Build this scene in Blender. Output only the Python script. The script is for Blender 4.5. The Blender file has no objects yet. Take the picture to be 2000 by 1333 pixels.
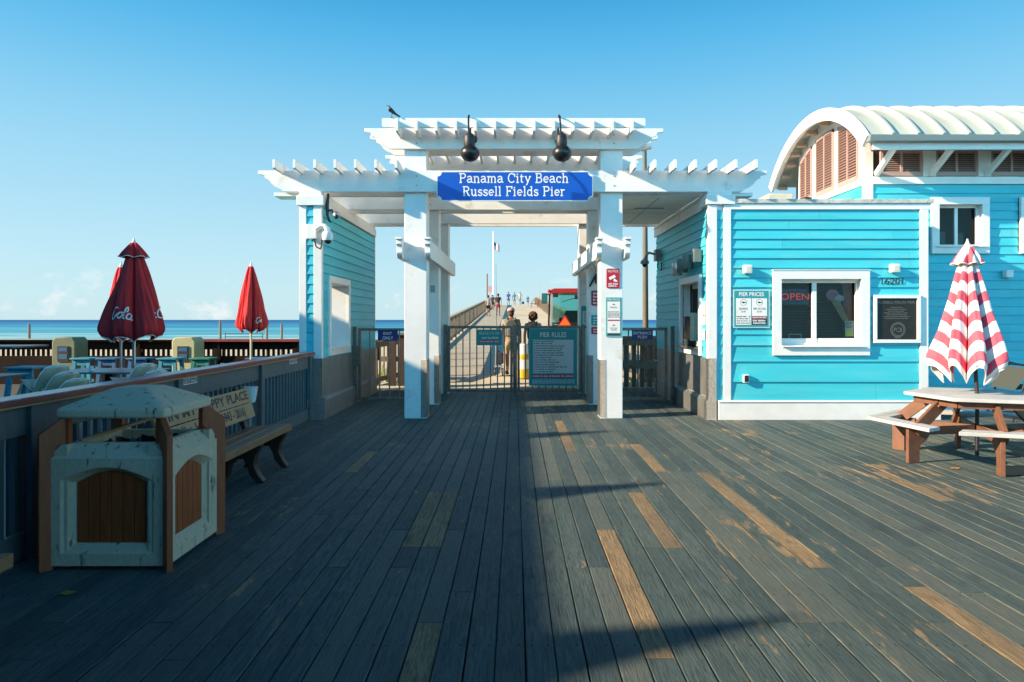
import bpy, bmesh, math, random
from mathutils import Vector, Matrix
R = math.radians
random.seed(7)
scene = bpy.context.scene
COL = scene.collection

# ------------------------------------------------------------------ camera
F = 1333.0; VX = 1005.5; HY = 625.0; H = 1.6
cam = bpy.data.cameras.new('Camera'); camo = bpy.data.objects.new('Camera', cam); COL.objects.link(camo)
cam.sensor_width = 36; cam.lens = 36 * F / 2000
camo.location = (0, 0, H); camo.rotation_euler = (R(90), 0, 0)
cam.shift_x = -(VX - 1000) / 2000; cam.shift_y = -(666.5 - HY) / 2000
cam.clip_start = .1; cam.clip_end = 60000
scene.camera = camo

# ------------------------------------------------------------------ light
SUN = Vector((-1.0, -0.30, 0.462)).normalized()          # towards the sun
sl = bpy.data.lights.new('Sun', 'SUN'); sl.energy = 5.0; sl.angle = R(.5); sl.color = (1, .80, .57)
slo = bpy.data.objects.new('Sun', sl); COL.objects.link(slo)
slo.rotation_euler = SUN.to_track_quat('Z', 'Y').to_euler()
w = bpy.data.worlds.new('World'); scene.world = w; w.use_nodes = True
wn = w.node_tree.nodes; wl = w.node_tree.links
for n in list(wn): wn.remove(n)
sky = wn.new('ShaderNodeTexSky'); sky.sky_type = 'NISHITA'; sky.sun_disc = False
sky.sun_elevation = math.asin(SUN.z); sky.sun_rotation = math.atan2(SUN.x, SUN.y)
sky.air_density = 1.0; sky.dust_density = .6; sky.ozone_density = 2.0; sky.altitude = 0
hs = wn.new('ShaderNodeHueSaturation'); hs.inputs['Hue'].default_value = .485; hs.inputs['Saturation'].default_value = 1.15
mul = wn.new('ShaderNodeMix'); mul.data_type = 'RGBA'; mul.blend_type = 'MULTIPLY'; mul.inputs[0].default_value = 1
mul.inputs[7].default_value = (.80, 1.0, 1.05, 1)
tc = wn.new('ShaderNodeTexCoord'); sep = wn.new('ShaderNodeSeparateXYZ')
wl.new(tc.outputs['Generated'], sep.inputs[0])
mp = wn.new('ShaderNodeMapping'); mp.inputs['Scale'].default_value = (1, 1, 1.6); wl.new(tc.outputs['Generated'], mp.inputs[0])
nz = wn.new('ShaderNodeTexNoise'); nz.inputs['Scale'].default_value = 14; nz.inputs['Detail'].default_value = 8; nz.inputs['Roughness'].default_value = .62
wl.new(mp.outputs[0], nz.inputs[0])
rp = wn.new('ShaderNodeMapRange'); rp.inputs[1].default_value = .57; rp.inputs[2].default_value = .72; wl.new(nz.outputs[0], rp.inputs[0])
bz = wn.new('ShaderNodeValToRGB'); e = bz.color_ramp.elements
e[0].position = 0.0; e[0].color = (1, 1, 1, 1); e[1].position = .085; e[1].color = (0, 0, 0, 1)
el = e.new(.035); el.color = (1, 1, 1, 1)
wl.new(sep.outputs[2], bz.inputs[0])
mm = wn.new('ShaderNodeMath'); mm.operation = 'MULTIPLY'; wl.new(rp.outputs[0], mm.inputs[0]); wl.new(bz.outputs[0], mm.inputs[1])
m2 = wn.new('ShaderNodeMath'); m2.operation = 'MULTIPLY'; m2.inputs[1].default_value = .75; wl.new(mm.outputs[0], m2.inputs[0])
cl = wn.new('ShaderNodeMix'); cl.data_type = 'RGBA'; cl.inputs[7].default_value = (4.6, 4.5, 4.5, 1)
wl.new(sky.outputs[0], hs.inputs['Color']); wl.new(hs.outputs[0], mul.inputs[6])
sr = wn.new('ShaderNodeValToRGB'); e = sr.color_ramp.elements; sr.color_ramp.interpolation = 'B_SPLINE'
e[0].position = 0; e[0].color = (.62,.85,.93,1); e[1].position = 1; e[1].color = (.002,.022,.07,1)
for p, c in ((.08,(.55,.82,.94,1)),(.16,(.44,.76,.94,1)),(.25,(.32,.69,.93,1)),(.34,(.14,.56,.90,1)),(.43,(.04,.42,.84,1)),(.54,(.006,.10,.26,1)),(.66,(.003,.035,.10,1))):
    q = e.new(p); q.color = c
wl.new(sep.outputs[2], sr.inputs[0])
gain = wn.new('ShaderNodeVectorMath'); gain.operation = 'SCALE'; gain.inputs[3].default_value = 4.35; wl.new(sr.outputs[0], gain.inputs[0])
bl = wn.new('ShaderNodeMix'); bl.data_type = 'RGBA'; bl.inputs[0].default_value = .9
wl.new(mul.outputs[2], bl.inputs[6]); wl.new(gain.outputs[0], bl.inputs[7])
wl.new(m2.outputs[0], cl.inputs[0]); 
yb = wn.new('ShaderNodeMapRange'); yb.interpolation_type = 'SMOOTHSTEP'; yb.inputs[1].default_value = .05; yb.inputs[2].default_value = -.6; wl.new(sep.outputs[1], yb.inputs[0])
bk = wn.new('ShaderNodeMix'); bk.data_type = 'RGBA'; bk.blend_type = 'MULTIPLY'; bk.inputs[7].default_value = (2.1, 3.1, 3.2, 1)
wl.new(yb.outputs[0], bk.inputs[0]); wl.new(bl.outputs[2], bk.inputs[6]); wl.new(bk.outputs[2], cl.inputs[6])
bg = wn.new('ShaderNodeBackground'); bg.inputs[1].default_value = .10
wo = wn.new('ShaderNodeOutputWorld'); wl.new(cl.outputs[2], bg.inputs[0]); wl.new(bg.outputs[0], wo.inputs[0])
scene.view_settings.view_transform = 'Standard'; scene.view_settings.look = 'None'
scene.view_settings.gamma = 1; scene.view_settings.use_curve_mapping = False
scene.view_settings.exposure = 1.15

# ------------------------------------------------------------------ helpers
def PX(px, Y): return (px - VX) / F * Y
def PZ(py, Y): return H - (py - HY) / F * Y

class MB:
    def __init__(s): s.v = []; s.f = []; s.m = []; s.uv = None
    def raw(s, vs, fs, m=0):
        b = len(s.v); s.v += [tuple(p) for p in vs]
        for f in fs: s.f.append([i + b for i in f]); s.m.append(m)
        return s
    def box(s, x0, x1, y0, y1, z0, z1, m=0):
        return s.raw([(x0,y0,z0),(x1,y0,z0),(x1,y1,z0),(x0,y1,z0),(x0,y0,z1),(x1,y0,z1),(x1,y1,z1),(x0,y1,z1)],
                     [(0,3,2,1),(4,5,6,7),(0,1,5,4),(1,2,6,5),(2,3,7,6),(3,0,4,7)], m)
    def prism(s, pts, plane, a0, a1, m=0):
        f = {'xz': lambda p, a: (p[0], a, p[1]), 'yz': lambda p, a: (a, p[0], p[1]), 'xy': lambda p, a: (p[0], p[1], a)}[plane]
        n = len(pts); vs = [f(p, a0) for p in pts] + [f(p, a1) for p in pts]
        fs = [tuple(range(n)), tuple(range(2*n-1, n-1, -1))] + [(i, i+n, (i+1) % n + n, (i+1) % n) for i in range(n)]
        return s.raw(vs, fs, m)
    def beam(s, p, q, w, h, up=(0,0,1), m=0):
        p = Vector(p); q = Vector(q); d = (q-p).normalized(); up = Vector(up)
        sd = d.cross(up).normalized(); u = sd.cross(d).normalized()
        a = sd * w/2; b = u * h/2
        vs = [p-a-b, p+a-b, p+a+b, p-a+b, q-a-b, q+a-b, q+a+b, q-a+b]
        return s.raw(vs, [(0,1,2,3),(7,6,5,4),(0,4,5,1),(1,5,6,2),(2,6,7,3),(3,7,4,0)], m)
    def tube(s, pts, r, n=8, m=0):
        pts = [Vector(p) for p in pts]; k = len(pts)
        rs = r if isinstance(r, (list, tuple)) else [r]*k
        vs = []; prev = None
        for i, p in enumerate(pts):
            d = (pts[min(i+1, k-1)] - pts[max(i-1, 0)]).normalized()
            if prev is None: prev = Vector((0,0,1)) if abs(d.z) < .9 else Vector((1,0,0))
            a = d.cross(prev).normalized(); b = a.cross(d).normalized(); prev = b
            for j in range(n):
                t = 2*math.pi*j/n; vs.append(p + (a*math.cos(t) + b*math.sin(t))*rs[i])
        fs = [(i*n+j, i*n+(j+1) % n, (i+1)*n+(j+1) % n, (i+1)*n+j) for i in range(k-1) for j in range(n)]
        fs += [tuple(range(n)), tuple(range((k-1)*n, k*n))]
        return s.raw(vs, fs, m)
    def lathe(s, prof, c=(0,0,0), n=16, m=0, axis='z', sx=1, sy=1):
        vs = []; k = len(prof)
        for r, z in prof:
            r = max(r, 1e-4)
            for j in range(n):
                t = 2*math.pi*j/n; a, b = r*math.cos(t)*sx, r*math.sin(t)*sy
                p = {'z': (a, b, z), 'y': (a, z, b), 'x': (z, a, b)}[axis]
                vs.append((p[0]+c[0], p[1]+c[1], p[2]+c[2]))
        fs = [(i*n+j, i*n+(j+1) % n, (i+1)*n+(j+1) % n, (i+1)*n+j) for i in range(k-1) for j in range(n)]
        fs += [tuple(range(n)), tuple(range((k-1)*n, k*n))]
        return s.raw(vs, fs, m)
    def ball(s, c, rx, ry=None, rz=None, n=12, k=8, m=0):
        ry = ry or rx; rz = rz or rx
        pr = [(math.sin(math.pi*i/k), -math.cos(math.pi*i/k)) for i in range(k+1)]
        vs = []
        for r, z in pr:
            for j in range(n):
                t = 2*math.pi*j/n; vs.append((c[0]+rx*max(r,1e-4)*math.cos(t), c[1]+ry*max(r,1e-4)*math.sin(t), c[2]+rz*z))
        return s.raw(vs, [(i*n+j, i*n+(j+1) % n, (i+1)*n+(j+1) % n, (i+1)*n+j) for i in range(k) for j in range(n)], m)

def setprops(o, label=None, cat=None, group=None, kind=None):
    if label: o['label'] = label
    if cat: o['category'] = cat
    if group: o['group'] = group
    if kind: o['kind'] = kind
    return o
def rootloc(p):
    while p.parent: p = p.parent
    return p.get('_l', None) or tuple(p.location)
def make(mb, name, mats, parent=None, loc=None, bevel=0, label=None, smooth=35, recalc=True, local=False):
    """links one mesh object; mesh coordinates are given in world space unless local"""
    if not isinstance(mats, (list, tuple)): mats = [mats]
    me = bpy.data.meshes.new(name)
    if local: off = (0, 0, 0)
    elif parent is not None: off = rootloc(parent)
    else:
        if loc is None:
            xs = [p[0] for p in mb.v]; ys = [p[1] for p in mb.v]; zs = [p[2] for p in mb.v]
            loc = ((min(xs)+max(xs))/2, (min(ys)+max(ys))/2, min(zs))
        off = loc
    me.from_pydata([(p[0]-off[0], p[1]-off[1], p[2]-off[2]) for p in mb.v], [], mb.f)
    for mt in mats: me.materials.append(mt)
    me.polygons.foreach_set('material_index', mb.m)
    if mb.uv:
        ul = me.uv_layers.new(name='UVMap')
        for l in me.loops: ul.data[l.index].uv = mb.uv[l.vertex_index]
    if recalc:
        bm = bmesh.new(); bm.from_mesh(me); bmesh.ops.recalc_face_normals(bm, faces=bm.faces); bm.to_mesh(me); bm.free()
    me.update()
    if smooth:
        me.polygons.foreach_set('use_smooth', [True]*len(me.polygons)); me.set_sharp_from_angle(angle=R(smooth))
    o = bpy.data.objects.new(name, me); COL.objects.link(o)
    if parent is not None: o.parent = parent
    elif loc is not None: o.location = loc
    if bevel:
        b = o.modifiers.new('bevel', 'BEVEL'); b.width = bevel; b.segments = 2; b.limit_method = 'ANGLE'; b.angle_limit = R(40)
        b.harden_normals = False
    if label: o['label'] = label
    return o
def thing(name, label, cat, loc=(0,0,0), group=None, rz=0):
    o = bpy.data.objects.new(name, None); COL.objects.link(o); o.location = loc; o.rotation_euler = (0,0,rz)
    o.empty_display_size = .2
    return setprops(o, label, cat, group)
def single(mb, name, mats, label, cat, group=None, **k):
    return setprops(make(mb, name, mats, **k), label, cat, group)
def struct(mb, name, mats, kind='structure', **k):
    return setprops(make(mb, name, mats, **k), kind=kind)
def kids(o): return [c for c in bpy.data.objects if c.parent is o]
KIDS = {}
def copy_tree(o, loc=None, rz=None, label=None, parent=None):
    c = o.copy(); COL.objects.link(c)
    if parent is not None: c.parent = parent
    if loc is not None: c.location = loc
    if rz is not None: c.rotation_euler = (0, 0, rz)
    if label: c['label'] = label
    for ch in kids(o): copy_tree(ch, parent=c)
    return c

# ------------------------------------------------------------------ materials
def pmat(name, c1, c2=None, scale=6, rough=.6, bump=0, bscale=60, stretch=(1,1,1), metal=0, spec=.5, c3=None, s3=2.0, t3=(.6,.75), detail=6, island=0, coat=0):
    m = bpy.data.materials.new(name); m.use_nodes = True; nt = m.node_tree; N = nt.nodes; L = nt.links
    b = N['Principled BSDF']; b.inputs['Roughness'].default_value = rough; b.inputs['Metallic'].default_value = metal
    b.inputs['Specular IOR Level'].default_value = spec; b.inputs['Base Color'].default_value = (*c1, 1)
    b.inputs['Coat Weight'].default_value = coat
    tc = N.new('ShaderNodeTexCoord'); mp = N.new('ShaderNodeMapping'); mp.inputs['Scale'].default_value = stretch
    L.new(tc.outputs['Object'], mp.inputs[0]); col = None
    if c2:
        nz = N.new('ShaderNodeTexNoise'); nz.inputs['Scale'].default_value = scale; nz.inputs['Detail'].default_value = detail
        L.new(mp.outputs[0], nz.inputs[0]); rr = N.new('ShaderNodeMapRange'); rr.inputs[1].default_value = .35; rr.inputs[2].default_value = .68
        L.new(nz.outputs[0], rr.inputs[0]); mx = N.new('ShaderNodeMix'); mx.data_type = 'RGBA'
        mx.inputs[6].default_value = (*c1, 1); mx.inputs[7].default_value = (*c2, 1); L.new(rr.outputs[0], mx.inputs[0]); col = mx.outputs[2]
    if c3:
        nz = N.new('ShaderNodeTexNoise'); nz.inputs['Scale'].default_value = s3; nz.inputs['Detail'].default_value = 9; nz.inputs['Roughness'].default_value = .65
        L.new(mp.outputs[0], nz.inputs[0]); rr = N.new('ShaderNodeMapRange'); rr.inputs[1].default_value = t3[0]; rr.inputs[2].default_value = t3[1]
        L.new(nz.outputs[0], rr.inputs[0]); mx = N.new('ShaderNodeMix'); mx.data_type = 'RGBA'
        if col: L.new(col, mx.inputs[6])
        else: mx.inputs[6].default_value = (*c1, 1)
        mx.inputs[7].default_value = (*c3, 1); L.new(rr.outputs[0], mx.inputs[0]); col = mx.outputs[2]
    if island:
        g = N.new('ShaderNodeNewGeometry'); mr = N.new('ShaderNodeMapRange'); mr.inputs[3].default_value = 1-island; mr.inputs[4].default_value = 1+island
        L.new(g.outputs['Random Per Island'], mr.inputs[0]); mx = N.new('ShaderNodeMix'); mx.data_type = 'RGBA'; mx.blend_type = 'MULTIPLY'; mx.inputs[0].default_value = 1
        if col: L.new(col, mx.inputs[6])
        else: mx.inputs[6].default_value = (*c1, 1)
        L.new(mr.outputs[0], mx.inputs[7]); col = mx.outputs[2]
    if col: L.new(col, b.inputs['Base Color'])
    if bump:
        nz = N.new('ShaderNodeTexNoise'); nz.inputs['Scale'].default_value = bscale; nz.inputs['Detail'].default_value = 5
        L.new(mp.outputs[0], nz.inputs[0]); bp = N.new('ShaderNodeBump'); bp.inputs['Strength'].default_value = bump; bp.inputs['Distance'].default_value = .01
        L.new(nz.outputs[0], bp.inputs['Height']); L.new(bp.outputs[0], b.inputs['Normal'])
    return m
def emat(name, c, s):
    m = bpy.data.materials.new(name); m.use_nodes = True; b = m.node_tree.nodes['Principled BSDF']
    b.inputs['Base Color'].default_value = (*c, 1); b.inputs['Emission Color'].default_value = (*c, 1); b.inputs['Emission Strength'].default_value = s
    return m
M = {}
M['white'] = pmat('white_paint', (.80,.80,.77), (.73,.73,.70), 3, .5, .12, 40, (1,1,1), c3=(.46,.44,.37), s3=3.4, t3=(.58,.80))
M['whiteclean'] = pmat('white_trim', (.82,.81,.77), (.76,.75,.71), 5, .45, .08, 60)
M['greycap'] = pmat('weathered_cap', (.62,.60,.54), (.42,.41,.37), 9, .7, .3, 40, c3=(.24,.23,.2), s3=12, t3=(.55,.7))
M['teal'] = pmat('teal_siding', (.048,.52,.60), (.038,.45,.54), 2.2, .5, .10, 90, (.3,.3,2.5), island=.07, c3=(.12,.50,.53), s3=3.5, t3=(.5,.75))
M['salmon'] = pmat('salmon_shutter', (.44,.30,.265), (.40,.27,.235), 4, .55)
M['rail'] = pmat('slate_paint', (.10,.12,.125), (.075,.092,.10), 5, .5, .2, 60, (3,3,1))
M['redcap'] = pmat('worn_red_rail', (.26,.045,.035), (.17,.03,.028), 6, .45, .2, 50, c3=(.30,.25,.2), s3=14, t3=(.68,.75))
M['railtop'] = pmat('faded_rail_top', (.34,.28,.33), (.28,.13,.15), 7, .3, .15, 50, c3=(.42,.42,.46), s3=9, t3=(.5,.65))
M['steel'] = pmat('galvanised_steel', (.24,.23,.20), (.16,.155,.14), 12, .42, .05, 80, metal=.75, c3=(.13,.09,.06), s3=10, t3=(.64,.8))
M['plate'] = None
M['blue'] = pmat('royal_blue_sign', (.002,.085,.50), (.002,.075,.46), 3, .35)
M['navy'] = pmat('navy_sign', (.012,.03,.16), rough=.35)
M['red'] = pmat('red_sign', (.45,.015,.035), rough=.4)
M['signteal'] = pmat('sign_teal', (.02,.29,.31), (.018,.27,.29), 4, .4)
M['lettering'] = pmat('white_letters', (.82,.82,.80), rough=.45)
M['paper'] = pmat('sign_pale', (.60,.64,.63), rough=.5)
M['ink'] = pmat('dark_ink', (.03,.035,.04), rough=.6)
M['black'] = pmat('black_metal', (.012,.013,.013), rough=.35)
M['blackmatt'] = pmat('black_plastic', (.012,.012,.013), (.02,.02,.02), 20, .5, .2, 60)
M['concrete'] = pmat('pale_aggregate', (.66,.52,.37), (.50,.41,.29), 60, .75, .25, 150, c3=(.06,.05,.04), s3=9, t3=(.585,.67), stretch=(2.4,2.4,.45))
M['brownply'] = pmat('brown_board', (.36,.075,.018), (.27,.052,.012), 10, .5, .1, 60, (4,4,.6))
M['darkbrown'] = pmat('dark_brown_cast', (.04,.018,.012), (.028,.014,.01), 8, .5, .15)
M['tan'] = pmat('tan_board', (.42,.24,.115), (.36,.20,.09), 9, .5, .12, 60, (3,.4,3))
M['seatwood'] = pmat('worn_brown_seat', (.24,.11,.05), (.15,.065,.03), 8, .38, .15, 60, (6,.5,6))
M['picnicwhite'] = pmat('pale_recycled_board', (.50,.52,.52), (.41,.43,.43), 6, .6, .15, 50, (1,1,1), c3=(.34,.33,.29), s3=7, t3=(.62,.8))
M['picnicbrown'] = pmat('brown_recycled_board', (.19,.085,.046), (.145,.062,.034), 14, .6, .25, 70, island=.08)
M['bluegrey'] = pmat('slate_blue_siding', (.05,.075,.09), (.04,.065,.08), 3, .6)
M['fencedark'] = pmat('dark_fence_stain', (.012,.010,.010), (.024,.013,.008), 2, .8, .2, 40, spec=.08)
M['seatedge'] = pmat('worn_seat_edge', (.30,.15,.07), (.22,.11,.05), 9, .5)
M['fencebrown'] = pmat('brown_fence_stain', (.045,.028,.018), (.07,.042,.025), 8, .7, .2, 40, (4,4,.6))
M['silver'] = pmat('aluminium', (.5,.5,.5), rough=.35, metal=.9)
M['grey'] = pmat('grey_plastic', (.35,.36,.36), rough=.5)
M['cream'] = pmat('cream_paint', (.48,.44,.24), (.42,.40,.22), 6, .6)
M['turq'] = pmat('turquoise_paint', (.03,.27,.36), (.03,.22,.32), 9, .5, .1, 60, (3,3,1))
M['bluewood'] = pmat('blue_paint', (.02,.12,.26), (.02,.10,.2), 9, .5)
M['greenwood'] = pmat('green_paint', (.025,.2,.15), (.02,.16,.12), 9, .5)
M['coke'] = pmat('red_canvas', (.50,.012,.018), (.42,.010,.016), 5, .8, .3, 30, c3=(.36,.02,.02), s3=6, t3=(.6,.8))
M['cokebright'] = pmat('bright_red_canvas', (.62,.015,.02), (.55,.012,.018), 5, .8, .3, 30)
M['canvaswhite'] = pmat('white_canvas', (.72,.72,.70), rough=.8)
M['plasticwhite'] = pmat('off_white_plastic', (.66,.54,.40), (.60,.49,.36), 8, .45)
M['weathered'] = pmat('weathered_timber', (.22,.165,.11), (.14,.105,.075), 8, .75, .4, 60, (8,8,.8), island=.15)
M['pierdeck'] = pmat('pale_concrete_deck', (.56,.50,.38), (.48,.43,.33), .8, .8, .2, 8, c3=(.22,.2,.17), s3=1.4, t3=(.6,.8))
M['dark'] = pmat('dark_interior', (.008,.01,.012), rough=.8)
M['skin'] = pmat('skin', (.42,.22,.14), rough=.55)
M['skin2'] = pmat('tanned_skin', (.26,.12,.07), rough=.55)

def wave_bump(m, scale, axis, strength=.5, dist=.01, profile='SIN'):
    nt = m.node_tree; N = nt.nodes; L = nt.links; b = N['Principled BSDF']
    tc = N.new('ShaderNodeTexCoord'); wv = N.new('ShaderNodeTexWave'); wv.bands_direction = axis; wv.wave_profile = profile
    wv.inputs['Scale'].default_value = scale; L.new(tc.outputs['Object'], wv.inputs[0])
    bp = N.new('ShaderNodeBump'); bp.inputs['Strength'].default_value = strength; bp.inputs['Distance'].default_value = dist
    L.new(wv.outputs[1], bp.inputs['Height'])
    if b.inputs['Normal'].is_linked: L.new(b.inputs['Normal'].links[0].from_socket, bp.inputs['Normal'])
    L.new(bp.outputs[0], b.inputs['Normal']); return wv
M['plate'] = pmat('diamond_plate', (.34,.33,.31), (.26,.25,.23), 20, .34, 0, metal=.85)
def diamond(m):
    nt = m.node_tree; N = nt.nodes; L = nt.links; b = N['Principled BSDF']
    tc = N.new('ShaderNodeTexCoord'); hs = []
    for rot in (45, -45):
        mp = N.new('ShaderNodeMapping'); mp.inputs['Rotation'].default_value = (R(rot), R(rot), 0); L.new(tc.outputs['Object'], mp.inputs[0])
        wv = N.new('ShaderNodeTexWave'); wv.bands_direction = 'Z'; wv.inputs['Scale'].default_value = 15; L.new(mp.outputs[0], wv.inputs[0]); hs.append(wv)
    mx = N.new('ShaderNodeMath'); mx.operation = 'MULTIPLY'; L.new(hs[0].outputs[1], mx.inputs[0]); L.new(hs[1].outputs[1], mx.inputs[1])
    bp = N.new('ShaderNodeBump'); bp.inputs['Strength'].default_value = .9; bp.inputs['Distance'].default_value = .01
    L.new(mx.outputs[0], bp.inputs['Height']); L.new(bp.outputs[0], b.inputs['Normal'])
diamond(M['plate'])
M['corrug'] = pmat('ribbed_metal', (.27,.27,.25), (.21,.21,.19), 4, .42, 0, metal=.55, stretch=(1,1,1)); wave_bump(M['corrug'], 13, 'Z', .7, .007)
def glassmat():
    m = bpy.data.materials.new('window_glass'); m.use_nodes = True; nt = m.node_tree; N = nt.nodes; L = nt.links
    N.remove(N['Principled BSDF']); out = N['Material Output']
    fr = N.new('ShaderNodeFresnel'); fr.inputs[0].default_value = 1.3
    t = N.new('ShaderNodeBsdfTransparent'); t.inputs[0].default_value = (.82,.9,.88,1); g = N.new('ShaderNodeBsdfGlossy'); g.inputs['Roughness'].default_value = .02
    mx = N.new('ShaderNodeMixShader'); L.new(fr.outputs[0], mx.inputs[0]); L.new(t.outputs[0], mx.inputs[1]); L.new(g.outputs[0], mx.inputs[2]); L.new(mx.outputs[0], out.inputs[0])
    return m
M['glass'] = glassmat()
def deckmat(name, bare):
    m = bpy.data.materials.new(name); m.use_nodes = True; nt = m.node_tree; N = nt.nodes; L = nt.links; b = N['Principled BSDF']
    tc = N.new('ShaderNodeTexCoord'); geo = N.new('ShaderNodeNewGeometry')
    # every board gets its own slice of the noise
    add = N.new('ShaderNodeVectorMath'); add.operation = 'MULTIPLY_ADD'; cmb = N.new('ShaderNodeCombineXYZ')
    L.new(geo.outputs['Random Per Island'], cmb.inputs[2]); L.new(geo.outputs['Random Per Island'], cmb.inputs[1])
    add.inputs[1].default_value = (0, 30, 30); L.new(cmb.outputs[0], add.inputs[0]); L.new(tc.outputs['Object'], add.inputs[2])
    def noise(src, sc, stretch, det=6, rough=.6, dist=0):
        mp = N.new('ShaderNodeMapping'); mp.inputs['Scale'].default_value = stretch; L.new(src, mp.inputs[0])
        nz = N.new('ShaderNodeTexNoise'); nz.inputs['Scale'].default_value = sc; nz.inputs['Detail'].default_value = det
        nz.inputs['Roughness'].default_value = rough; nz.inputs['Distortion'].default_value = dist; L.new(mp.outputs[0], nz.inputs[0]); return nz.outputs[0]
    def mr(src, a, c, d=0, e=1):
        r = N.new('ShaderNodeMapRange'); r.inputs[1].default_value = a; r.inputs[2].default_value = c; r.inputs[3].default_value = d; r.inputs[4].default_value = e
        L.new(src, r.inputs[0]); return r.outputs[0]
    def mix(f, a, c, mode='MIX'):
        x = N.new('ShaderNodeMix'); x.data_type = 'RGBA'; x.blend_type = mode
        for i, s in ((0, f), (6, a), (7, c)):
            if isinstance(s, (int, float)): x.inputs[i].default_value = s
            elif isinstance(s, tuple): x.inputs[i].default_value = (*s, 1)
            else: L.new(s, x.inputs[i])
        return x.outputs[2]
    def mth(op, a, c):
        x = N.new('ShaderNodeMath'); x.operation = op
        for i, s in ((0, a), (1, c)):
            if isinstance(s, (int, float)): x.inputs[i].default_value = s
            else: L.new(s, x.inputs[i])
        return x.outputs[0]
    grain = noise(add.outputs[0], 9, (9, .5, 9), 8, .62, 1.2)
    fine = noise(add.outputs[0], 40, (8, .6, 8), 4)
    blotch = noise(tc.outputs['Object'], 1.1, (1, .6, 1), 6)
    rnd = geo.outputs['Random Per Island']
    if bare:
        c = mix(mr(grain, .36, .62), (.36,.265,.15), (.17,.125,.078))
        knots = mr(noise(add.outputs[0], 2.6, (2.2, 1, 2), 3), .63, .72)
        c = mix(mth('MULTIPLY', knots, .75), c, (.075,.055,.04))
        c = mix(mr(blotch, .42, .62, 0, .6), c, (.11,.10,.08))
        c = mix(mth('MULTIPLY', mr(fine, .5, .65), .4), c, (.08,.06,.04))
    else:
        c = mix(mr(blotch, .38, .62), (.074,.110,.110), (.110,.148,.140))
        c = mix(mr(grain, .40, .64, 0, .85), c, (.038,.060,.066))
        c = mix(mr(rnd, 0, .5, .5, .0), c, (.040,.062,.070))
        c = mix(mr(rnd, .5, 1, .0, .6), c, (.135,.145,.125))
        # bare patches where the paint has worn off, more of them on the open, trodden side
        sx = N.new('ShaderNodeSeparateXYZ'); L.new(tc.outputs['Object'], sx.inputs[0])
        side = mr(sx.outputs[0], -2.5, 2.2, 0, .075)
        wear = noise(add.outputs[0], 1.7, (5.5, 1.0, 3), 8, .66, .5)
        zone = noise(tc.outputs['Object'], .8, (1, .8, 1), 3)
        wv = mth('ADD', mth('ADD', wear, side), mth('MULTIPLY', mth('SUBTRACT', zone, .5), .85))
        wv = mth('ADD', wv, mth('MULTIPLY', mth('SUBTRACT', grain, .5), .42))
        woodc = mix(mr(grain, .35, .65), (.36,.26,.15), (.20,.15,.09))
        c = mix(mr(wv, .72, .742), c, woodc)
        spots = mr(noise(tc.outputs['Object'], 9, (1, .8, 1), 3), .73, .76)
        c = mix(mth('MULTIPLY', spots, .35), c, (.20,.21,.18))
        dirt = mr(noise(tc.outputs['Object'], 2.3, (1, .8, 1), 5), .58, .75, 0, .55)
        c = mix(dirt, c, (.035,.045,.05))
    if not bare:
        # sunlit board edges painted into the colour as broken lines of bare wood
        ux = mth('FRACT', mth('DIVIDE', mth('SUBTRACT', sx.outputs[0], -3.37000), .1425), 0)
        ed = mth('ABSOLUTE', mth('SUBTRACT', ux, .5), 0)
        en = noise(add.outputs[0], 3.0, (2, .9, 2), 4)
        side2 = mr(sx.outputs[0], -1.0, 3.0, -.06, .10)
        edge_lit = mth('ADD', mth('MULTIPLY', mth('SUBTRACT', ed, .47), 4.0), mth('ADD', mth('SUBTRACT', en, .56), side2))
        c = mix(mth('MULTIPLY', mr(edge_lit, .0, .08), .42), c, mix(mr(grain, .3, .7), (.22,.20,.155), (.14,.13,.105)))
        ym = mth('ABSOLUTE', mth('SUBTRACT', mth('FRACT', mth('DIVIDE', sx.outputs[1], .61), 0), .5), 0)
        nl = mth('MULTIPLY', mth('LESS_THAN', mth('ABSOLUTE', mth('SUBTRACT', ed, .29), 0), .035), mth('LESS_THAN', ym, .010))
        c = mix(nl, c, (.012,.014,.016))
    L.new(c, b.inputs['Base Color'])
    L.new(mr(grain, .3, .7, .52, .70), b.inputs['Roughness']); b.inputs['Specular IOR Level'].default_value = .14
    bp = N.new('ShaderNodeBump'); bp.inputs['Strength'].default_value = .8; bp.inputs['Distance'].default_value = .008
    L.new(mth('ADD', grain, mth('MULTIPLY', fine, .4)), bp.inputs['Height']); L.new(bp.outputs[0], b.inputs['Normal'])
    return m
M['deck'] = deckmat('slate_painted_boards', False); M['bare'] = deckmat('bare_replacement_boards', True)

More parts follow.
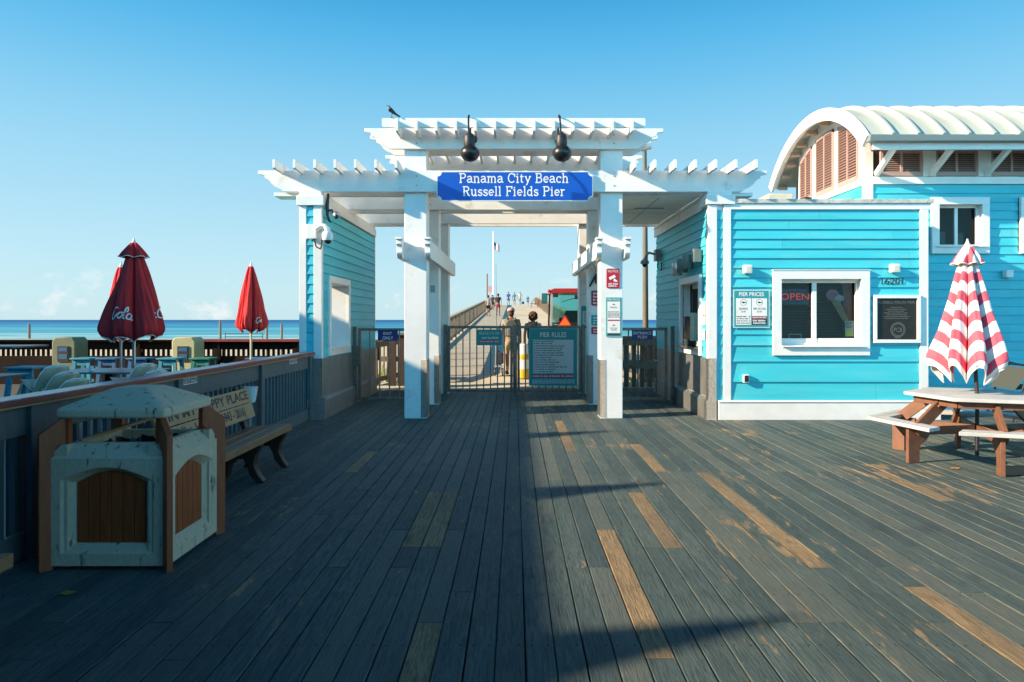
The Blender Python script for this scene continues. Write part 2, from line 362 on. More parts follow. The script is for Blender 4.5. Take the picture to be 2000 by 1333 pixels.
# ------------------------------------------------------------------ writing
_tc = {}
def glyphs(s, bold):
    if (s, bold) in _tc: return _tc[(s, bold)]
    cu = bpy.data.curves.new('t', 'FONT'); cu.body = s; cu.size = 1; cu.offset = bold; cu.resolution_u = 3; cu.fill_mode = 'FRONT'
    ob = bpy.data.objects.new('t', cu); COL.objects.link(ob)
    dg = bpy.context.evaluated_depsgraph_get(); dg.update()
    me = bpy.data.meshes.new_from_object(ob.evaluated_get(dg))
    vs = [tuple(v.co) for v in me.vertices]; fs = [tuple(p.vertices) for p in me.polygons]
    bpy.data.objects.remove(ob); bpy.data.curves.remove(cu); bpy.data.meshes.remove(me)
    _tc[(s, bold)] = (vs, fs); return vs, fs
def text(mb, s, o, U, V, h, width=None, bold=.0, align='c', m=0, shear=0, fn=None):
    """capital letters h high; o is the middle (or left end) of the line's foot; width stretches the line to fit"""
    vs, fs = glyphs(s, bold)
    x0 = min(v[0] for v in vs); x1 = max(v[0] for v in vs); k = h/.70
    kx = k if width is None else width/(x1-x0)
    xo = {'c': (x0+x1)/2, 'l': x0, 'r': x1}[align]
    if fn: out = [fn((v[0]-xo+shear*v[1])*kx, v[1]*k) for v in vs]
    else:
        o = Vector(o); U = Vector(U); V = Vector(V)
        out = [o + U*((v[0]-xo+shear*v[1])*kx) + V*(v[1]*k) for v in vs]
    mb.raw(out, fs, m)
def dashes(mb, x0, x1, z, y, h, rnd, m=0, fill=1.0, sx=1):
    """one line of writing too small to read: words as short marks"""
    x = x0; end = x0 + (x1-x0)*fill
    while x < end - h*1.2:
        wd = h*rnd.uniform(1.2, 4.5); wd = min(wd, end-x)
        k = x
        while k < x+wd-h*.25:
            mb.raw([(k, y, z), (k+h*.42, y, z), (k+h*.42, y, z+h*rnd.choice((.75, 1))), (k, y, z+h*rnd.choice((.75, 1)))], [(0,1,2,3)], m); k += h*.62
        x += wd + h*.5
# a slab-serif alphabet drawn with strokes (cap height 1)
def arc(cx, cy, rx, ry, a0, a1, n=12): return [(cx+rx*math.cos(R(a0+(a1-a0)*i/n)), cy+ry*math.sin(R(a0+(a1-a0)*i/n))) for i in range(n+1)]
def sf(x, y, a=.15, b=.15): return [(x-a, y), (x+b, y)]
SLAB = {
 'P': (.86, [[(.18,0),(.18,1)], [(.18,1),(.46,1)]+arc(.46,.75,.26,.25,90,-90)[1:]+[(.18,.5)], sf(.18,0), [(.0,1),(.2,1)]]),
 'a': (.72, [arc(.30,.50,.22,.19,165,0)+[(.52,.12),(.60,.03),(.70,.03)], [(.52,.40),(.30,.38)]+arc(.27,.19,.20,.18,90,300)+[(.52,.16)]]),
 'n': (.80, [[(.16,0),(.16,.66)], arc(.37,.44,.21,.23,180,0)+[(.58,0)], sf(.16,0), sf(.58,0), [(.0,.66),(.18,.66)]]),
 'm': (1.14, [[(.16,0),(.16,.66)], arc(.34,.46,.18,.21,180,0)+[(.52,0)], arc(.72,.46,.20,.21,180,0)+[(.92,0)], sf(.16,0,.13,.12), sf(.53,0,.10,.10), sf(.92,0,.12,.13), [(.0,.66),(.18,.66)]]),
 'C': (.92, [arc(.46,.5,.38,.5,42,318,20), [(.80,.62),(.80,1.0)]]),
 'i': (.42, [[(.18,0),(.18,.66),(.02,.66)], sf(.18,0), arc(.17,.90,.035,.035,0,360,8)]),
 't': (.52, [[(.18,.92),(.18,.16)]+arc(.32,.16,.14,.14,180,300,6), [(.02,.66),(.42,.66)]]),
 'y': (.74, [[(.12,.66),(.36,.06)], [(.62,.66),(.30,-.14)]+arc(.18,-.16,.10,.10,0,-110,5), sf(.12,.66,.12,.12), sf(.62,.66,.12,.12)]),
 'B': (.88, [[(.18,0),(.18,1)], [(.02,1),(.46,1)]+arc(.46,.77,.22,.23,90,-90)[1:]+[(.18,.54)], [(.46,.54)]+arc(.48,.27,.26,.27,90,-90)+[(.02,0)]]),
 'e': (.70, [[(.10,.34),(.58,.34)]+arc(.33,.34,.25,.31,0,318,18)]),
 'c': (.66, [arc(.34,.33,.26,.32,48,318,16), [(.55,.46),(.55,.66)]]),
 'h': (.80, [[(.16,0),(.16,1),(.0,1)], arc(.37,.44,.21,.23,180,0)+[(.58,0)], sf(.16,0), sf(.58,0)]),
 'R': (.92, [[(.18,0),(.18,1)], [(.02,1),(.48,1)]+arc(.48,.76,.24,.24,90,-90)[1:]+[(.18,.52)], [(.46,.52),(.72,0),(.86,0)], sf(.18,0)]),
 'u': (.80, [[(.0,.66),(.16,.66),(.16,.22)]+arc(.36,.22,.20,.21,180,360,10), [(.42,.66),(.58,.66),(.58,0),(.74,0)]]),
 's': (.60, [arc(.29,.50,.19,.16,20,270,10)+arc(.29,.17,.21,.17,90,-160,10)[0:], [(.47,.50),(.47,.66)], [(.09,.16),(.09,0)]]),
 'l': (.40, [[(.02,1),(.18,1),(.18,0)], sf(.18,0)]),
 'F': (.84, [[(.18,0),(.18,1)], [(.02,1),(.72,1),(.72,.76)], [(.18,.52),(.52,.52)], [(.52,.64),(.52,.40)], sf(.18,0)]),
 'd': (.78, [[(.42,1),(.56,1),(.56,0),(.70,0)], arc(.33,.33,.24,.31,20,340,16)]),
 'r': (.60, [[(.0,.66),(.16,.66),(.16,0)], arc(.38,.40,.22,.24,165,55,6), sf(.16,0)]),
 'S': (.75, [arc(.36,.76,.25,.24,30,270,12)+arc(.36,.26,.27,.26,90,-150,12)]),
 ' ': (.42, [])}
def strip(mb, pts, w, fn, m=0):
    n = len(pts); L_ = []; Rr = []
    pts = [Vector(p) for p in pts]
    for i, p in enumerate(pts):
        a = (p - pts[i-1]).normalized() if i else None; b = (pts[i+1]-p).normalized() if i < n-1 else None
        if a is None: a = b
        if b is None: b = a
        na = Vector((-a.y, a.x)); nb = Vector((-b.y, b.x)); nn = (na+nb)
        nn = nn.normalized() if nn.length > 1e-6 else na
        k = 1/max(.55, nn.dot(na)); L_.append(p+nn*w/2*k); Rr.append(p-nn*w/2*k)
    mb.raw([fn(p.x, p.y) for p in L_+Rr], [(i, i+1, n+i+1, n+i) for i in range(n-1)], m)
def slab_line(mb, s, fn, w=.13, space=.03, m=0, fit=None):
    tot = sum(SLAB[c][0]+space for c in s)
    x = 0; k = 0
    for c in s:
        adv, st = SLAB[c]
        for q in st:
            k += 1
            strip(mb, [(px + x - tot/2, py) for px, py in q], w, lambda a, b, kk=k % 4: fn(a, b, kk), m)
        x += adv + space
    return tot
# ------------------------------------------------------------------ ground, sea, decks
mb = MB()
nx, ny = 60, 70
ys = [-80 + 380*(j/ny) for j in range(ny+1)]
def sandz(x, y):
    if y < 24: z = -2.6
    else: z = -2.6 - (y-24)*.0135
    if 19 < y < 60:
        z += 1.5*math.exp(-((y-30)/7.0)**2) + .3*math.sin(x*.5)*math.exp(-((y-30)/9.0)**2)
    return z + .12*math.sin(x*.7+y*.4)
xs = [-600*((1-2*i/nx)**3) - 60*(1-2*i/nx) for i in range(nx+1)]
for y in ys:
    for x in xs: mb.v.append((x, y, sandz(x, y)))
for j in range(ny):
    for i in range(nx):
        a = j*(nx+1)+i; mb.f.append([a, a+1, a+nx+2, a+nx+1]); mb.m.append(0)
sand = pmat('beach_sand', (.55,.47,.33), (.48,.41,.29), .4, .9, .3, 3, c3=(.35,.30,.2), s3=.8, t3=(.55,.7))
struct(mb, 'beach', sand, loc=(0,0,0), recalc=False)

def seamat():
    m = bpy.data.materials.new('gulf_water'); m.use_nodes = True; nt = m.node_tree; N = nt.nodes; L = nt.links; b = N['Principled BSDF']
    tc = N.new('ShaderNodeTexCoord'); sx = N.new('ShaderNodeSeparateXYZ'); L.new(tc.outputs['Object'], sx.inputs[0])
    nz = N.new('ShaderNodeTexNoise'); mp = N.new('ShaderNodeMapping'); mp.inputs['Scale'].default_value = (.25, 1, 1); L.new(tc.outputs['Object'], mp.inputs[0])
    nz.inputs['Scale'].default_value = .02; nz.inputs['Detail'].default_value = 5; L.new(mp.outputs[0], nz.inputs[0])
    # the bottom drops away with distance: log of y, perturbed
    lg = N.new('ShaderNodeMath'); lg.operation = 'LOGARITHM'; lg.inputs[1].default_value = 10; L.new(sx.outputs[1], lg.inputs[0])
    ad = N.new('ShaderNodeMath'); ad.operation = 'MULTIPLY_ADD'; L.new(nz.outputs[0], ad.inputs[0]); ad.inputs[1].default_value = .45; L.new(lg.outputs[0], ad.inputs[2])
    mr = N.new('ShaderNodeMapRange'); mr.inputs[1].default_value = 2.55; mr.inputs[2].default_value = 3.9; L.new(ad.outputs[0], mr.inputs[0])
    cr = N.new('ShaderNodeValToRGB'); e = cr.color_ramp.elements
    e[0].position = 0; e[0].color = (.22,.48,.48,1); e[1].position = 1; e[1].color = (.002,.075,.24,1)
    for p, c in ((.10,(.07,.36,.44,1)), (.22,(.03,.28,.42,1)), (.30,(.10,.38,.48,1)), (.36,(.015,.20,.38,1)), (.48,(.03,.25,.42,1)), (.54,(.008,.15,.34,1)), (.62,(.015,.18,.36,1)), (.72,(.003,.10,.28,1))):
        q = e.new(p); q.color = c
    L.new(mr.outputs[0], cr.inputs[0])
    # surf near the beach
    n2 = N.new('ShaderNodeTexNoise'); m3 = N.new('ShaderNodeMapping'); m3.inputs['Scale'].default_value = (.12, 1, 1); L.new(tc.outputs['Object'], m3.inputs[0])
    n2.inputs['Scale'].default_value = .09; n2.inputs['Detail'].default_value = 6; L.new(m3.outputs[0], n2.inputs[0])
    fm = N.new('ShaderNodeMapRange'); fm.inputs[1].default_value = .54; fm.inputs[2].default_value = .64; L.new(n2.outputs[0], fm.inputs[0])
    f2 = N.new('ShaderNodeMapRange'); f2.inputs[1].default_value = 420; f2.inputs[2].default_value = 290; L.new(sx.outputs[1], f2.inputs[0])
    mu = N.new('ShaderNodeMath'); mu.operation = 'MULTIPLY'; L.new(fm.outputs[0], mu.inputs[0]); L.new(f2.outputs[0], mu.inputs[1])
    mx = N.new('ShaderNodeMix'); mx.data_type = 'RGBA'; L.new(mu.outputs[0], mx.inputs[0]); L.new(cr.outputs[0], mx.inputs[6]); mx.inputs[7].default_value = (.7,.75,.73,1)
    L.new(mx.outputs[2], b.inputs['Base Color']); b.inputs['Roughness'].default_value = .45; b.inputs['Specular IOR Level'].default_value = .12
    bp = N.new('ShaderNodeBump'); bp.inputs['Strength'].default_value = .6; bp.inputs['Distance'].default_value = .6; L.new(n2.outputs[0], bp.inputs['Height']); L.new(bp.outputs[0], b.inputs['Normal'])
    return m
mb = MB(); mb.raw([(-45000,235,-5.3),(45000,235,-5.3),(45000,45000,-5.3),(-45000,45000,-5.3)], [(0,1,2,3)])
struct(mb, 'sea', seamat(), loc=(0,0,-5.3), recalc=False)

# dune grass behind the deck fence: uncountable
mb = MB(); rg = random.Random(3)
for k in range(9000):
    x = rg.uniform(-42, 6); y = rg.uniform(21, 38); z = sandz(x, y)
    if math.sin(x*.9)+math.sin(y*1.3+x*.4) < rg.uniform(-1.6, 1.2): continue
    a = rg.uniform(0, 6.28); hgt = rg.uniform(.3, .95); dx, dy = .05*math.cos(a), .05*math.sin(a); lx, ly = rg.uniform(-.25,.35), rg.uniform(-.2,.2)
    mb.raw([(x-dx,y-dy,z-.05),(x+dx,y+dy,z-.05),(x+lx*.5+dx*.6,y+ly*.5+dy*.6,z+hgt*.6),(x+lx,y+ly,z+hgt),(x+lx*.5-dx*.6,y+ly*.5-dy*.6,z+hgt*.6)], [(0,1,2,3,4)])
struct(mb, 'dune_grass', pmat('dune_grass_blades', (.30,.30,.08), (.20,.24,.06), 3, .7, island=.3), kind='stuff', loc=(0,0,0), recalc=False, smooth=0)

# the boardwalk boards
W = .1425; GAP = .006; X0 = .62 - W*28; NB = 92
patches = []    # (x, y0, y1)
for x, y0, y1 in ((.68,8.36,10.83), (1.56,7.18,8.81), (1.11,4.79,6.33), (.68,3.23,5.2), (2.02,4.42,7.16), (3.82,6.04,7.18), (-.80,4.81,6.37), (-.655,4.81,6.37), (-.50,1.2,3.61), (-1.70,7.18,8.3), (2.45,2.9,4.1), (6.2,4.2,5.6)):
    patches.append((int((x-X0)//W), y0, y1))
mb = MB(); rg = random.Random(11)
for i in range(NB):
    xa = X0 + i*W + GAP/2; xb = xa + W - GAP
    if xa > 12.5: break
    cuts = [-7.0]; y = -7.0 + rg.uniform(.4, 3.6)
    while y < 15.9: cuts.append(round(y/.4)*.4 + .01); y += rg.choice((2.4, 3.6, 3.6, 4.8))
    cuts.append(16.0)
    segs = []
    pp = sorted([(a, b) for (c, a, b) in patches if c == i])
    for a, b in zip(cuts, cuts[1:]):
        cur = a
        for pa, pb in pp:
            if pa < b and pb > cur:
                if pa > cur: segs.append((cur, min(pa, b), 0))
                cur = max(cur, min(pb, b))
        if cur < b: segs.append((cur, b, 0))
    for pa, pb in pp: segs.append((pa, pb, 1))
    for a, b, k in segs:
        if b - a < .03: continue
        dz = rg.uniform(-.0025, .0025) + (-.002 if k else 0); s = rg.uniform(-.0012, .0012); tw = rg.uniform(-.0015, .0015)
        c = .004
        A, B = a+.0025, b-.0025
        x1, x2 = xa + s, xb + s
        z = dz
        vs = [(x1,A,-.038),(x2,A,-.038),(x2,B,-.038),(x1,B,-.038),
              (x1,A,z-c),(x2,A,z-c+tw),(x2,B,z-c+tw),(x1,B,z-c),
              (x1+c,A+c*.5,z),(x2-c,A+c*.5,z+tw),(x2-c,B-c*.5,z+tw),(x1+c,B-c*.5,z)]
        fs = [(3,2,1,0),(0,1,5,4),(1,2,6,5),(2,3,7,6),(3,0,4,7),(4,5,9,8),(5,6,10,9),(6,7,11,10),(7,4,8,11),(8,9,10,11)]
        mb.raw(vs, fs, k)
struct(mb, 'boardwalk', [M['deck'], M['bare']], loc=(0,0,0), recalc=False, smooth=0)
mb = MB(); mb.box(-20, 24, -14, 16.0, -.35, -.05); struct(mb, 'boardwalk_underside', M['dark'], loc=(0,0,-.35))
mb = MB(); mb.box(-20, -3.40, -14, 17.6, -.045, -.004); mb.box(12.0, 24, -14, 16.0, -.045, -.004)
mb.box(-3.39, -2.9, 16.005, 17.6, -.30, -.01)
rdm = pmat('restaurant_deck_boards', (.09,.10,.10), (.06,.07,.075), 4, .55, .3, 20, (6,.5,1)); wave_bump(rdm, 3.2, 'X', .5, .02, 'SAW')
struct(mb, 'restaurant_deck', rdm, loc=(0,0,0))
# pier: landing, long ramp up to the crest, then level
def pz(y): return 0 if y < 16 else (min((y-16)*.0486, 3.50) if y < 120 else 3.5)
mb = MB()
sec = [16.01, 17, 20, 24, 28, 32, 36, 40, 44, 48, 52, 56, 60, 64, 68, 72, 76, 80, 84, 88, 95, 110, 150, 220, 300]
for i, (a, b) in enumerate(zip(sec, sec[1:])):
    za, zb = pz(a), pz(b); hw = 2.9
    if i < 1: hw = 3.3
    mb.raw([(-hw,a,za),(hw,a,za),(hw,b-.02,zb),(-hw,b-.02,zb),(-hw,a,za-.35),(hw,a,za-.35),(hw,b-.02,zb-.35),(-hw,b-.02,zb-.35)],
           [(0,1,2,3),(7,6,5,4),(0,4,5,1),(1,5,6,2),(2,6,7,3),(3,7,4,0)])
for y in range(30, 300, 12):
    for x in (-2.2, 2.2): mb.tube([(x,y,-8),(x,y,pz(y)-.3)], .25, 10)
struct(mb, 'pier_deck', M['pierdeck'], loc=(0,0,0))
# ------------------------------------------------------------------ pergola
CX = -.0145
pg = thing('pergola', 'white timber pergola over the pier gate with two tiers of beams and rafters', 'pergola', (0, 11.2, 0))
ROW = (11.05, 12.85, 14.70); PW = .36
PXL = CX-1.595; PXR = CX+1.58          # post centres
for r, y in enumerate(ROW):
    for pxc in (PXL, PXR):
        top = 4.40 if r < 2 else 3.70
        mb = MB(); mb.box(pxc-PW/2, pxc+PW/2, y, y+PW, 0, top)
        if r == 0:
            pass
        make(mb, 'post', M['white'], pg, bevel=.006)
        if r < 2:
            s = 1 if pxc < 0 else -1
            xi = pxc + s*PW/2
            mb = MB(); t = .004; hh = .95 if r == 0 else .93
            mb.box(min(xi, xi+s*t), max(xi, xi+s*t), y-t, y+PW, .02, hh)
            mb.box(min(xi, xi-s*.09), max(xi, xi-s*.09), y-t, y-.0005, .02, hh)
            make(mb, 'corner_guard', M['plate'], pg, smooth=0)
def beamprof(x0, x1, z0, z1, sc):
    h = z1-z0
    def end(x, s):   # s=+1 on the left end, walking down
        return [(x, z1), (x, z1-.16*h), (x+s*.10*sc, z1-.22*h), (x+s*.11*sc, z1-.36*h), (x+s*.17*sc, z1-.44*h), (x+s*.21*sc, z1-.60*h), (x+s*.27*sc, z1-.76*h), (x+s*.36*sc, z1-.88*h), (x+s*.40*sc, z0+.02*h), (x+s*.44*sc, z0)]
    return end(x0, 1) + end(x1, -1)[::-1]
for r, y in enumerate(ROW):
    for (a, b) in ((y-.07, y-.001), (y+PW+.001, y+PW+.07)):
        mb = MB(); mb.prism(beamprof(-4.13, 4.06, 3.66, 4.0, 1), 'xz', a, b); make(mb, 'lower_beam', M['white'], pg, bevel=.004)
        if r < 2:
            mb = MB(); mb.prism(beamprof(-2.42, 2.39, 4.35, 4.68, 1), 'xz', a, b); make(mb, 'upper_beam', M['white'], pg, bevel=.004)
    if r == 0:
        for x0, x1, s in ((-3.90, -3.45, 1), (3.46, 3.85, -1)):
            mb = MB(); mb.box(x0, x1, y+.0, y+.33, 3.60, 3.658); make(mb, 'bolster', M['white'], pg, bevel=.004)
        # short tie block between the tiers, seen beside the left post
        for x0, x1, s in ((PXL-PW/2-.36, PXL-PW/2-.002, 1), (PXR+PW/2+.002, PXR+PW/2+.36, -1)):
            p = [(x0, 4.29), (x1, 4.29), (x1, 4.02), (x1-.12, 4.02), (x1-.16, 4.12), (x0+.10, 4.20), (x0, 4.23)] if s > 0 else [(x1, 4.29), (x0, 4.29), (x0, 4.02), (x0+.12, 4.02), (x0+.16, 4.12), (x1-.10, 4.20), (x1, 4.23)]
            mb = MB(); mb.prism(p, 'xz', 12.70, 12.77); make(mb, 'tie_bracket', M['white'], pg, bevel=.003)
# bolts
mb = MB()
for pxc in (PXL, PXR):
    for z in (3.76, 3.91, 4.44, 4.58): mb.lathe([(0,-.006),(.013,-.006),(.013,.002),(0,.002)], (pxc+.03, ROW[0]-.072, z), 8, 0, 'y')
    for z in (3.76, 3.91): mb.lathe([(0,-.006),(.013,-.006),(.013,.002),(0,.002)], (pxc+.03, ROW[1]-.072, z), 8, 0, 'y')
make(mb, 'bolt_heads', M['grey'], pg)
def rafter(x, y0, y1, z0, z1, notch, name='rafter', w=.042):
    mb = MB()
    p = [(y0, z0+.01), (y0, z1), (y1, z1), (y1, z0+.01), (y1-.02, z0), (y0+.02, z0)]
    mb.prism(p, 'yz', x-w/2, x+w/2); return make(mb, name, M['white'], pg, bevel=.003)
for k in range(7):
    rafter(-3.735+k*.316, 10.58, 15.35, 3.945, 4.085, 1)
    rafter(3.75-k*.314, 10.58, 15.35, 3.945, 4.085, 1)
for k in range(13): rafter(-1.83+k*.3045, 10.58, 13.75, 4.52, 4.70, 1)
for k, y in enumerate((10.66, 11.02, 11.38, 11.74, 12.1, 12.46, 12.82, 13.18, 13.54)):
    mb = MB(); mb.prism([(-2.07, 4.63), (-2.05, 4.60), (2.02, 4.60), (2.04, 4.63), (2.04, 4.735), (2.02, 4.745), (-2.05, 4.745), (-2.07, 4.735)] if k == 0 else
        [(-2.07, 4.702), (2.04, 4.702), (2.04, 4.745), (-2.07, 4.745)], 'xz', y-.02 if k == 0 else y-.045, y+.02 if k == 0 else y+.045)
    make(mb, 'lath', M['white'], pg, bevel=.003)
# low scrolled brackets along both sides of each post row
for pxc in (PXL, PXR):
    for s in (-1, 1):
        xc = pxc + s*(PW/2+.002)
        prof = [(10.80, 2.87), (10.80, 2.80), (10.84, 2.77), (10.85, 2.72), (10.83, 2.67), (10.85, 2.62), (10.89, 2.59), (10.95, 2.58), (15.35, 2.58), (15.42, 2.62), (15.42, 2.87)]
        mb = MB(); a, b = (xc, xc+.085) if s > 0 else (xc-.085, xc)
        mb.prism(prof, 'yz', a, b); make(mb, 'side_brace', M['white'], pg, bevel=.004)
        mb = MB(); mb.box(a-.012, b+.012, 10.76, 10.97, 2.872, 2.905); make(mb, 'brace_cap', M['white'], pg, bevel=.003)
# solid ceiling over the right bay, open on the left
mb = MB(); mb.box(1.76, 3.10, 11.50, 14.62, 3.665, 3.70); make(mb, 'ceiling_panel', M['whiteclean'], pg)
mb = MB(); mb.box(2.43, 2.445, 11.50, 14.62, 3.658, 3.6645); mb.tube([(2.2,12.6,3.655),(2.75,12.6,3.655)], .012, 6); make(mb, 'conduit', M['grey'], pg)

# ------------------------------------------------------------------ lap siding
def siding(mb, axis, w, out, u0, u1, zl, openings=(), th=.018, m=0):
    """boards on the plane axis=w, facing out (+1/-1); zl are the board lines from the bottom up"""
    for za, zb in zip(zl, zl[1:]):
        cuts = {za, zb}
        for (a, b, c, d) in openings:
            for q in (c, d):
                if za < q < zb: cuts.add(q)
        cuts = sorted(cuts)
        for p, q in zip(cuts, cuts[1:]):
            mid = (p+q)/2
            segs = [(u0, u1)]
            for (a, b, c, d) in openings:
                if c < mid < d:
                    ns = []
                    for s0, s1 in segs:
                        if a > s0: ns.append((s0, min(a, s1)))
                        if b < s1: ns.append((max(b, s0), s1))
                        if a >= s1 or b <= s0: pass
                    segs = [x for x in ns if x[1]-x[0] > .002]
            op = th*(1-(p-za)/(zb-za)) + .003; oq = th*(1-(q-za)/(zb-za)) + .003
            jr = random.Random(int(za*997)+int(abs(w)*31)); cutx = []
            xj = u0 + jr.uniform(.4, 3.4)
            while xj < u1: cutx.append(xj); xj += 3.66
            ns = []
            for s0, s1 in segs:
                for xj in cutx:
                    if s0+.1 < xj < s1-.1: ns.append((s0, xj-.0015)); s0 = xj+.0015
                ns.append((s0, s1))
            for s0, s1 in ns:
                pr = [(w, p), (w+out*op, p), (w+out*oq, q), (w, q)]
                if axis == 'y': mb.prism(pr, 'xz', s0, s1, m)
                else: mb.prism(pr, 'yz', s0, s1, m)
def zlines(z0, z1, step=.155):
    n = max(1, round((z1-z0)/step)); return [z0+(z1-z0)*i/n for i in range(n+1)]

# ------------------------------------------------------------------ left wing wall of the gate
lw = thing('gate_wall', 'turquoise lap-sided wing wall left of the pier gate with a white framed opening', 'wall', (-3.27, 13, 0))
Y0, Y1 = 10.94, 15.15
OP = (11.46, 12.68, 1.12, 2.22)      # the opening y0 y1 z0 z1
mb = MB()
for (a, b, c, d) in ((Y0+.02, OP[0], 0, 3.42), (OP[1], Y1-.02, 0, 3.42), (OP[0], OP[1], 0, OP[2]), (OP[0], OP[1], OP[3], 3.42)):
    mb.box(-3.43, -3.12, a, b, c, d)
make(mb, 'wall_core', M['whiteclean'], lw)
ZL = [.98, 1.16, 1.31] + [1.31+.151*k for k in range(1, 14)] + [3.42]
mb = MB(); siding(mb, 'y', -3.12, 1, Y0+.03, Y1-.05, ZL, [(OP[0]-.11, OP[1]+.11, 1.0, 2.34)])
siding(mb, 'y', -3.43, -1, Y0+.03, Y1-.05, ZL, [(OP[0]-.02, OP[1]+.02, OP[2], OP[3])]); make(mb, 'side_siding', M['teal'], lw)
mb = MB(); siding(mb, 'x', Y0+.02, -1, -3.345, -3.225, [.32] + [.47+.155*k for k in range(19)] + [3.42]); make(mb, 'end_siding', M['teal'], lw)
for (a, b) in ((-3.455, -3.345), (-3.225, -3.095)):
    mb = MB(); mb.box(a, b, Y0-.005, Y0+.09, .0, 3.44); make(mb, 'corner_board', M['whiteclean'], lw, bevel=.003)
mb = MB(); mb.box(-3.45, -3.095, Y1-.05, Y1, 0, 3.44); make(mb, 'end_board', M['whiteclean'], lw, bevel=.003)
mb = MB(); mb.box(-3.47, -3.08, Y0-.02, Y1+.02, 3.44, 3.60); mb.box(-3.45, -3.10, Y0-.01, Y1, 3.60, 3.655); make(mb, 'top_band', M['white'], lw, bevel=.004)
mb = MB(); mb.box(-3.49, -3.06, Y0-.04, Y0+.35, 3.43, 3.58); make(mb, 'post_cap', M['white'], lw, bevel=.005)
def frame(mb, axis, w, out, a, b, c, d, wd, th, m=0):
    for (p, q, r, s) in ((a, b, d-wd, d), (a, b, c, c+wd), (a, a+wd, c+wd, d-wd), (b-wd, b, c+wd, d-wd)):
        lo, hi = sorted((w, w+out*th))
        if axis == 'y': mb.box(lo, hi, p, q, r, s, m)
        else: mb.box(p, q, lo, hi, r, s, m)
mb = MB(); frame(mb, 'y', -3.12, 1, OP[0]-.11, OP[1]+.11, 1.0, 2.34, .115, .045); make(mb, 'opening_frame', M['whiteclean'], lw, bevel=.003)
mb = MB(); mb.box(-3.16, -3.05, OP[0]-.02, OP[1]+.02, 1.10, 1.125); make(mb, 'sill', M['whiteclean'], lw, bevel=.003)
mb = MB(); mb.box(-3.12, -3.094, Y0+.092, Y1-.052, .36, .978); make(mb, 'metal_wainscot', M['corrug'], lw)
mb = MB(); mb.prism([(-3.09, 0), (-3.045, 0), (-3.045, .30), (-3.092, .355)], 'xz', Y0+.092, Y1-.06); make(mb, 'metal_kickboard', M['corrug'], lw)
mb = MB(); mb.box(-3.235, -3.088, Y0-.012, Y0-.006, .35, .98); mb.box(-3.094, -3.088, Y0-.012, Y0+.09, .35, .98)
mb.box(-3.245, -3.04, Y0-.03, Y0-.013, 0, .35); mb.box(-3.09, -3.04, Y0-.0125, Y0+.09, 0, .35); make(mb, 'corner_guard', M['plate'], lw, smooth=0)
mb = MB(); mb.box(-3.36, -3.236, Y0-.03, Y0-.006, 0, .33); make(mb, 'foot_board', M['whiteclean'], lw)

# ------------------------------------------------------------------ ticket shop on the right
sh = thing('ticket_shop', 'low bright turquoise ticket shop with a white framed sliding window right of the gate', 'shop', (4.9, 13, 0))
SX0, SX1, SY = 3.12, 6.62, 10.94
WO = (4.26, 5.54, 1.19, 2.23)   # the front opening
RO = (11.46, 12.68, 1.14, 2.24) # the side opening
core = MB()
for (a, b, c, d) in ((SX0+.02, WO[0], 0, 3.45), (WO[1], SX1-.02, 0, 3.45), (WO[0], WO[1], 0, WO[2]), (WO[0], WO[1], WO[3], 3.45)): core.box(a, b, SY+.02, SY+.14, c, d)
for (a, b, c, d) in ((SY+.14, RO[0], 0, 3.45), (RO[1], 15.13, 0, 3.45), (RO[0], RO[1], 0, RO[2]), (RO[0], RO[1], RO[3], 3.45)): core.box(SX0+.02, SX0+.14, a, b, c, d)
core.box(SX1-.14, SX1-.02, SY+.14, 11.98, 0, 3.45); core.box(SX0+.14, SX1-.02, 15.01, 15.13, 0, 3.45)
core.box(SX0+.03, SX1-.03, SY+.03, 15.12, 3.38, 3.44)
make(core, 'wall_core', M['whiteclean'], sh)
mb = MB(); mb.box(3.27, 6.46, 11.1, 15, 3.0, 3.1); mb.box(3.27, 6.46, 11.1, 15, .01, .06); mb.box(3.27, 3.30, 12.8, 15, .06, 3); mb.box(6.43, 6.46, 11.1, 15, .06, 3); mb.box(3.3, 6.43, 13.2, 13.25, .06, 3); make(mb, 'interior', M['dark'], sh)
zf = [.31, .605, .93, 1.19, 1.365, 1.50] + [1.50+.1552*k for k in range(1, 12)] + [3.365]
mb = MB(); siding(mb, 'x', SY+.02, -1, 3.46, 6.49, zf, [(4.14, 5.66, 1.04, 2.38)], th=.024)
make(mb, 'front_siding', M['teal'], sh)
mb = MB(); siding(mb, 'x', SY+.02, -1, 3.235, 3.345, [.31, .54, .80, 1.04, 1.2, 1.365, 1.50] + [1.50+.1552*k for k in range(1, 12)] + [3.365]); make(mb, 'corner_siding', M['teal'], sh)
mb = MB(); siding(mb, 'y', SX0+.02, -1, SY+.10, 15.1, ZL, [(RO[0]-.11, RO[1]+.11, 1.0, 2.36)]); make(mb, 'side_siding', M['teal'], sh)
for (a, b) in ((3.095, 3.235), (3.345, 3.46), (6.49, 6.62)):
    mb = MB(); mb.box(a, b, SY-.018, SY+.09, .31 if a > 3.2 else 0, 3.44 if a < 3.4 else 3.365); make(mb, 'corner_board', M['whiteclean'], sh, bevel=.003)
mb = MB(); mb.box(3.46, 6.66, SY-.02, SY+.09, 3.366, 3.46); mb.box(6.52, 6.66, SY+.09, 11.98, 3.366, 3.46); make(mb, 'parapet_band', M['whiteclean'], sh, bevel=.003)
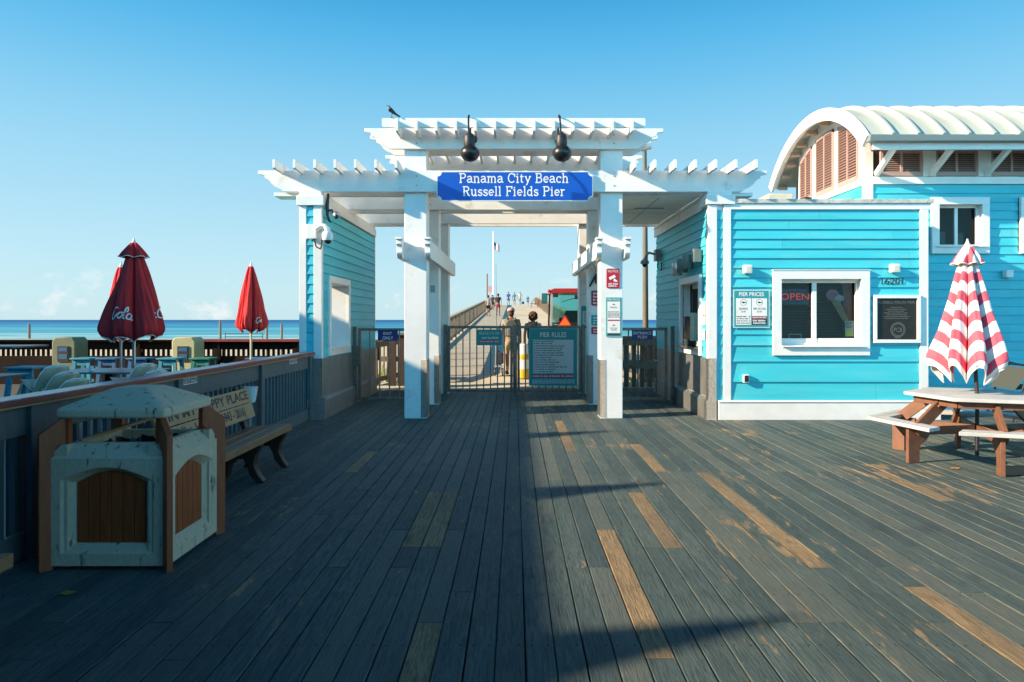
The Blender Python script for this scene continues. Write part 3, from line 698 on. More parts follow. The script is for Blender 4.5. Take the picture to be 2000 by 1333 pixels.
mb = MB(); mb.box(3.46, 5.02, SY-.045, SY+.12, 3.462, 3.53); mb.box(5.027, 6.69, SY-.045, SY+.12, 3.462, 3.53); mb.box(6.52, 6.69, SY+.12, 11.98, 3.462, 3.53); mb.box(3.12, 3.3, SY+.36, 15.15, 3.462, 3.53); make(mb, 'parapet_cap', M['greycap'], sh, bevel=.006)
mb = MB(); mb.box(3.06, 3.52, SY-.05, SY+.36, 3.445, 3.60); mb.box(3.09, 3.48, SY-.02, SY+.33, 3.60, 3.656); make(mb, 'post_cap', M['white'], sh, bevel=.005)
mb = MB(); mb.box(3.09, 3.12, SY+.36, 15.15, 3.42, 3.65); mb.tube([(3.07, 11.3, 3.60), (3.07, 15.1, 3.60)], .012, 6); make(mb, 'side_band', M['white'], sh, bevel=.003)
mb = MB(); mb.box(3.25, 6.80, SY-.05, SY+.015, 0, .285); mb.prism([(SY-.065, .285), (SY-.065, .297), (SY+.0, .312), (SY+.0, .285)], 'yz', 3.25, 6.80); make(mb, 'base_board', M['whiteclean'], sh, bevel=.003)
# front window
mb = MB(); frame(mb, 'x', SY+.0, -1, 4.125, 5.67, 1.03, 2.385, .135, .05); mb.box(4.11, 5.685, SY-.06, SY-.0, 2.387, 2.40); fo = make(mb, 'window_frame', M['whiteclean'], sh, bevel=.003)
mb = MB(); mb.box(WO[0]-.0, WO[1]+.03, SY-.10, SY+.06, 1.165, 1.185); make(mb, 'sill', M['whiteclean'], fo, bevel=.003)
mb = MB(); frame(mb, 'x', SY+.125, -1, WO[0], WO[1], WO[2], WO[3], .035, .05)
mb.box(4.80, 4.87, SY+.075, SY+.12, 1.225, 2.195); mb.box(4.295, 4.80, SY+.085, SY+.12, 1.225, 1.30); mb.box(4.87, 5.505, SY+.085, SY+.12, 1.225, 1.30); make(mb, 'sash', M['whiteclean'], fo, bevel=.002)
mb = MB(); mb.raw([(4.27,SY+.13,1.2),(5.53,SY+.13,1.2),(5.53,SY+.13,2.22),(4.27,SY+.13,2.22)], [(0,1,2,3)]); make(mb, 'pane', M['glass'], fo, recalc=False)
blind = pmat('grey_blind', (.006,.007,.008), rough=.6)
mb = MB()
for k in range(17): z = 1.36+k*.048; mb.beam((4.28, SY+.30, z), (5.53, SY+.30, z), .003, .034, (0,.5,1))
make(mb, 'blind', blind, sh)
# things stuck in the window
GY = SY+.15
mb = MB(); pk = 1
mb.prism([(5.13,1.93),(5.29,1.90),(5.50,1.42),(5.44,1.40)], 'xz', GY+.004, GY+.008, 1); mb.ball((5.17,GY+.01,2.00), .11, .012, .10, 14, 8, 0); mb.ball((5.27,GY+.008,1.95), .085, .012, .06, 14, 8, 2)
mb.prism([(5.34,1.42),(5.50,1.42),(5.50,2.2),(5.34,2.2)], 'xz', GY+.03, GY+.034, 3)
single(mb, 'ice_cream_poster', [pmat('pink_swirl', (.32,.05,.09), (.40,.12,.16), 14), pmat('cone_tan', (.30,.16,.06), (.2,.1,.04), 30), pmat('cream_swirl', (.35,.28,.27)), pmat('poster_red', (.12,.012,.02), (.05,.01,.02), 12)], 'pink ice cream cone poster inside the right pane of the front shop window', 'poster')
mb = MB(); mb.box(5.36, 5.50, GY-.012, GY-.010, 1.33, 1.58, 0); mb.box(5.37, 5.46, GY-.016, GY-.013, 1.345, 1.43, 1)
for k in range(5): mb.box(5.37, 5.48-.01*(k % 3), GY-.016, GY-.013, 1.55-.02*k, 1.558-.02*k, 2)
single(mb, 'notice_sheet', [pmat('pale_green_sheet', (.34,.42,.36)), pmat('yellow_label', (.62,.50,.03)), M['ink']], 'pale green sheet with a yellow label low in the right pane of the front window', 'notice')
# neon
t = thing('open_sign', 'dark oval open sign with red letters in the left pane of the front shop window', 'neon sign', (4.55, GY, 1.9))
nr = emat('neon_red', (.60,.03,.03), .32); nb_ = emat('neon_blue', (.015,.06,.22), .15)
mb = MB(); text(mb, 'OPEN', (4.55, GY+.0, 1.925), (1,0,0), (0,0,1), .105, .46); make(mb, 'lettering', nr, t, recalc=False)
mb = MB(); mb.tube([(4.55+.25*math.cos(a*.2618), GY, 1.975+.115*math.sin(a*.2618)) for a in range(25)], .006, 6); make(mb, 'ring', nb_, t)
mb = MB(); mb.box(4.285, 4.80, GY+.012, GY+.03, 1.84, 2.10); make(mb, 'backing', M['blackmatt'], t)
mb = MB(); mb.box(4.45, 4.66, GY+.004, GY+.012, 1.235, 1.37); mb.box(4.462, 4.648, GY+.001, GY+.0039, 1.247, 1.36, 1)
single(mb, 'price_card', [M['grey'], M['dark']], 'small grey framed card standing low in the left pane of the front window', 'card')
# side ticket window
mb = MB(); frame(mb, 'y', SX0-.0, -1, RO[0]-.11, RO[1]+.11, 1.0, 2.36, .115, .045); fs_ = make(mb, 'side_window_frame', M['whiteclean'], sh, bevel=.003)
mb = MB(); mb.box(SX0-.12, SX0+.06, RO[0]-.02, RO[1]+.02, 1.105, 1.135); make(mb, 'counter_ledge', M['steel'], fs_, bevel=.003)
mb = MB(); mb.box(SX0+.17, SX0+.20, RO[0], RO[1], RO[2], RO[3]-.0); mb.box(SX0+.15, SX0+.17, 11.98, 12.04, RO[2], RO[3]); make(mb, 'side_sash', M['whiteclean'], fs_)
mb = MB(); mb.box(SX0+.155, SX0+.168, 12.06, 12.60, 1.62, 2.16); make(mb, 'side_pane', M['dark'], fs_)
mb = MB(); mb.box(SX0-.06, SX0+.13, 12.25, 12.42, 1.25, 1.66); mb.box(SX0-.065, SX0-.06, 12.27, 12.40, 1.45, 1.62, 1); single(mb, 'card_terminal', [M['blackmatt'], M['navy']], 'black card terminal on the ledge of the side ticket window', 'terminal', bevel=.008)
mb = MB(); mb.box(SX0-.09, SX0+.02, 11.62, 11.80, 1.24, 1.72, 0); mb.box(SX0-.11, SX0+.02, 11.86, 11.98, 1.14, 1.26, 1); mb.tube([(SX0-.03,11.7,1.14),(SX0-.03,11.7,1.25)], .02, 8, 1)
single(mb, 'brochure_holder', [pmat('leaflets', (.30,.42,.33), (.5,.5,.40), 30), M['blackmatt']], 'clear holder full of leaflets standing on the side ticket window ledge', 'leaflet holder', bevel=.004)
mb = MB(); mb.box(SX0-.006, SX0+.02, SY+.095, 15.09, .36, .978); make(mb, 'metal_wainscot', M['corrug'], sh)
mb = MB(); mb.prism([(SX0-.055, 0), (SX0-.008, 0), (SX0-.008, .355), (SX0-.055, .30)], 'xz', SY+.095, 15.05); make(mb, 'metal_kickboard', M['corrug'], sh)
mb = MB(); mb.box(3.088, 3.215, SY-.026, SY-.019, .31, .98); mb.box(3.085, 3.0935, SY-.026, SY+.09, .31, .98); mb.box(3.055, 3.225, SY-.045, SY-.027, 0, .31); mb.box(3.055, 3.085, SY-.0265, SY+.09, 0, .31); make(mb, 'corner_guard', M['plate'], sh, smooth=0)
for z0, w0 in ((1.45, .20), (1.20, .17)):
    pass
t = thing('notice_sheets', 'two white paper notices pinned to the side wall of the shop near its corner', 'notice', (3.09, 11.2, 1.25))
mb = MB(); mb.box(3.098, 3.101, 11.10, 11.30, 1.52, 1.90); mb.box(3.096, 3.0975, 11.13, 11.26, 1.66, 1.68, 1); make(mb, 'sheet', [M['lettering'], M['red']], t)
mb = MB(); mb.box(3.098, 3.101, 11.12, 11.28, 1.27, 1.45)
for k in range(4): mb.box(3.0955, 3.0975, 11.13, 11.26, 1.30+.03*k, 1.312+.03*k, 1)
make(mb, 'sheet', [M['lettering'], M['ink']], t)

# roof top plant
t = thing('air_conditioner', 'off white air conditioning unit on the flat roof of the shop', 'air conditioner', (4.9, 13.2, 3.45))
mb = MB(); mb.box(4.66, 5.12, 12.55, 13.5, 3.50, 3.92); make(mb, 'housing', M['plasticwhite'], t, bevel=.015)
mb = MB(); mb.lathe([(0,0),(.13,0),(.13,.035),(0,.035)], (4.99, 12.53, 3.66), 20, 0, 'y'); make(mb, 'fan_cover', M['plasticwhite'], t)
mb = MB(); mb.box(4.66, 4.72, 12.6, 13.45, 3.444, 3.50); mb.box(5.05, 5.11, 12.6, 13.45, 3.444, 3.50); make(mb, 'feet', M['steel'], t)
t = thing('roof_vent', 'dark rusty vent pipe on the shop roof beside the air conditioning unit', 'vent', (5.3, 12.7, 3.45))
mb = MB(); mb.lathe([(.06,3.444),(.06,3.72),(.10,3.74),(.10,3.86),(.06,3.88)], (5.42,12.7,0), 12); make(mb, 'vent_cap', M['darkbrown'], t)
mb = MB(); mb.tube([(5.15,12.7,3.60),(5.36,12.7,3.56)], .035, 8); mb.box(5.16, 5.30, 12.6, 12.75, 3.444, 3.66); make(mb, 'duct', M['blackmatt'], t)

# ------------------------------------------------------------------ taller building with the barrel roof
bb = thing('beach_building', 'tall turquoise building with a white barrel roof and salmon louvred shutters behind the shop', 'building', (9, 13.4, 0))
BX, BY, BY2 = 6.16, 12.0, 14.85; EX = 17.0
EY, EY2, EZ = 11.30, 15.55, 4.64
cy = (EY+EY2)/2; rise = .96; ch = EY2-EY; RR = (ch*ch/4+rise*rise)/(2*rise); cz = EZ+rise-RR
def arcz(y, dr=0): return cz + math.sqrt(max(0, (RR-dr)**2-(y-cy)**2))
a0 = math.asin((EY-cy)/RR); a1 = -a0
def arcpts(dr, n=26, f=1.0): return [(cy+(RR-dr)*math.sin(a0*f+(a1-a0)*f*i/n), cz+(RR-dr)*math.cos(a0*f+(a1-a0)*f*i/n)) for i in range(n+1)]
def shell(mb, x0, x1, d0, d1, n=26, m=0, f=1.0):
    o = arcpts(d0, n, f); i_ = arcpts(d1, n, f); N = n+1
    vs = [(x, p[0], p[1]) for x in (x0, x1) for q in (o, i_) for p in q]
    fs = []
    for k in range(n):
        fs += [(k, k+1, 2*N+k+1, 2*N+k), (N+k, 3*N+k, 3*N+k+1, N+k+1), (k, N+k, N+k+1, k+1), (2*N+k, 2*N+k+1, 3*N+k+1, 3*N+k)]
    fs += [(0, 2*N, 3*N, N), (n, N+n, 3*N+n, 2*N+n)]
    mb.raw(vs, fs, m)
roofm = pmat('white_metal_roof', (.50,.54,.48), (.44,.48,.43), 2, .35, c3=(.45,.46,.40), s3=3, t3=(.6,.8), metal=.1)
mb = MB(); shell(mb, 5.86, EX, 0, .05); rf = make(mb, 'roof', roofm, bb, smooth=30)
RX = [6.25+.42*k for k in range(26)]
mb = MB()
for x in RX: shell(mb, x-.022, x+.022, -.07, .002)
make(mb, 'standing_seams', roofm, rf, smooth=30)
mb = MB(); shell(mb, 5.80, 5.858, -.035, .19, f=1.015); shell(mb, 5.865, 5.93, .052, .13); make(mb, 'barge_board', M['whiteclean'], bb, smooth=30)
mb = MB(); mb.prism([(EY-.10, EZ-.10), (EY+.02, EZ-.10), (EY+.02, EZ+.02), (EY-.12, EZ+.0)], 'yz', 5.83, EX); make(mb, 'gutter', pmat('dull_gutter', (.20,.25,.25), rough=.5), bb, bevel=.004)
mb = MB(); mb.box(5.95, EX, EY+.02, EY+.08, EZ-.21, EZ-.02); make(mb, 'eave_board', M['whiteclean'], bb)
lkm = pmat('warm_soffit_wood', (.55,.40,.28), (.5,.36,.25), 6)
for (y, z) in [(cy+(RR-.16)*math.sin(t_), cz+(RR-.16)*math.cos(t_)) for t_ in [a1*f_ for f_ in (.98,.84,.70,.56,.42,.2,-.05,-.3,-.55,-.8)]]:
    mb = MB(); mb.beam((5.93, y, z), (6.14, y, z), .05, .09, (0, y-cy, z-cz)); make(mb, 'lookout', lkm, bb)
# gable
gp = [(BY+.0, 3.98), (BY2, 3.98)] + [(y, z) for y, z in reversed([p for p in arcpts(.06, 40) if BY < p[0] < BY2])]
mb = MB(); mb.prism(gp, 'yz', BX+.0, BX+.12); make(mb, 'gable_wall', M['whiteclean'], bb)
mb = MB()
mb.box(BX+.02, BX+.14, BY+.10, BY2, 0, 3.98); 
for (a, b, c, d) in ((BX+.10, 7.40, 0, 3.98), (8.22, 8.96, 0, 3.98), (9.76, 10.0, 0, 3.98), (7.40, 8.22, 0, 2.86), (7.40, 8.22, 3.65, 3.98), (8.96, 9.76, 0, 2.86), (8.96, 9.76, 3.65, 3.98)): mb.box(a, b, BY+.03, BY+.12, c, d)
mb.box(7.1, 10.1, BY+.6, BY+.65, 2.5, 3.89)
mb.box(BX+.10, EX, BY+.03, BY+.12, 3.98, 4.56)
mb.box(BX, EX, BY2, BY2+.1, 0, EZ)
mb.box(10.0, EX, BY+.03, BY+.12, 0, 3.98); mb.box(BX+.2, EX, BY+.2, BY2, 3.9, 3.96)
make(mb, 'wall_core', M['dark'], bb)
OW = (7.36, 8.26, 2.82, 3.69)
mb = MB(); siding(mb, 'x', BY+.03, -1, BX+.14, 8.72, zlines(.30, 3.98, .1555), [OW]); siding(mb, 'x', BY+.03, -1, 8.72, EX, zlines(.30, 3.98, .1555), [(8.86, 9.8, 2.8, 3.75)])
make(mb, 'front_siding', M['teal'], bb)
mb = MB(); siding(mb, 'y', BX+.02, -1, BY+.1, BY2, zlines(3.0, 3.98, .155)); make(mb, 'side_siding', M['teal'], bb)
mb = MB(); mb.box(BX-.005, BX+.14, BY-.005, BY+.10, 0, 4.56); make(mb, 'corner_board', M['whiteclean'], bb, bevel=.004)
mb = MB(); mb.box(BX+.13, EX, BY-.02, BY+.05, 3.985, 4.115); mb.box(BX-.02, BX+.05, BY-.0, BY2, 3.985, 4.115); make(mb, 'band', M['whiteclean'], bb, bevel=.004)
mb = MB(); mb.box(6.64, EX, BY-.03, BY+.02, 0, .30); make(mb, 'base_board', M['whiteclean'], bb, bevel=.004)
PITCH = .965
for k in range(9):
    x = 6.42 + k*PITCH
    sh_ = MB(); x0, x1, z0, z1 = x, x+.74, 4.125, 4.56
    for (a, b, c, d) in ((x0, x1, z0, z0+.07), (x0, x1, z1-.03, z1), (x0, x0+.045, z0+.07, z1-.03), (x1-.045, x1, z0+.07, z1-.03), (x0+.35, x0+.39, z0+.07, z1-.03)): sh_.box(a, b, BY-.03, BY+.02, c, d)
    for q in range(10):
        z = z0+.09+q*.034
        for (a, b) in ((x0+.045, x0+.35), (x0+.39, x1-.045)): sh_.beam((a, BY+.0, z), (b, BY+.0, z), .036, .008, (0, -.75, 1))
    make(sh_, 'shutter', M['salmon'], bb, smooth=0)
    mb = MB(); mb.box(x1+.002, x+PITCH-.002, BY-.04, BY+.03, 4.117, 4.56); make(mb, 'front_post', M['whiteclean'], bb)
    mb = MB(); xb = x1+.11 if k else x1+.11
    mb.beam((xb-PITCH+.03, BY-.04, 4.15), (xb-PITCH+.03, EY+.05, EZ-.14), .07, .09, (0, 1, 1)); make(mb, 'eave_brace', M['whiteclean'], bb, bevel=.003)
def gshutter(y0, y1):
    mb = MB(); zb = 4.19; X = BX-.03; t = .04
    def top(y): return arcz(y, .30)
    N = 8
    for (a, b) in ((y0, y0+t), ((y0+y1)/2-.018, (y0+y1)/2+.018), (y1-t, y1)):
        mb.prism([(a, zb), (b, zb), (b, top(b)-.02), (a, top(a)-.02)], 'yz', X, BX-.001)
    mb.box(X, BX-.001, y0, y1, zb-.09, zb)
    ya = [y0+(y1-y0)*i/N for i in range(N+1)]
    for a, b in zip(ya, ya[1:]): mb.prism([(a, top(a)-.06), (b, top(b)-.06), (b, top(b)), (a, top(a))], 'yz', X, BX-.001)
    z = zb+.03
    while z < max(top(y0), top(y1))-.05:
        for (a, b) in ((y0+t, (y0+y1)/2-.018), ((y0+y1)/2+.018, y1-t)):
            if top((a+b)/2)-.05 > z:
                mb.beam((X+.012, a, z), (X+.012, b, z), .046, .008, (-.6, 0, 1))
        z += .052
    mb.prism([(y0+.01, zb), (y1-.01, zb), (y1-.01, min(top(y1), 9)-.02), ((y0+y1)/2, top((y0+y1)/2)-.02), (y0+.01, top(y0)-.02)], 'yz', BX-.006, BX-.003, 1)
    make(mb, 'gable_shutter', [M['salmon'], pmat('shutter_back', (.20,.115,.095))], bb, smooth=0)
gshutter(12.22, 12.98); gshutter(13.17, 13.93); gshutter(14.12, 14.70)
# window of the tall building
def win(x0, x1, z0, z1, label=None):
    mb = MB(); frame(mb, 'x', BY+.01, -1, x0-.05, x1+.06, z0-.06, z1+.06, .13, .06); f = make(mb, 'window_frame', M['whiteclean'], bb, bevel=.003)
    mb = MB(); frame(mb, 'x', BY+.13, -1, x0+.07, x1-.06, z0+.07, z1-.07, .04, .05); mb.box((x0+x1)/2-.025, (x0+x1)/2+.03, BY+.08, BY+.125, z0+.11, z1-.11)
    make(mb, 'sash', M['whiteclean'], f, bevel=.002)
    for a, b, c, d in ((x0+.07, x0+.075, z0, z1), ): pass
    mb = MB(); mb.box(x0+.02, x1, BY-.09, BY+.02, z0+.055, z0+.075); make(mb, 'sill', M['whiteclean'], f)
    mb = MB(); mb.box(x0+.04, x0+.07, BY-.04, BY+.13, z0+.07, z1-.07); mb.box(x1-.06, x1-.03, BY-.04, BY+.13, z0+.07, z1-.07); mb.box(x0+.04, x1-.03, BY-.04, BY+.13, z1-.07, z1-.04); make(mb, 'reveal', M['whiteclean'], f)
    mb = MB(); mb.raw([(x0+.08,BY+.10,z0+.08),(x1-.07,BY+.10,z0+.08),(x1-.07,BY+.10,z1-.08),(x0+.08,BY+.10,z1-.08)], [(0,1,2,3)]); make(mb, 'pane', M['glass'], f, recalc=False)
    mb = MB(); mb.box(x0+.14, x0+.28, BY+.115, BY+.119, z0+.10, z0+.34); mb.box(x0+.50, x0+.60, BY+.115, BY+.119, z0+.10, z0+.32); make(mb, 'curtain', pmat('dim_curtain', (.03,.05,.06)), f)
win(7.36, 8.26, 2.82, 3.69); win(8.92, 9.8, 2.82, 3.69)

# the building at the photographer's left whose shadow lies over the boards
nb = thing('neighbour_building', 'tall pale beach building left of the camera that shades the boardwalk', 'building', (-16, 0, 0))
mb = MB(); XC = -13.0; ZC = (0.25-XC)*.462; YE = 9.95
mb.box(-22, XC, -22, YE, -3, ZC-.25); make(mb, 'wall', M['bluegrey'], nb)
mb = MB(); mb.box(-22.2, XC+.001, -22.2, YE+.0, ZC-.245, ZC); make(mb, 'parapet', M['greycap'], nb)
for yy in (5.63-11.96, 5.63-8.97, 5.63-5.98, 5.63-2.99-3.3, 5.63-.32-3.0, 5.63):
    pass
for yg in (3.32, 6.34, 9.48):
    yb = yg - .30*(.25-XC) - .08
    mb = MB(); zt = ZC+.73
    mb.raw([(XC-.5,yb-.20,ZC),(XC-.001,yb-.20,ZC),(XC-.001,yb+.20,ZC),(XC-.5,yb+.20,ZC),(XC-.2,yb,zt)], [(3,2,1,0),(0,1,4),(1,2,4),(2,3,4),(3,0,4)]); make(mb, 'finial', M['greycap'], nb, smooth=0)


# unseen block added behind the camera to hold skylight off the boards
kb = thing('sky_blocker', 'dark unseen block added behind the camera to dim skylight on the boards', 'building', (-3, -8, 0))
mb = MB(); mb.box(-12.9, 6.5, -12, -3.6, -1, 5.6); make(mb, 'wall', M['bluegrey'], kb)
mb = MB(); mb.box(-13.0, 6.8, -12.3, -3.3, 5.601, 5.8); make(mb, 'roof', M['bluegrey'], kb)
# ------------------------------------------------------------------ signs
def cutplate(x0, x1, z0, z1, c):
    a = [(x0+c, z0), (x1-c, z0)]
    def notch(cx_, cz_, s0, s1): return [(cx_+c*math.cos(R(s0+(s1-s0)*i/5)), cz_+c*math.sin(R(s0+(s1-s0)*i/5))) for i in range(6)]
    return notch(x0, z0, 90, 0) + notch(x1, z0, 180, 90) + notch(x1, z1, 270, 180) + notch(x0, z1, 0, -90)
SGY = 10.93
t = thing('gate_sign', 'royal blue sign lettered Panama City Beach Russell Fields Pier hung on the pergola beam', 'sign', (0, SGY, 3.5))
x0, x1, z0, z1 = -1.25, 1.25, 3.50, 3.975
mb = MB(); mb.prism(cutplate(x0, x1, z0, z1, .075), 'xz', SGY-.012, SGY+.012); make(mb, 'border', M['lettering'], t)
mb = MB(); mb.prism(cutplate(x0+.014, x1-.014, z0+.014, z1-.014, .07), 'xz', SGY-.015, SGY-.0125); make(mb, 'panel', M['blue'], t)
mb = MB(); mb.box(-1.0, 1.0, SGY+.013, SGY+.047, 3.7, 3.78); make(mb, 'bracket', M['grey'], t)
mb = MB()
for s, zf_, wd in (('Panama City Beach', 3.795, 1.76), ('Russell Fields Pier', 3.585, 1.65)):
    tot = sum(SLAB[c][0]+.03 for c in s); kx = wd/tot; kz = .142
    slab_line(mb, s, lambda a, b, q: (a*kx-.01, SGY-.0175-.0006*q, zf_+b*kz), w=.135)
make(mb, 'lettering', M['lettering'], t, recalc=False, smooth=0)

def board(name, label, cat, x0, x1, z0, z1, y, mat, border=None, bw=.012, r=.02, group=None):
    t = thing(name, label, cat, ((x0+x1)/2, y, z0), group)
    def rr(a, b, c, d, r):
        p = []
        for cx_, cz_, s in ((b-r, d-r, 0), (a+r, d-r, 90), (a+r, c+r, 180), (b-r, c+r, 270)):
            p += [(cx_+r*math.cos(R(s+30*i)), cz_+r*math.sin(R(s+30*i))) for i in range(4)]
        return p
    mb = MB(); mb.prism(rr(x0, x1, z0, z1, r), 'xz', y-.008, y); make(mb, 'border' if border else 'panel', border or mat, t)
    if border: mb = MB(); mb.prism(rr(x0+bw, x1-bw, z0+bw, z1-bw, max(r-bw, .004)), 'xz', y-.010, y-.0085); make(mb, 'panel', mat, t)
    return t
rd = random.Random(5)
def plate(mb, a, b, c, d, y, m=0): mb.raw([(a,y,c),(b,y,c),(b,y,d),(a,y,d)], [(0,1,2,3)], m)
U3, V3 = (1,0,0), (0,0,1)
def T(mb, s, x, y, z, h, wd=None, m=0, bold=0, al='c'): text(mb, s, (x, y, z), U3, V3, h, wd, bold, al, m)

# pier rules on the right leaf of the main gate
GY0 = 14.62
a, b = PX(1033, GY0), PX(1128, GY0); c, d = PZ(754, GY0), PZ(642, GY0)
t = board('rules_sign', 'large teal pier rules board hung on the right leaf of the main gate', 'sign', a, b, c, d, GY0, M['signteal'], pmat('sign_edge_teal', (.10,.45,.45), rough=.4))
mb = MB(); plate(mb, a+.09, b-.09, c+.27, d-.24, GY0-.012); make(mb, 'text_panel', M['paper'], t, recalc=False)
mb = MB(); T(mb, 'PIER RULES', (a+b)/2, GY0-.013, d-.185, .105, .56, bold=.012)
for k in range(3): dashes(mb, a+.07, b-.06, c+.12-.033*k, GY0-.013, .018, rd)
make(mb, 'lettering', M['lettering'], t, recalc=False)
mb = MB()
for k in range(14): dashes(mb, a+.14, b-.12, d-.285-.050*k, GY0-.014, .026, rd, 0, rd.uniform(.45, 1)); plate(mb, a+.105, a+.125, d-.285-.050*k, d-.262-.050*k, GY0-.014)
make(mb, 'rule_lines', M['ink'], t, recalc=False)
mb = MB(); plate(mb, a+.08, b-.08, c+.175, c+.245, GY0-.013); dashes(mb, a+.10, b-.09, c+.195, GY0-.0145, .03, rd, 1); make(mb, 'warning_strip', [M['red'], M['lettering']], t, recalc=False)
a, b = PX(932, GY0), PX(980, GY0); c, d = PZ(675, GY0), PZ(644, GY0)
t = board('fish_sign', 'small teal release live fish board hung on the left leaf of the main gate', 'sign', a, b, c, d, GY0, M['signteal'])
mb = MB(); T(mb, 'RELEASE LIVE FISH', (a+b)/2, GY0-.010, d-.11, .065, b-a-.09); dashes(mb, a+.10, b-.08, d-.20, GY0-.010, .045, rd); make(mb, 'lettering', M['paper'], t, recalc=False)
mb = MB(); plate(mb, a+.05, b-.05, c+.06, c+.11, GY0-.010); dashes(mb, a+.06, b-.05, c+.072, GY0-.012, .025, rd, 1); make(mb, 'warning_strip', [M['red'], M['lettering']], t, recalc=False)
# side gates
SG = 13.03
a, b = PX(738, SG), PX(777, SG); c, d = PZ(666, SG), PZ(645, SG)
t = board('exit_sign', 'navy exit only sign on the left side gate', 'sign', a, b, c, d, SG, M['navy'], r=.006)
mb = MB(); T(mb, 'EXIT', (a+b)/2, SG-.010, d-.090, .055, .16); T(mb, 'ONLY', (a+b)/2, SG-.010, c+.025, .06, .20); make(mb, 'lettering', M['lettering'], t, recalc=False)
mb = MB(); mb.tube([(a+.10, SG-.03, d+.01), (b-.07, SG-.03, d+.01)], .026, 10); make(mb, 'gate_closer', M['steel'], t)
a, b = PX(1234, SG), PX(1275, SG); c, d = PZ(664, SG), PZ(645, SG)
t = board('entrance_sign', 'navy entrance push sign on the right side gate', 'sign', a, b, c, d, SG, M['navy'], r=.006)
mb = MB(); T(mb, 'ENTRANCE', (a+b)/2, SG-.010, d-.085, .055, .34); T(mb, 'PUSH', (a+b)/2, SG-.010, c+.025, .055, .17); make(mb, 'lettering', M['lettering'], t, recalc=False)
# on the right front post
PY = 11.045
a, b = PX(1184.5, PY), PX(1210, PY); c, d = PZ(563, PY), PZ(525, PY)
t = board('notice_sign', 'red notice sign with a white camera symbol on the right front post', 'sign', a, b, c, d, PY, M['red'])
mb = MB(); T(mb, 'NOTICE', (a+b)/2, PY-.010, d-.062, .038, .165)
mb.prism([(a+.035, c+.17), (a+.13, c+.215), (a+.15, c+.175), (a+.055, c+.13)], 'xz', PY-.0105, PY-.0100); mb.prism([(a+.11, c+.13), (a+.125, c+.155), (a+.17, c+.12), (a+.18, c+.10), (a+.12, c+.105)], 'xz', PY-.0112, PY-.0107)
for k in range(2):
    dashes(mb, a+.03, b-.02, c+.055-.034*k, PY-.010, .026, rd)
make(mb, 'lettering', M['lettering'], t, recalc=False)
a, b = PX(1183, PY), PX(1214, PY); c, d = PZ(658, PY), PZ(581, PY)
t = board('price_sign', 'narrow teal edged pier prices sign on the right front post below the red notice', 'sign', a, b, c, d, PY, M['signteal'], pmat('price_edge', (.22,.52,.50), rough=.4), r=.008)
mb = MB(); plate(mb, a+.025, b-.025, c+.06, d-.07, PY-.0112); make(mb, 'text_panel', M['whiteclean'], t, recalc=False)
mb = MB(); T(mb, 'PIER PRICES', (a+b)/2, PY-.0115, d-.055, .034, .20); make(mb, 'lettering', M['lettering'], t, recalc=False)
mb = MB()
def fish(mb, x, y, z, s, m=0):
    mb.prism([(x-s, z), (x-s*.4, z+s*.42), (x+s*.3, z+s*.3), (x+s*.6, z+s*.05), (x+s, z+s*.32), (x+s, z-s*.32), (x+s*.6, z-s*.05), (x+s*.3, z-s*.3), (x-s*.4, z-s*.42)], 'xz', y-.001, y, m)
for zz, lab in ((d-.115, 'FISHING'), (c+.185, 'SPECTATORS')):
    fish(mb, (a+b)/2, PY-.0125, zz, .022); T(mb, lab, (a+b)/2, PY-.0125, zz-.06, .022, .11)
for k in range(5): dashes(mb, a+.035, b-.03, d-.24-.022*k, PY-.0125, .012, rd)
dashes(mb, a+.09, b-.08, c+.10, PY-.0125, .018, rd)
plate(mb, a+.03, b-.03, c+.022, c+.05, PY-.0125)
make(mb, 'ink_marks', M['ink'], t, recalc=False)
mb = MB(); plate(mb, a+.03, b-.03, c+.255, c+.275, PY-.0125); make(mb, 'red_strip', M['red'], t, recalc=False)
# on the second right post
P2 = 12.845
for nm, lab, z0, z1, mt, rows in (('warning_sign', 'upper maroon warning sign with four white lines on the middle right post', 568, 597, M['red'], 4),
                                  ('fishing_sign', 'teal sign on the middle right post between two red signs', 616, 636, M['signteal'], 3),
                                  ('caution_sign', 'lower small red sign with two white lines on the middle right post', 639, 653, M['red'], 2)):
    a, b = 1.44, 1.72; c, d = PZ(z1, P2), PZ(z0, P2)
    t = board(nm, lab, 'sign', a, b, c, d, P2, mt)
    mb = MB(); hh = (d-c-.04)/rows
    for k in range(rows): dashes(mb, a+.035, b-.02, d-.02-hh*(k+.85), P2-.010, hh*.6, rd)
    make(mb, 'lettering', M['lettering'], t, recalc=False)
mb = MB(); mb.box(1.58, 1.70, P2-.02, P2, PZ(609, P2), PZ(598.5, P2)); single(mb, 'alarm_box', M['blackmatt'], 'small dark box under the maroon sign on the middle right post', 'box', bevel=.004)
P3 = 14.695
a, b = 1.43, 1.72; c, d = PZ(641, P3), PZ(598, P3)
t = board('regulations_sign', 'teal headed sheet of regulations on the rear right post behind the gate', 'sign', a, b, c, d, P3, M['signteal'])
mb = MB(); plate(mb, a+.03, b-.03, c+.04, d-.11, P3-.010); make(mb, 'text_panel', M['paper'], t, recalc=False)
mb = MB()
for k in range(6): dashes(mb, a+.05, b-.04, d-.16-.04*k, P3-.0115, .02, rd)
make(mb, 'text_lines', M['ink'], t, recalc=False)
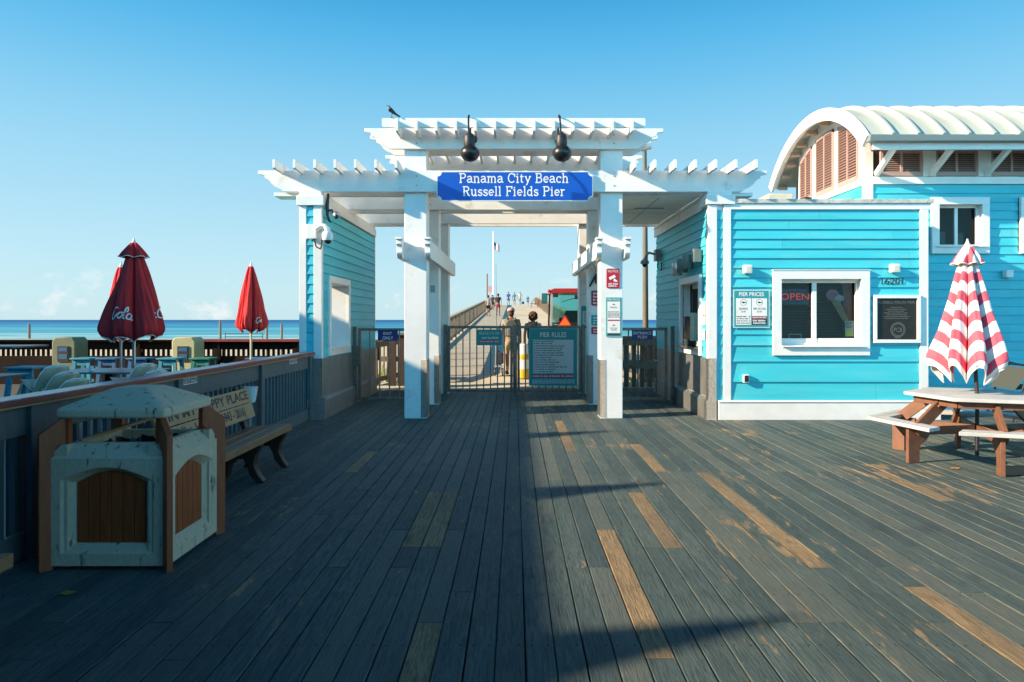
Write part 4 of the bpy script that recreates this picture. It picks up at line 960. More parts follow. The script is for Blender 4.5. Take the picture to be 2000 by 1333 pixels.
# shop front
SF = SY-.012
a, b = PX(1431.5, SF), PX(1503, SF); c, d = PZ(641, SF), PZ(566, SF)
t = board('prices_board', 'square teal pier prices board with two white columns beside the front shop window', 'sign', a, b, c, d, SF, M['signteal'], pmat('pale_frame', (.42,.62,.62), rough=.4), bw=.02, r=.008)
mb = MB(); mid = (a+b)/2; plate(mb, a+.045, mid-.006, c+.05, d-.14, SF-.0115); plate(mb, mid+.006, b-.045, c+.19, d-.14, SF-.0115); make(mb, 'text_panel', M['whiteclean'], t, recalc=False)
mb = MB(); T(mb, 'PIER PRICES', mid, SF-.0118, d-.105, .062, .40, bold=.015); make(mb, 'lettering', M['lettering'], t, recalc=False)
mb = MB(); nv = MB()
for xx, lab, wd in ((a+.045+(mid-a-.05)/2, 'FISHING', .14), (mid+.006+(b-mid-.05)/2, 'SPECTATORS', .20)):
    fish(mb, xx, SF-.0135, d-.205, .032); ring = [(xx+.05*math.cos(q*.314), d-.205+.05*math.sin(q*.314)) for q in range(21)]
    strip(mb, ring, .004, lambda p, q: (p, SF-.0125, q)); T(mb, lab, xx, SF-.0125, d-.325, .036, wd); T(mb, '$6.00' if wd < .15 else '$3.00', xx, SF-.0125, d-.365, .024, .07)
for k in range(4): dashes(mb, a+.055, mid-.05, c+.175-.035*k, SF-.0125, .017, rd); dashes(mb, mid-.045, mid-.015, c+.175-.035*k, SF-.0125, .017, rd)
plate(mb, mid+.008, b-.046, c+.05, c+.145, SF-.0125); make(mb, 'ink_marks', M['ink'], t, recalc=False)
mb = MB(); plate(mb, mid+.008, b-.046, c+.15, c+.185, SF-.0125); dashes(mb, mid+.02, b-.05, c+.158, SF-.014, .018, rd, 1); dashes(mb, mid+.02, b-.05, c+.105, SF-.014, .028, rd, 1); dashes(mb, mid+.03, b-.06, c+.065, SF-.014, .028, rd, 1)
make(mb, 'red_strip', [M['red'], M['lettering']], t, recalc=False)
t = thing('house_number', 'black numerals 16201 on the turquoise shop wall above the plaque', 'number', (6.05, SF, 2.2))
mb = MB(); text(mb, '16201', (PX(1743.5, SF), SF+.002, PZ(556, SF)), U3, V3, .105, .35, .014); make(mb, 'numerals', M['ink'], t, recalc=False)
a, b = PX(1711, SF), PX(1790, SF); c, d = PZ(664, SF), PZ(583, SF)
t = thing('bronze_plaque', 'dark bronze memorial plaque in a thick white frame at the right of the shop wall', 'plaque', ((a+b)/2, SF, c))
mb = MB(); frame(mb, 'x', SF+.01, -1, a-.052, b+.052, c-.052, d+.052, .054, .05); make(mb, 'frame', M['whiteclean'], t, bevel=.004)
bz_ = pmat('dark_bronze', (.014,.011,.009), (.02,.016,.013), 10, .45, .1, 60, spec=.3); lt = pmat('worn_bronze', (.17,.15,.12), rough=.45, metal=.3)
mb = MB(); mb.box(a, b, SF-.01, SF+.01, c, d); make(mb, 'plate', bz_, t)
mb = MB(); mid = (a+b)/2; T(mb, 'RUSSELL-FIELDS PIER', mid, SF-.012, d-.085, .042, .58)
for k, f_ in enumerate((.18, .30, .24, .36, .28, .38, .34)): 
    dashes(mb, mid-f_*.55, mid+f_*.55, d-.155-.029*k, SF-.012, .014, rd)
for rr_ in (.115, .095): strip(mb, [(mid+.02+rr_*math.cos(q*.262), c+.16+rr_*math.sin(q*.262)) for q in range(25)], .009, lambda p, q: (p, SF-.012, q))
T(mb, 'PCB', mid+.02, SF-.013, c+.125, .07, .13); dashes(mb, mid-.03, mid+.08, c+.025, SF-.012, .016, rd)
make(mb, 'raised_lettering', lt, t, recalc=False)

# ------------------------------------------------------------------ lamps and fittings
def wall_lamp(px, py, lab):
    x, z = PX(px, SY), PZ(py, SY)
    t = thing('wall_lamp', lab, 'wall lamp', (x, SY, z), 'small square lamps on the shop front')
    mb = MB(); mb.box(x-.068, x+.068, SY-.115, SY-.012, z-.068, z+.068); make(mb, 'housing', M['whiteclean'], t, bevel=.012)
    mb = MB(); mb.box(x-.03, x+.04, SY-.118, SY-.1155, z-.045, z+.04); make(mb, 'lens', pmat('frosted_lens', (.62,.58,.47), rough=.25), t)
wall_lamp(1457, 527, 'small white square lamp on the shop wall above the prices board'); wall_lamp(1743, 525, 'small white square lamp on the shop wall above the house number')
x, z = PX(1455.5, SY), PZ(739.5, SY)
t = thing('outlet_box', 'small outdoor socket box low on the shop wall', 'socket', (x, SY, z))
mb = MB(); mb.box(x-.045, x+.045, SY-.06, SY-.008, z-.065, z+.065); make(mb, 'box', M['whiteclean'], t, bevel=.006)
mb = MB(); mb.box(x-.030, x+.036, SY-.066, SY-.061, z-.05, z+.05); make(mb, 'cover', M['blackmatt'], t, bevel=.004)
x, z = PX(1965, BY), PZ(536, BY)
t = thing('wall_lamp', 'small lamp on the shaded wall of the tall building right of the striped umbrella', 'wall lamp', (x, BY, z))
mb = MB(); mb.box(x-.065, x+.065, BY-.10, BY+.01, z-.065, z+.065); make(mb, 'housing', M['whiteclean'], t, bevel=.012)
# gooseneck lamps
for px, lab in ((918, 'left black gooseneck globe lamp arching over the blue pier sign'), (1098, 'right black gooseneck globe lamp arching over the blue pier sign')):
    Y = 10.35; x = PX(px, Y); t = thing('gooseneck_lamp', lab, 'lamp', (x, 10.9, 3.9), 'gooseneck lamps over the gate sign')
    s = 1 if px < 1000 else -1
    mb = MB(); p = [(x-.05*s if s > 0 else x-.02, 10.975, 4.50), (x-.05, 10.92, 4.56), (x-.05, 10.85, 4.68)]
    mb.tube([(x-.015, 10.975, 4.46), (x-.02, 10.93, 4.47), (x-.025, 10.89, 4.55), (x-.03, 10.84, 4.68), (x-.032, 10.74, 4.755), (x-.032, 10.60, 4.775), (x-.03, 10.46, 4.72), (x-.025, 10.38, 4.58), (x-.02, 10.35, 4.43)], .014, 8)
    if s < 0: mb.tube([(x+.015, 10.975, 4.46), (x+.0, 10.74, 4.72), (x-.01, 10.60, 4.76)], .008, 6)
    make(mb, 'arm', M['black'], t)
    mb = MB(); mb.lathe([(0,0),(.045,0),(.05,.02),(0,.03)], (x-.015, 10.95, 4.46), 14, 0, 'y'); make(mb, 'wall_plate', M['black'], t)
    mb = MB(); mb.lathe([(.075,4.215),(.085,4.24),(.083,4.38),(.072,4.40),(.03,4.43),(.015,4.45)], (x-.01,Y,0), 18)
    mb.ball((x+s*.065, Y+.04, 4.345), .045, .045, .06); make(mb, 'fitter', M['blackmatt'], t)
    mb = MB(); mb.ball((x, Y, 4.125), .146, .146, .128, 24, 14); make(mb, 'globe', M['black'], t)
# cameras
t = thing('ptz_camera', 'white domed security camera on a bracket at the left wall corner', 'security camera', (-3.2, 10.9, 2.9))
mb = MB(); mb.box(-3.325, -3.165, 10.86, 10.93, 2.89, 3.12); mb.tube([(-3.165,10.84,3.03),(-3.08,10.84,3.09),(-3.02,10.84,3.09),(-2.975,10.84,3.04),(-2.975,10.84,3.0)], [.035,.035,.04,.045,.05], 10); make(mb, 'bracket', M['whiteclean'], t, bevel=.005)
mb = MB(); mb.lathe([(.06,3.0),(.085,2.96),(.085,2.89),(.075,2.86)], (-2.975,10.84,0), 18); make(mb, 'housing', M['whiteclean'], t)
mb = MB(); mb.ball((-2.965,10.83,2.855), .058, .058, .055); make(mb, 'lens_dome', M['black'], t)
mb = MB(); mb.tube([(-3.20,10.87,2.90),(-3.16,10.86,2.76),(-3.10,10.88,2.73),(-3.09,10.93,2.80),(-3.09,10.95,2.95)], .012, 6); make(mb, 'cable', M['black'], t)
t = thing('dome_camera', 'silver dome camera hanging from a black cable loop under the left beam', 'security camera', (-2.9, 11.0, 3.3))
mb = MB(); mb.tube([(-3.02,11.05,3.64),(-3.03,11.02,3.45),(-3.02,11.0,3.28),(-2.99,11.0,3.20),(-2.97,11.0,3.17)], [.02,.03,.022,.02,.016], 8); mb.tube([(-3.02,11.0,3.36),(-2.95,11.0,3.37),(-2.92,11.0,3.31)], .016, 8); make(mb, 'cable', M['black'], t)
mb = MB(); mb.ball((-2.875,11.0,3.285), .062, .062, .062); make(mb, 'housing', M['silver'], t)
mb = MB(); mb.ball((-2.865,10.965,3.26), .04, .04, .04); make(mb, 'lens_dome', M['black'], t)
t = thing('corner_camera', 'grey dome camera on a bent arm at the far corner of the shop side wall', 'security camera', (2.9, 15.0, 2.9))
mb = MB(); mb.box(3.0, 3.10, 14.55, 14.75, 2.86, 3.10); mb.tube([(3.0,14.6,3.0),(2.86,14.55,3.03),(2.78,14.5,2.95),(2.76,14.5,2.86)], .025, 8); make(mb, 'bracket', M['grey'], t)
mb = MB(); mb.lathe([(.03,2.90),(.09,2.84),(.09,2.79),(.06,2.78)], (2.76,14.5,0), 16); make(mb, 'housing', M['grey'], t)
mb = MB(); mb.ball((2.76,14.5,2.77), .055); make(mb, 'lens_dome', M['black'], t)
mb = MB(); mb.tube([(3.06,14.6,2.86),(3.03,14.5,2.70),(3.09,14.4,2.64),(3.11,14.45,2.80)], .015, 6); make(mb, 'cable', M['black'], t)
for k, (y, z, lab) in enumerate(((12.55, 2.53, 'nearly white'), (12.15, 2.56, ''), (11.75, 2.60, ''))):
    labs = ('silver can spotlight farthest left of three above the side ticket window', 'grey can spotlight in the middle of three above the side ticket window', 'grey can spotlight nearest the shop corner of three above the side ticket window')
    t = thing('spotlight', labs[k], 'spotlight', (3.0, y, z), 'can spotlights on the shop side wall')
    mb = MB(); mb.lathe([(.0,z-.12),(.085,z-.12),(.095,z-.10),(.095,z+.10),(.085,z+.12),(0,z+.12)], (2.98,y,0), 18); make(mb, 'can', M['silver'] if k == 0 else M['grey'] if k == 9 else pmat('dull_metal', (.16,.18,.17), rough=.5, metal=.5), t)
    mb = MB(); mb.box(3.05, 3.11, y-.04, y+.04, z-.04, z+.04); make(mb, 'mount', M['grey'], t)
mb = MB(); mb.box(2.97, 3.10, 11.32, 11.48, 2.56, 2.78); single(mb, 'junction_box', pmat('dull_box', (.14,.16,.16), rough=.5), 'dark grey box at the end of the spotlights on the shop side wall', 'box', bevel=.006)
# small fittings inside the left posts
for y, lab in ((12.95, 'small grey box on the inner face of the middle left post'), (14.8, 'small grey box on the inner face of the rear left post')):
    pass
mb = MB(); mb.box(-1.58, -1.50, 12.82, 12.845, 2.12, 2.25); single(mb, 'push_button_box', M['grey'], 'small grey box on the front of the middle left post', 'box', bevel=.005)
mb = MB(); mb.tube([(1.50,12.80,2.83),(1.44,12.80,2.72),(1.52,12.8,2.55),(1.50,12.8,2.45)], .007, 5); mb.box(1.50,1.53,12.78,12.81,2.28,2.46); mb.beam((1.52,12.79,2.44),(1.40,12.79,2.22), .02, .035)
single(mb, 'hanging_cable', M['black'], 'black cable and clip hanging on the middle right post above the red signs', 'cable')

# ------------------------------------------------------------------ gates
def leaf(nm, lab, x0, x1, y, z0, z1, n, hinge, mat=M['steel'], posts=()):
    t = thing(nm, lab, 'gate', ((x0+x1)/2, y, 0))
    mb = MB()
    mb.box(x0, x1, y-.025, y+.025, z1-.055, z1); mb.box(x0, x1, y-.025, y+.025, z0, z0+.055)
    mb.box(x0, x0+.055, y-.024, y+.024, z0+.055, z1-.055); mb.box(x1-.055, x1, y-.024, y+.024, z0+.055, z1-.055)
    make(mb, 'gate_frame', mat, t, bevel=.003)
    for k in range(1, n+1):
        x = x0+.03+(x1-x0-.06)*k/(n+1)
        mb = MB(); mb.tube([(x, y, z0+.055), (x, y, z1-.055)], .013, 8); make(mb, 'bar', mat, t)
    for p in posts:
        mb = MB(); mb.box(p-.035, p+.035, y-.035, y+.035, 0, z1+.03); make(mb, 'gate_post', mat, t, bevel=.004)
    return t
t = leaf('main_gate', 'left leaf of the main steel bar gate carrying the fish sign', -1.44, -.045, 14.66, .05, 1.47, 8, 0, posts=(-1.49,))
t2 = leaf('main_gate', 'right leaf of the main steel bar gate carrying the pier rules board', .055, 1.42, 14.66, .05, 1.47, 8, 0, posts=(1.47,))
mb = MB(); mb.box(-.04, .002, 14.62, 14.70, .02, 1.49); mb.box(.008, .05, 14.62, 14.70, .02, 1.49); mb.tube([(.005,14.60,.62),(.005,14.60,-.0)], .012, 6); mb.box(-.02,.03,14.59,14.62,.42,.62)
make(mb, 'latch_post', M['steel'], t2)
t = leaf('side_gate', 'left steel bar side gate carrying the exit only sign', -3.0, -1.80, 13.08, .06, 1.44, 5, 0, posts=(-3.06, -1.78))
mb = MB(); mb.box(-3.10, -2.93, 13.0, 13.15, .72, 1.10); make(mb, 'lock_box', M['steel'], t, bevel=.006)
t = leaf('side_gate', 'right steel bar side gate carrying the entrance push sign', 1.79, 2.92, 13.08, .06, 1.45, 5, 0, posts=(1.77, 3.02))
mb = MB(); mb.tube([(2.66,12.99,.83),(2.72,12.99,.82),(2.82,13.02,.85)], .018, 8); make(mb, 'handle', M['silver'], t)
# ------------------------------------------------------------------ railing along the left of the boardwalk
rl = thing('deck_railing', 'slate blue boardwalk railing with a worn red cap along the left side', 'railing', (-3.28, 7, 0))
RX0, RX1 = -3.34, -3.22
def railrun(ya, yb):
    mb = MB(); mb.prism([(-3.385, 1.045), (-3.195, 1.045), (-3.195, 1.083), (-3.385, 1.083)], 'xz', ya, yb); mb2 = mb
    make(mb, 'red_cap', M['redcap'], rl, bevel=.004)
    mb = MB(); mb.box(-3.375, -3.205, ya, yb, 1.084, 1.090); make(mb, 'cap_face', M['railtop'], rl)
    mb = MB(); mb.box(-3.37, -3.205, ya, yb, 1.030, 1.044); make(mb, 'cap_underside', M['tan'], rl)
    mb = MB(); mb.box(-3.30, -3.262, ya, yb, .83, 1.029); make(mb, 'top_board', M['rail'], rl, bevel=.003)
    mb = MB(); mb.box(-3.30, -3.262, ya, yb, .02, .19); make(mb, 'bottom_board', M['rail'], rl, bevel=.003)
for ya, yb in ((-2.0, 2.598), (2.602, 6.598), (6.602, 10.92)): railrun(ya, yb)
for y in (-1.9, .35, 2.6, 4.6, 6.6, 8.75, 10.82):
    mb = MB(); mb.box(-3.262, -3.225, y-.045, y+.045, .0, 1.029); mb.box(-3.40, -3.302, y-.045, y+.045, .0, 1.029); make(mb, 'post', M['rail'], rl, bevel=.003)
y = -1.75; rb = random.Random(2)
while y < 10.75:
    mb = MB(); j = rb.uniform(-.004, .004); mb.box(-3.34, -3.3025, y-.019+j, y+.019+j, .05, .95)
    o = make(mb, 'baluster', M['rail'], rl, bevel=.002); y += .128
def sticker(y, lab):
    mb = MB(); mb.box(-3.2605, -3.2585, y-.17, y+.17, .955, 1.02)
    t = thing('rail_sticker', lab, 'sticker', (-3.26, y, .955))
    make(mb, 'label_face', M['lettering'], t)
    mb = MB(); mb.raw([(-3.2575,y-.16,.963),(-3.2575,y+.16,.963),(-3.2575,y+.16,1.012),(-3.2575,y-.16,1.012)], [(0,1,2,3)]); text(mb, 'DO NOT SIT ON RAIL', (-3.2568, y, .968), (0,1,0), (0,0,1), .036, .29, .02, m=1); make(mb, 'lettering', [M['ink'], M['lettering']], t, recalc=False)
sticker(6.83, 'black and white warning strip on the railing beside the bench'); sticker(10.05, 'black and white warning strip on the railing near the wall corner')

# ------------------------------------------------------------------ litter receptacle
lb = thing('litter_bin', 'large square aggregate litter bin with brown slatted panels and a pale hipped lid', 'litter bin', (-2.6, 4.72, 0))
bx0, bx1, by0, by1 = -2.985, -2.215, 4.35, 5.10
def panel(origin, U, N, wd):
    """one side: chamfered slab with an arched recess; U along the side, N outwards"""
    O = Vector(origin); U = Vector(U); N = Vector(N); Z = Vector((0,0,1))
    def P(u, z, n): return O + U*u + Z*z + N*n
    top, chz = .715, .80
    na = 12
    def loop(m_, zb, zs, rise, n):      # arch loop
        pts = [(m_, zb), (wd-m_, zb), (wd-m_, zs)]
        for i in range(1, na): f = i/na; pts.append((wd-m_-(wd-2*m_)*f, zs+rise*math.sin(math.pi*f)))
        pts.append((m_, zs)); return [P(u, z, n) for u, z in pts]
    outer = [P(0, .03, 0), P(wd, .03, 0), P(wd, top, 0)] + [P(wd-wd*i/na, top, 0) for i in range(1, na)] + [P(0, top, 0)]
    k = len(outer)
    l1 = loop(.075, .105, .575, .085, 0); l2 = loop(.15, .165, .55, .075, -.058)
    mb = MB(); b0 = outer + l1 + l2
    fs = [(i, (i+1) % k, k+(i+1) % k, k+i) for i in range(k)] + [(k+i, k+(i+1) % k, 2*k+(i+1) % k, 2*k+i) for i in range(k)]
    mb.raw(b0, fs)
    # chamfered shoulder, top lip, and back
    e = [P(0, top, 0), P(wd, top, 0), P(wd-.0, chz, -.085), P(0, chz, -.085), P(wd, chz, -.125), P(0, chz, -.125), P(wd, .03, -.125), P(0, .03, -.125), P(0, .03, 0), P(wd, .03, 0)]
    mb.raw(e, [(0,1,2,3),(3,2,4,5),(5,4,6,7),(7,6,9,8),(0,3,5,7,8),(1,9,6,4,2)])
    make(mb, 'aggregate_side', M['concrete'], lb, smooth=25, recalc=False)
    mb = MB(); n = 6; s0, s1 = .151, wd-.151
    for i in range(n):
        a = s0+(s1-s0)*i/n+.0025; b = s0+(s1-s0)*(i+1)/n-.0025
        def zt(u): f = (u-.15)/(wd-.3); return .55+.075*math.sin(math.pi*max(0, min(1, f)))-.001
        pr = [(a, .166), (b, .166)] + [(b-(b-a)*q/3, zt(b-(b-a)*q/3)) for q in range(4)]
        f_ = [P(u, z, -.05) for u, z in pr]; g_ = [P(u, z, -.062) for u, z in pr]; q = len(pr)
        mb.raw(f_+g_, [tuple(range(q)), tuple(range(2*q-1, q-1, -1))] + [(i_, i_+q, (i_+1) % q+q, (i_+1) % q) for i_ in range(q)])
    mb.raw([P(.14, .15, -.0625), P(wd-.14, .15, -.0625), P(wd-.14, .66, -.0625), P(.14, .66, -.0625)], [(0,1,2,3)])
    make(mb, 'slatted_panel', M['brownply'], lb, smooth=0)
g = .012
panel((bx0+g, by0, 0), (1,0,0), (0,-1,0), bx1-bx0-2*g); panel((bx1, by0+g, 0), (0,1,0), (1,0,0), by1-by0-2*g)
panel((bx1-g, by1, 0), (-1,0,0), (0,1,0), bx1-bx0-2*g); panel((bx0, by1-g, 0), (0,-1,0), (-1,0,0), by1-by0-2*g)
for (x, y, dx, dy) in ((bx0, by0, -1, -1), (bx1, by0, 1, -1), (bx1, by1, 1, 1), (bx0, by1, -1, 1)):
    d = Vector((dx, dy, 0)).normalized(); p = Vector((-d.y, d.x, 0)); c = Vector((x, y, 0))
    pr = [(-.03, .0), (.045, .0), (.045, .87), (-.105, .985), (-.125, .975), (-.125, .83), (-.05, .76)]
    mb = MB(); q = len(pr)
    f_ = [c+d*a+Vector((0,0,z))+p*.02 for a, z in pr]; g_ = [c+d*a+Vector((0,0,z))-p*.02 for a, z in pr]
    mb.raw(f_+g_, [tuple(range(q)), tuple(range(2*q-1, q-1, -1))] + [(i_, i_+q, (i_+1) % q+q, (i_+1) % q) for i_ in range(q)])
    make(mb, 'corner_fin', M['brownply'], lb, bevel=.004)
mb = MB(); cx_, cy_ = (bx0+bx1)/2, (by0+by1)/2; hw = .358
lv = []
for r_, z in ((hw-.01,.965),(hw,.975),(hw,1.02),(hw-.012,1.032),(.13,1.135),(.115,1.14)):
    for (sx_, sy_) in ((-1,-1),(-.82,-1),(.82,-1),(1,-1),(1,-.82),(1,.82),(1,1),(.82,1),(-.82,1),(-1,1),(-1,.82),(-1,-.82)):
        f = 1 if abs(sx_) == 1 and abs(sy_) == 1 else 1
        k_ = .965 if abs(sx_) == abs(sy_) else 1
        lv.append((cx_+r_*sx_*k_, cy_+r_*sy_*k_*.985, z))
fs = [(i*12+j, i*12+(j+1) % 12, (i+1)*12+(j+1) % 12, (i+1)*12+j) for i in range(5) for j in range(12)] + [tuple(range(12))[::-1], tuple(range(60, 72))]
mb.raw(lv, fs); make(mb, 'lid', M['concrete'], lb, bevel=.008)
mb = MB()
for (sx_, sy_) in ((-1,-1),(1,-1),(1,1),(-1,1)): mb = MB(); mb.box(cx_+sx_*.30-.02, cx_+sx_*.30+.02, cy_+sy_*.30-.02, cy_+sy_*.30+.02, .79, .97); make(mb, 'lid_support', M['brownply'], lb)
mb = MB(); mb.box(bx0+.13, bx1-.13, by0+.13, by1-.13, .04, .70); make(mb, 'liner', M['blackmatt'], lb)
mb = MB(); rg = random.Random(8); n = 26; vs = []
for j in range(n+1):
    for i in range(n+1):
        u = i/n; v = j/n; x = bx0+.085+(bx1-bx0-.17)*u; y = by0+.085+(by1-by0-.17)*v
        e = min(u, 1-u, v, 1-v)
        z = .745 + .055*max(0, 1-e*9) - .10*min(1, e*3) + rg.uniform(-.014, .014) + .02*math.sin(17*u+9*v)
        if e < .001: z = .795
        vs.append((x, y, z))
mb.raw(vs, [(j*(n+1)+i, j*(n+1)+i+1, (j+1)*(n+1)+i+1, (j+1)*(n+1)+i) for j in range(n) for i in range(n)])
bagm = pmat('glossy_black_bag', (.012,.013,.016), rough=.22)
single(mb, 'bin_bag', bagm, 'shiny black plastic bag lining the top of the litter bin', 'bag', recalc=False)
mb = MB(); mb.beam((bx0+.12, 4.50, .80), (-2.60, 4.98, .90), .035, .02); single(mb, 'wooden_slat', M['tan'], 'loose tan slat lying across the opening of the litter bin', 'slat')

# ------------------------------------------------------------------ benches
def make_bench(x0, ya, yb, lab, legs, writing=None):
    t = thing('bench', lab, 'bench', (x0-.25, (ya+yb)/2, 0), 'memorial benches along the railing')
    for k in range(3):
        a = x0-.44+.148*k
        z0_, z1_ = (.405, .405), 0
        mb = MB(); dz = -.018+.009*k
        mb.prism([(a, .41+dz), (a+.142, .41+dz+.009), (a+.142, .445+dz+.009), (a, .445+dz)], 'xz', ya, yb); make(mb, 'seat_board', M['seatwood'], t, bevel=.006)
    mb = MB(); mb.box(x0-.006, x0+.003, ya, yb, .385, .452); make(mb, 'seat_edge', M['seatedge'], t, bevel=.003)
    tilt = Vector((-.30, 0, 1)).normalized(); nrm = Vector((tilt.z, 0, -tilt.x))
    base = Vector((x0-.42, 0, .53))
    for k in range(2):
        mb = MB()
        for p in [(0,)]:
            a = base + tilt*(.165*k); b = base + tilt*(.165*k+.158)
            vs = [Vector((q.x, y, q.z)) + nrm*n for y in (ya+.0, yb-.02) for q in (a, b) for n in (0, .032)]
            mb.raw(vs, [(0,1,3,2),(4,6,7,5),(0,4,5,1),(2,3,7,6),(0,2,6,4),(1,5,7,3)])
        o = make(mb, 'back_board', M['tan'], t, bevel=.004)
    if writing:
        mb = MB()
        for s, yc, row, wd in writing:
            o_ = base + tilt*(.165*row+.042) + nrm*.0335; o_.y = yc
            text(mb, s, o_, (0,1,0), tilt, .092, wd, .028)
        make(mb, 'lettering', M['ink'], t, recalc=False)
    for y in legs:
        prof = [(-.06,0),(.0,0),(.0,.02),(-.05,.08),(-.09,.17),(-.08,.26),(-.03,.34),(-.02,.395),(-.43,.375),(-.44,.40),(-.56,.86),(-.60,.86),(-.55,.60),(-.50,.42),(-.47,.30),(-.42,.20),(-.42,.10),(-.47,.02),(-.47,0),(-.40,0),(-.35,.07),(-.33,.16),(-.27,.235),(-.20,.235),(-.16,.16),(-.14,.08)]
        prof = [(x0+.01+a, b) for a, b in prof]
        mb = MB(); mb.prism(prof, 'xz', y-.045, y+.045); make(mb, 'leg', M['darkbrown'], t, bevel=.008)
    return t
make_bench(-2.47, 5.55, 7.55, 'brown memorial bench with lettered tan back boards behind the litter bin', (5.75, 6.72, 7.42),
           [('IN MY HAPPY PLACE', 6.62, 1, 1.72), ('Jim Holl', 6.17, 0, .52), ('(1943 - 2016)', 7.0, 0, .60)])
make_bench(-2.47, 1.35, 3.36, 'brown bench whose end shows at the lower left corner of the photo', (1.6, 3.05))
t = thing('ash_bin', 'small pale cup on a thin stake behind the end of the memorial bench', 'ashtray', (-3.1, 7.95, 0))
mb = MB(); mb.tube([(-3.08,7.95,0),(-3.08,7.95,.66)], .012, 8); make(mb, 'stake', M['grey'], t)
mb = MB(); mb.lathe([(.055,.64),(.08,.78),(.085,.82),(.075,.82)], (-3.08,7.95,0), 14); make(mb, 'cup', M['paper'], t)

# ------------------------------------------------------------------ closed umbrellas
def umbrella(name, lab, x, y, zt, zb, rm, mats, nf=8, ph=0, vent=True, stripes=None, drop=.11, base=True, group=None, tw=0, rpow=.8, cp=.75, depth=.5, tuck=0, dx=0, vw=1.0):
    t = thing(name, lab, 'umbrella', (x, y, 0), group)
    def S(th, v, off=0):
        c = abs(math.cos(nf/2*(th+tw*v)+ph)); c = c**cp
        rr_ = (.05 + (rm-.05)*(v**rpow))*(1-tuck*max(0, (v-.90)/.10)**2) + v*(.011*math.sin(19*th+5*v+ph*7)+.008*math.sin(31*th-7*v)); wob = 1+.08*math.sin(3*th+4.5*v+ph*3)+.04*math.sin(5*th-6*v)
        rad = rr_*wob*(1-depth+depth*c) + off
        z = zt + (zb-zt)*v - drop*v*(1-c) + .015*math.sin(2*th+ph)*v
        return (x+dx+rad*math.cos(th), y+rad*math.sin(th), z)
    nt_, nv = 160, 34; mb = MB(); uv = []
    for j in range(nv+1):
        v = (j/nv)
        for i in range(nt_): mb.v.append(S(2*math.pi*i/nt_, v)); uv.append((i/nt_, v))
    for j in range(nv):
        for i in range(nt_): mb.f.append([j*nt_+i, (j+1)*nt_+i, (j+1)*nt_+(i+1) % nt_, j*nt_+(i+1) % nt_]); mb.m.append(0)
    mb.uv = uv
    cn = make(mb, 'canopy', mats[0], t, recalc=False, smooth=60)
    so = cn.modifiers.new('thick', 'SOLIDIFY'); so.thickness = .004
    if vent:
        mb = MB(); L = zt-zb
        for j, (v, k) in enumerate(((0.0, .05), (.03, .30), (.10, .80), (.155, 1.12))):
            for i in range(nt_):
                th = 2*math.pi*i/nt_; c = abs(math.cos(nf/2*th+ph))**.8
                rad = .03 + k*(.155*vw)*(.55+.45*c); z = zt+.03-L*v-.02*(1-c)*k
                mb.v.append((x+dx+rad*math.cos(th), y+rad*math.sin(th), z))
        for j in range(3):
            for i in range(nt_): mb.f.append([j*nt_+i, (j+1)*nt_+i, (j+1)*nt_+(i+1) % nt_, j*nt_+(i+1) % nt_]); mb.m.append(0)
        vo = make(mb, 'vent_cap', mats[1], t, recalc=False, smooth=60); so = vo.modifiers.new('thick', 'SOLIDIFY'); so.thickness = .004
        mb = MB(); mb.tube([(x+dx+(.03+1.12*.155*vw*(.55+.45*abs(math.cos(nf/2*th+ph))**.8)+.003)*math.cos(th), y+(.03+1.12*.155*vw*(.55+.45*abs(math.cos(nf/2*th+ph))**.8)+.003)*math.sin(th), zt+.03-L*.155-.0224*(1-abs(math.cos(nf/2*th+ph))**.8)) for th in [2*math.pi*i/nt_ for i in range(nt_+1)]], .006, 5)
        make(mb, 'vent_trim', M['canvaswhite'], vo)
    mb = MB(); mb.tube([S(2*math.pi*i/nt_, 1.0, .004) for i in range(nt_+1)], .006, 5); make(mb, 'hem', mats[2], cn)
    mb = MB(); mb.tube([(x, y, .05), (x, y, .75), (x+dx, y, zt-.05)], .022, 10); make(mb, 'pole', mats[3], t)
    mb = MB(); mb.lathe([(.03,zt-.02),(.035,zt+.03),(.018,zt+.06),(.008,zt+.10),(.001,zt+.105)], (x+dx,y,0), 12); make(mb, 'finial', M['canvaswhite'], t)
    if base:
        mb = MB(); mb.lathe([(.25,0.0),(.25,.05),(.22,.07),(.04,.09),(.03,.35),(.02,.35)], (x,y,0), 20); make(mb, 'base', M['blackmatt'], t)
    return t, cn, S
def wraptext(par, S, s, th0, v0, wd, h, rad, L, shear=.25, bold=.02):
    mb = MB()
    def fn(a, b):
        return S(th0 + a/rad, v0 - b/L, .008)
    text(mb, s, None, None, None, h, wd, bold, 'c', 0, shear, fn)
    make(mb, 'lettering', M['canvaswhite'], par, recalc=False)
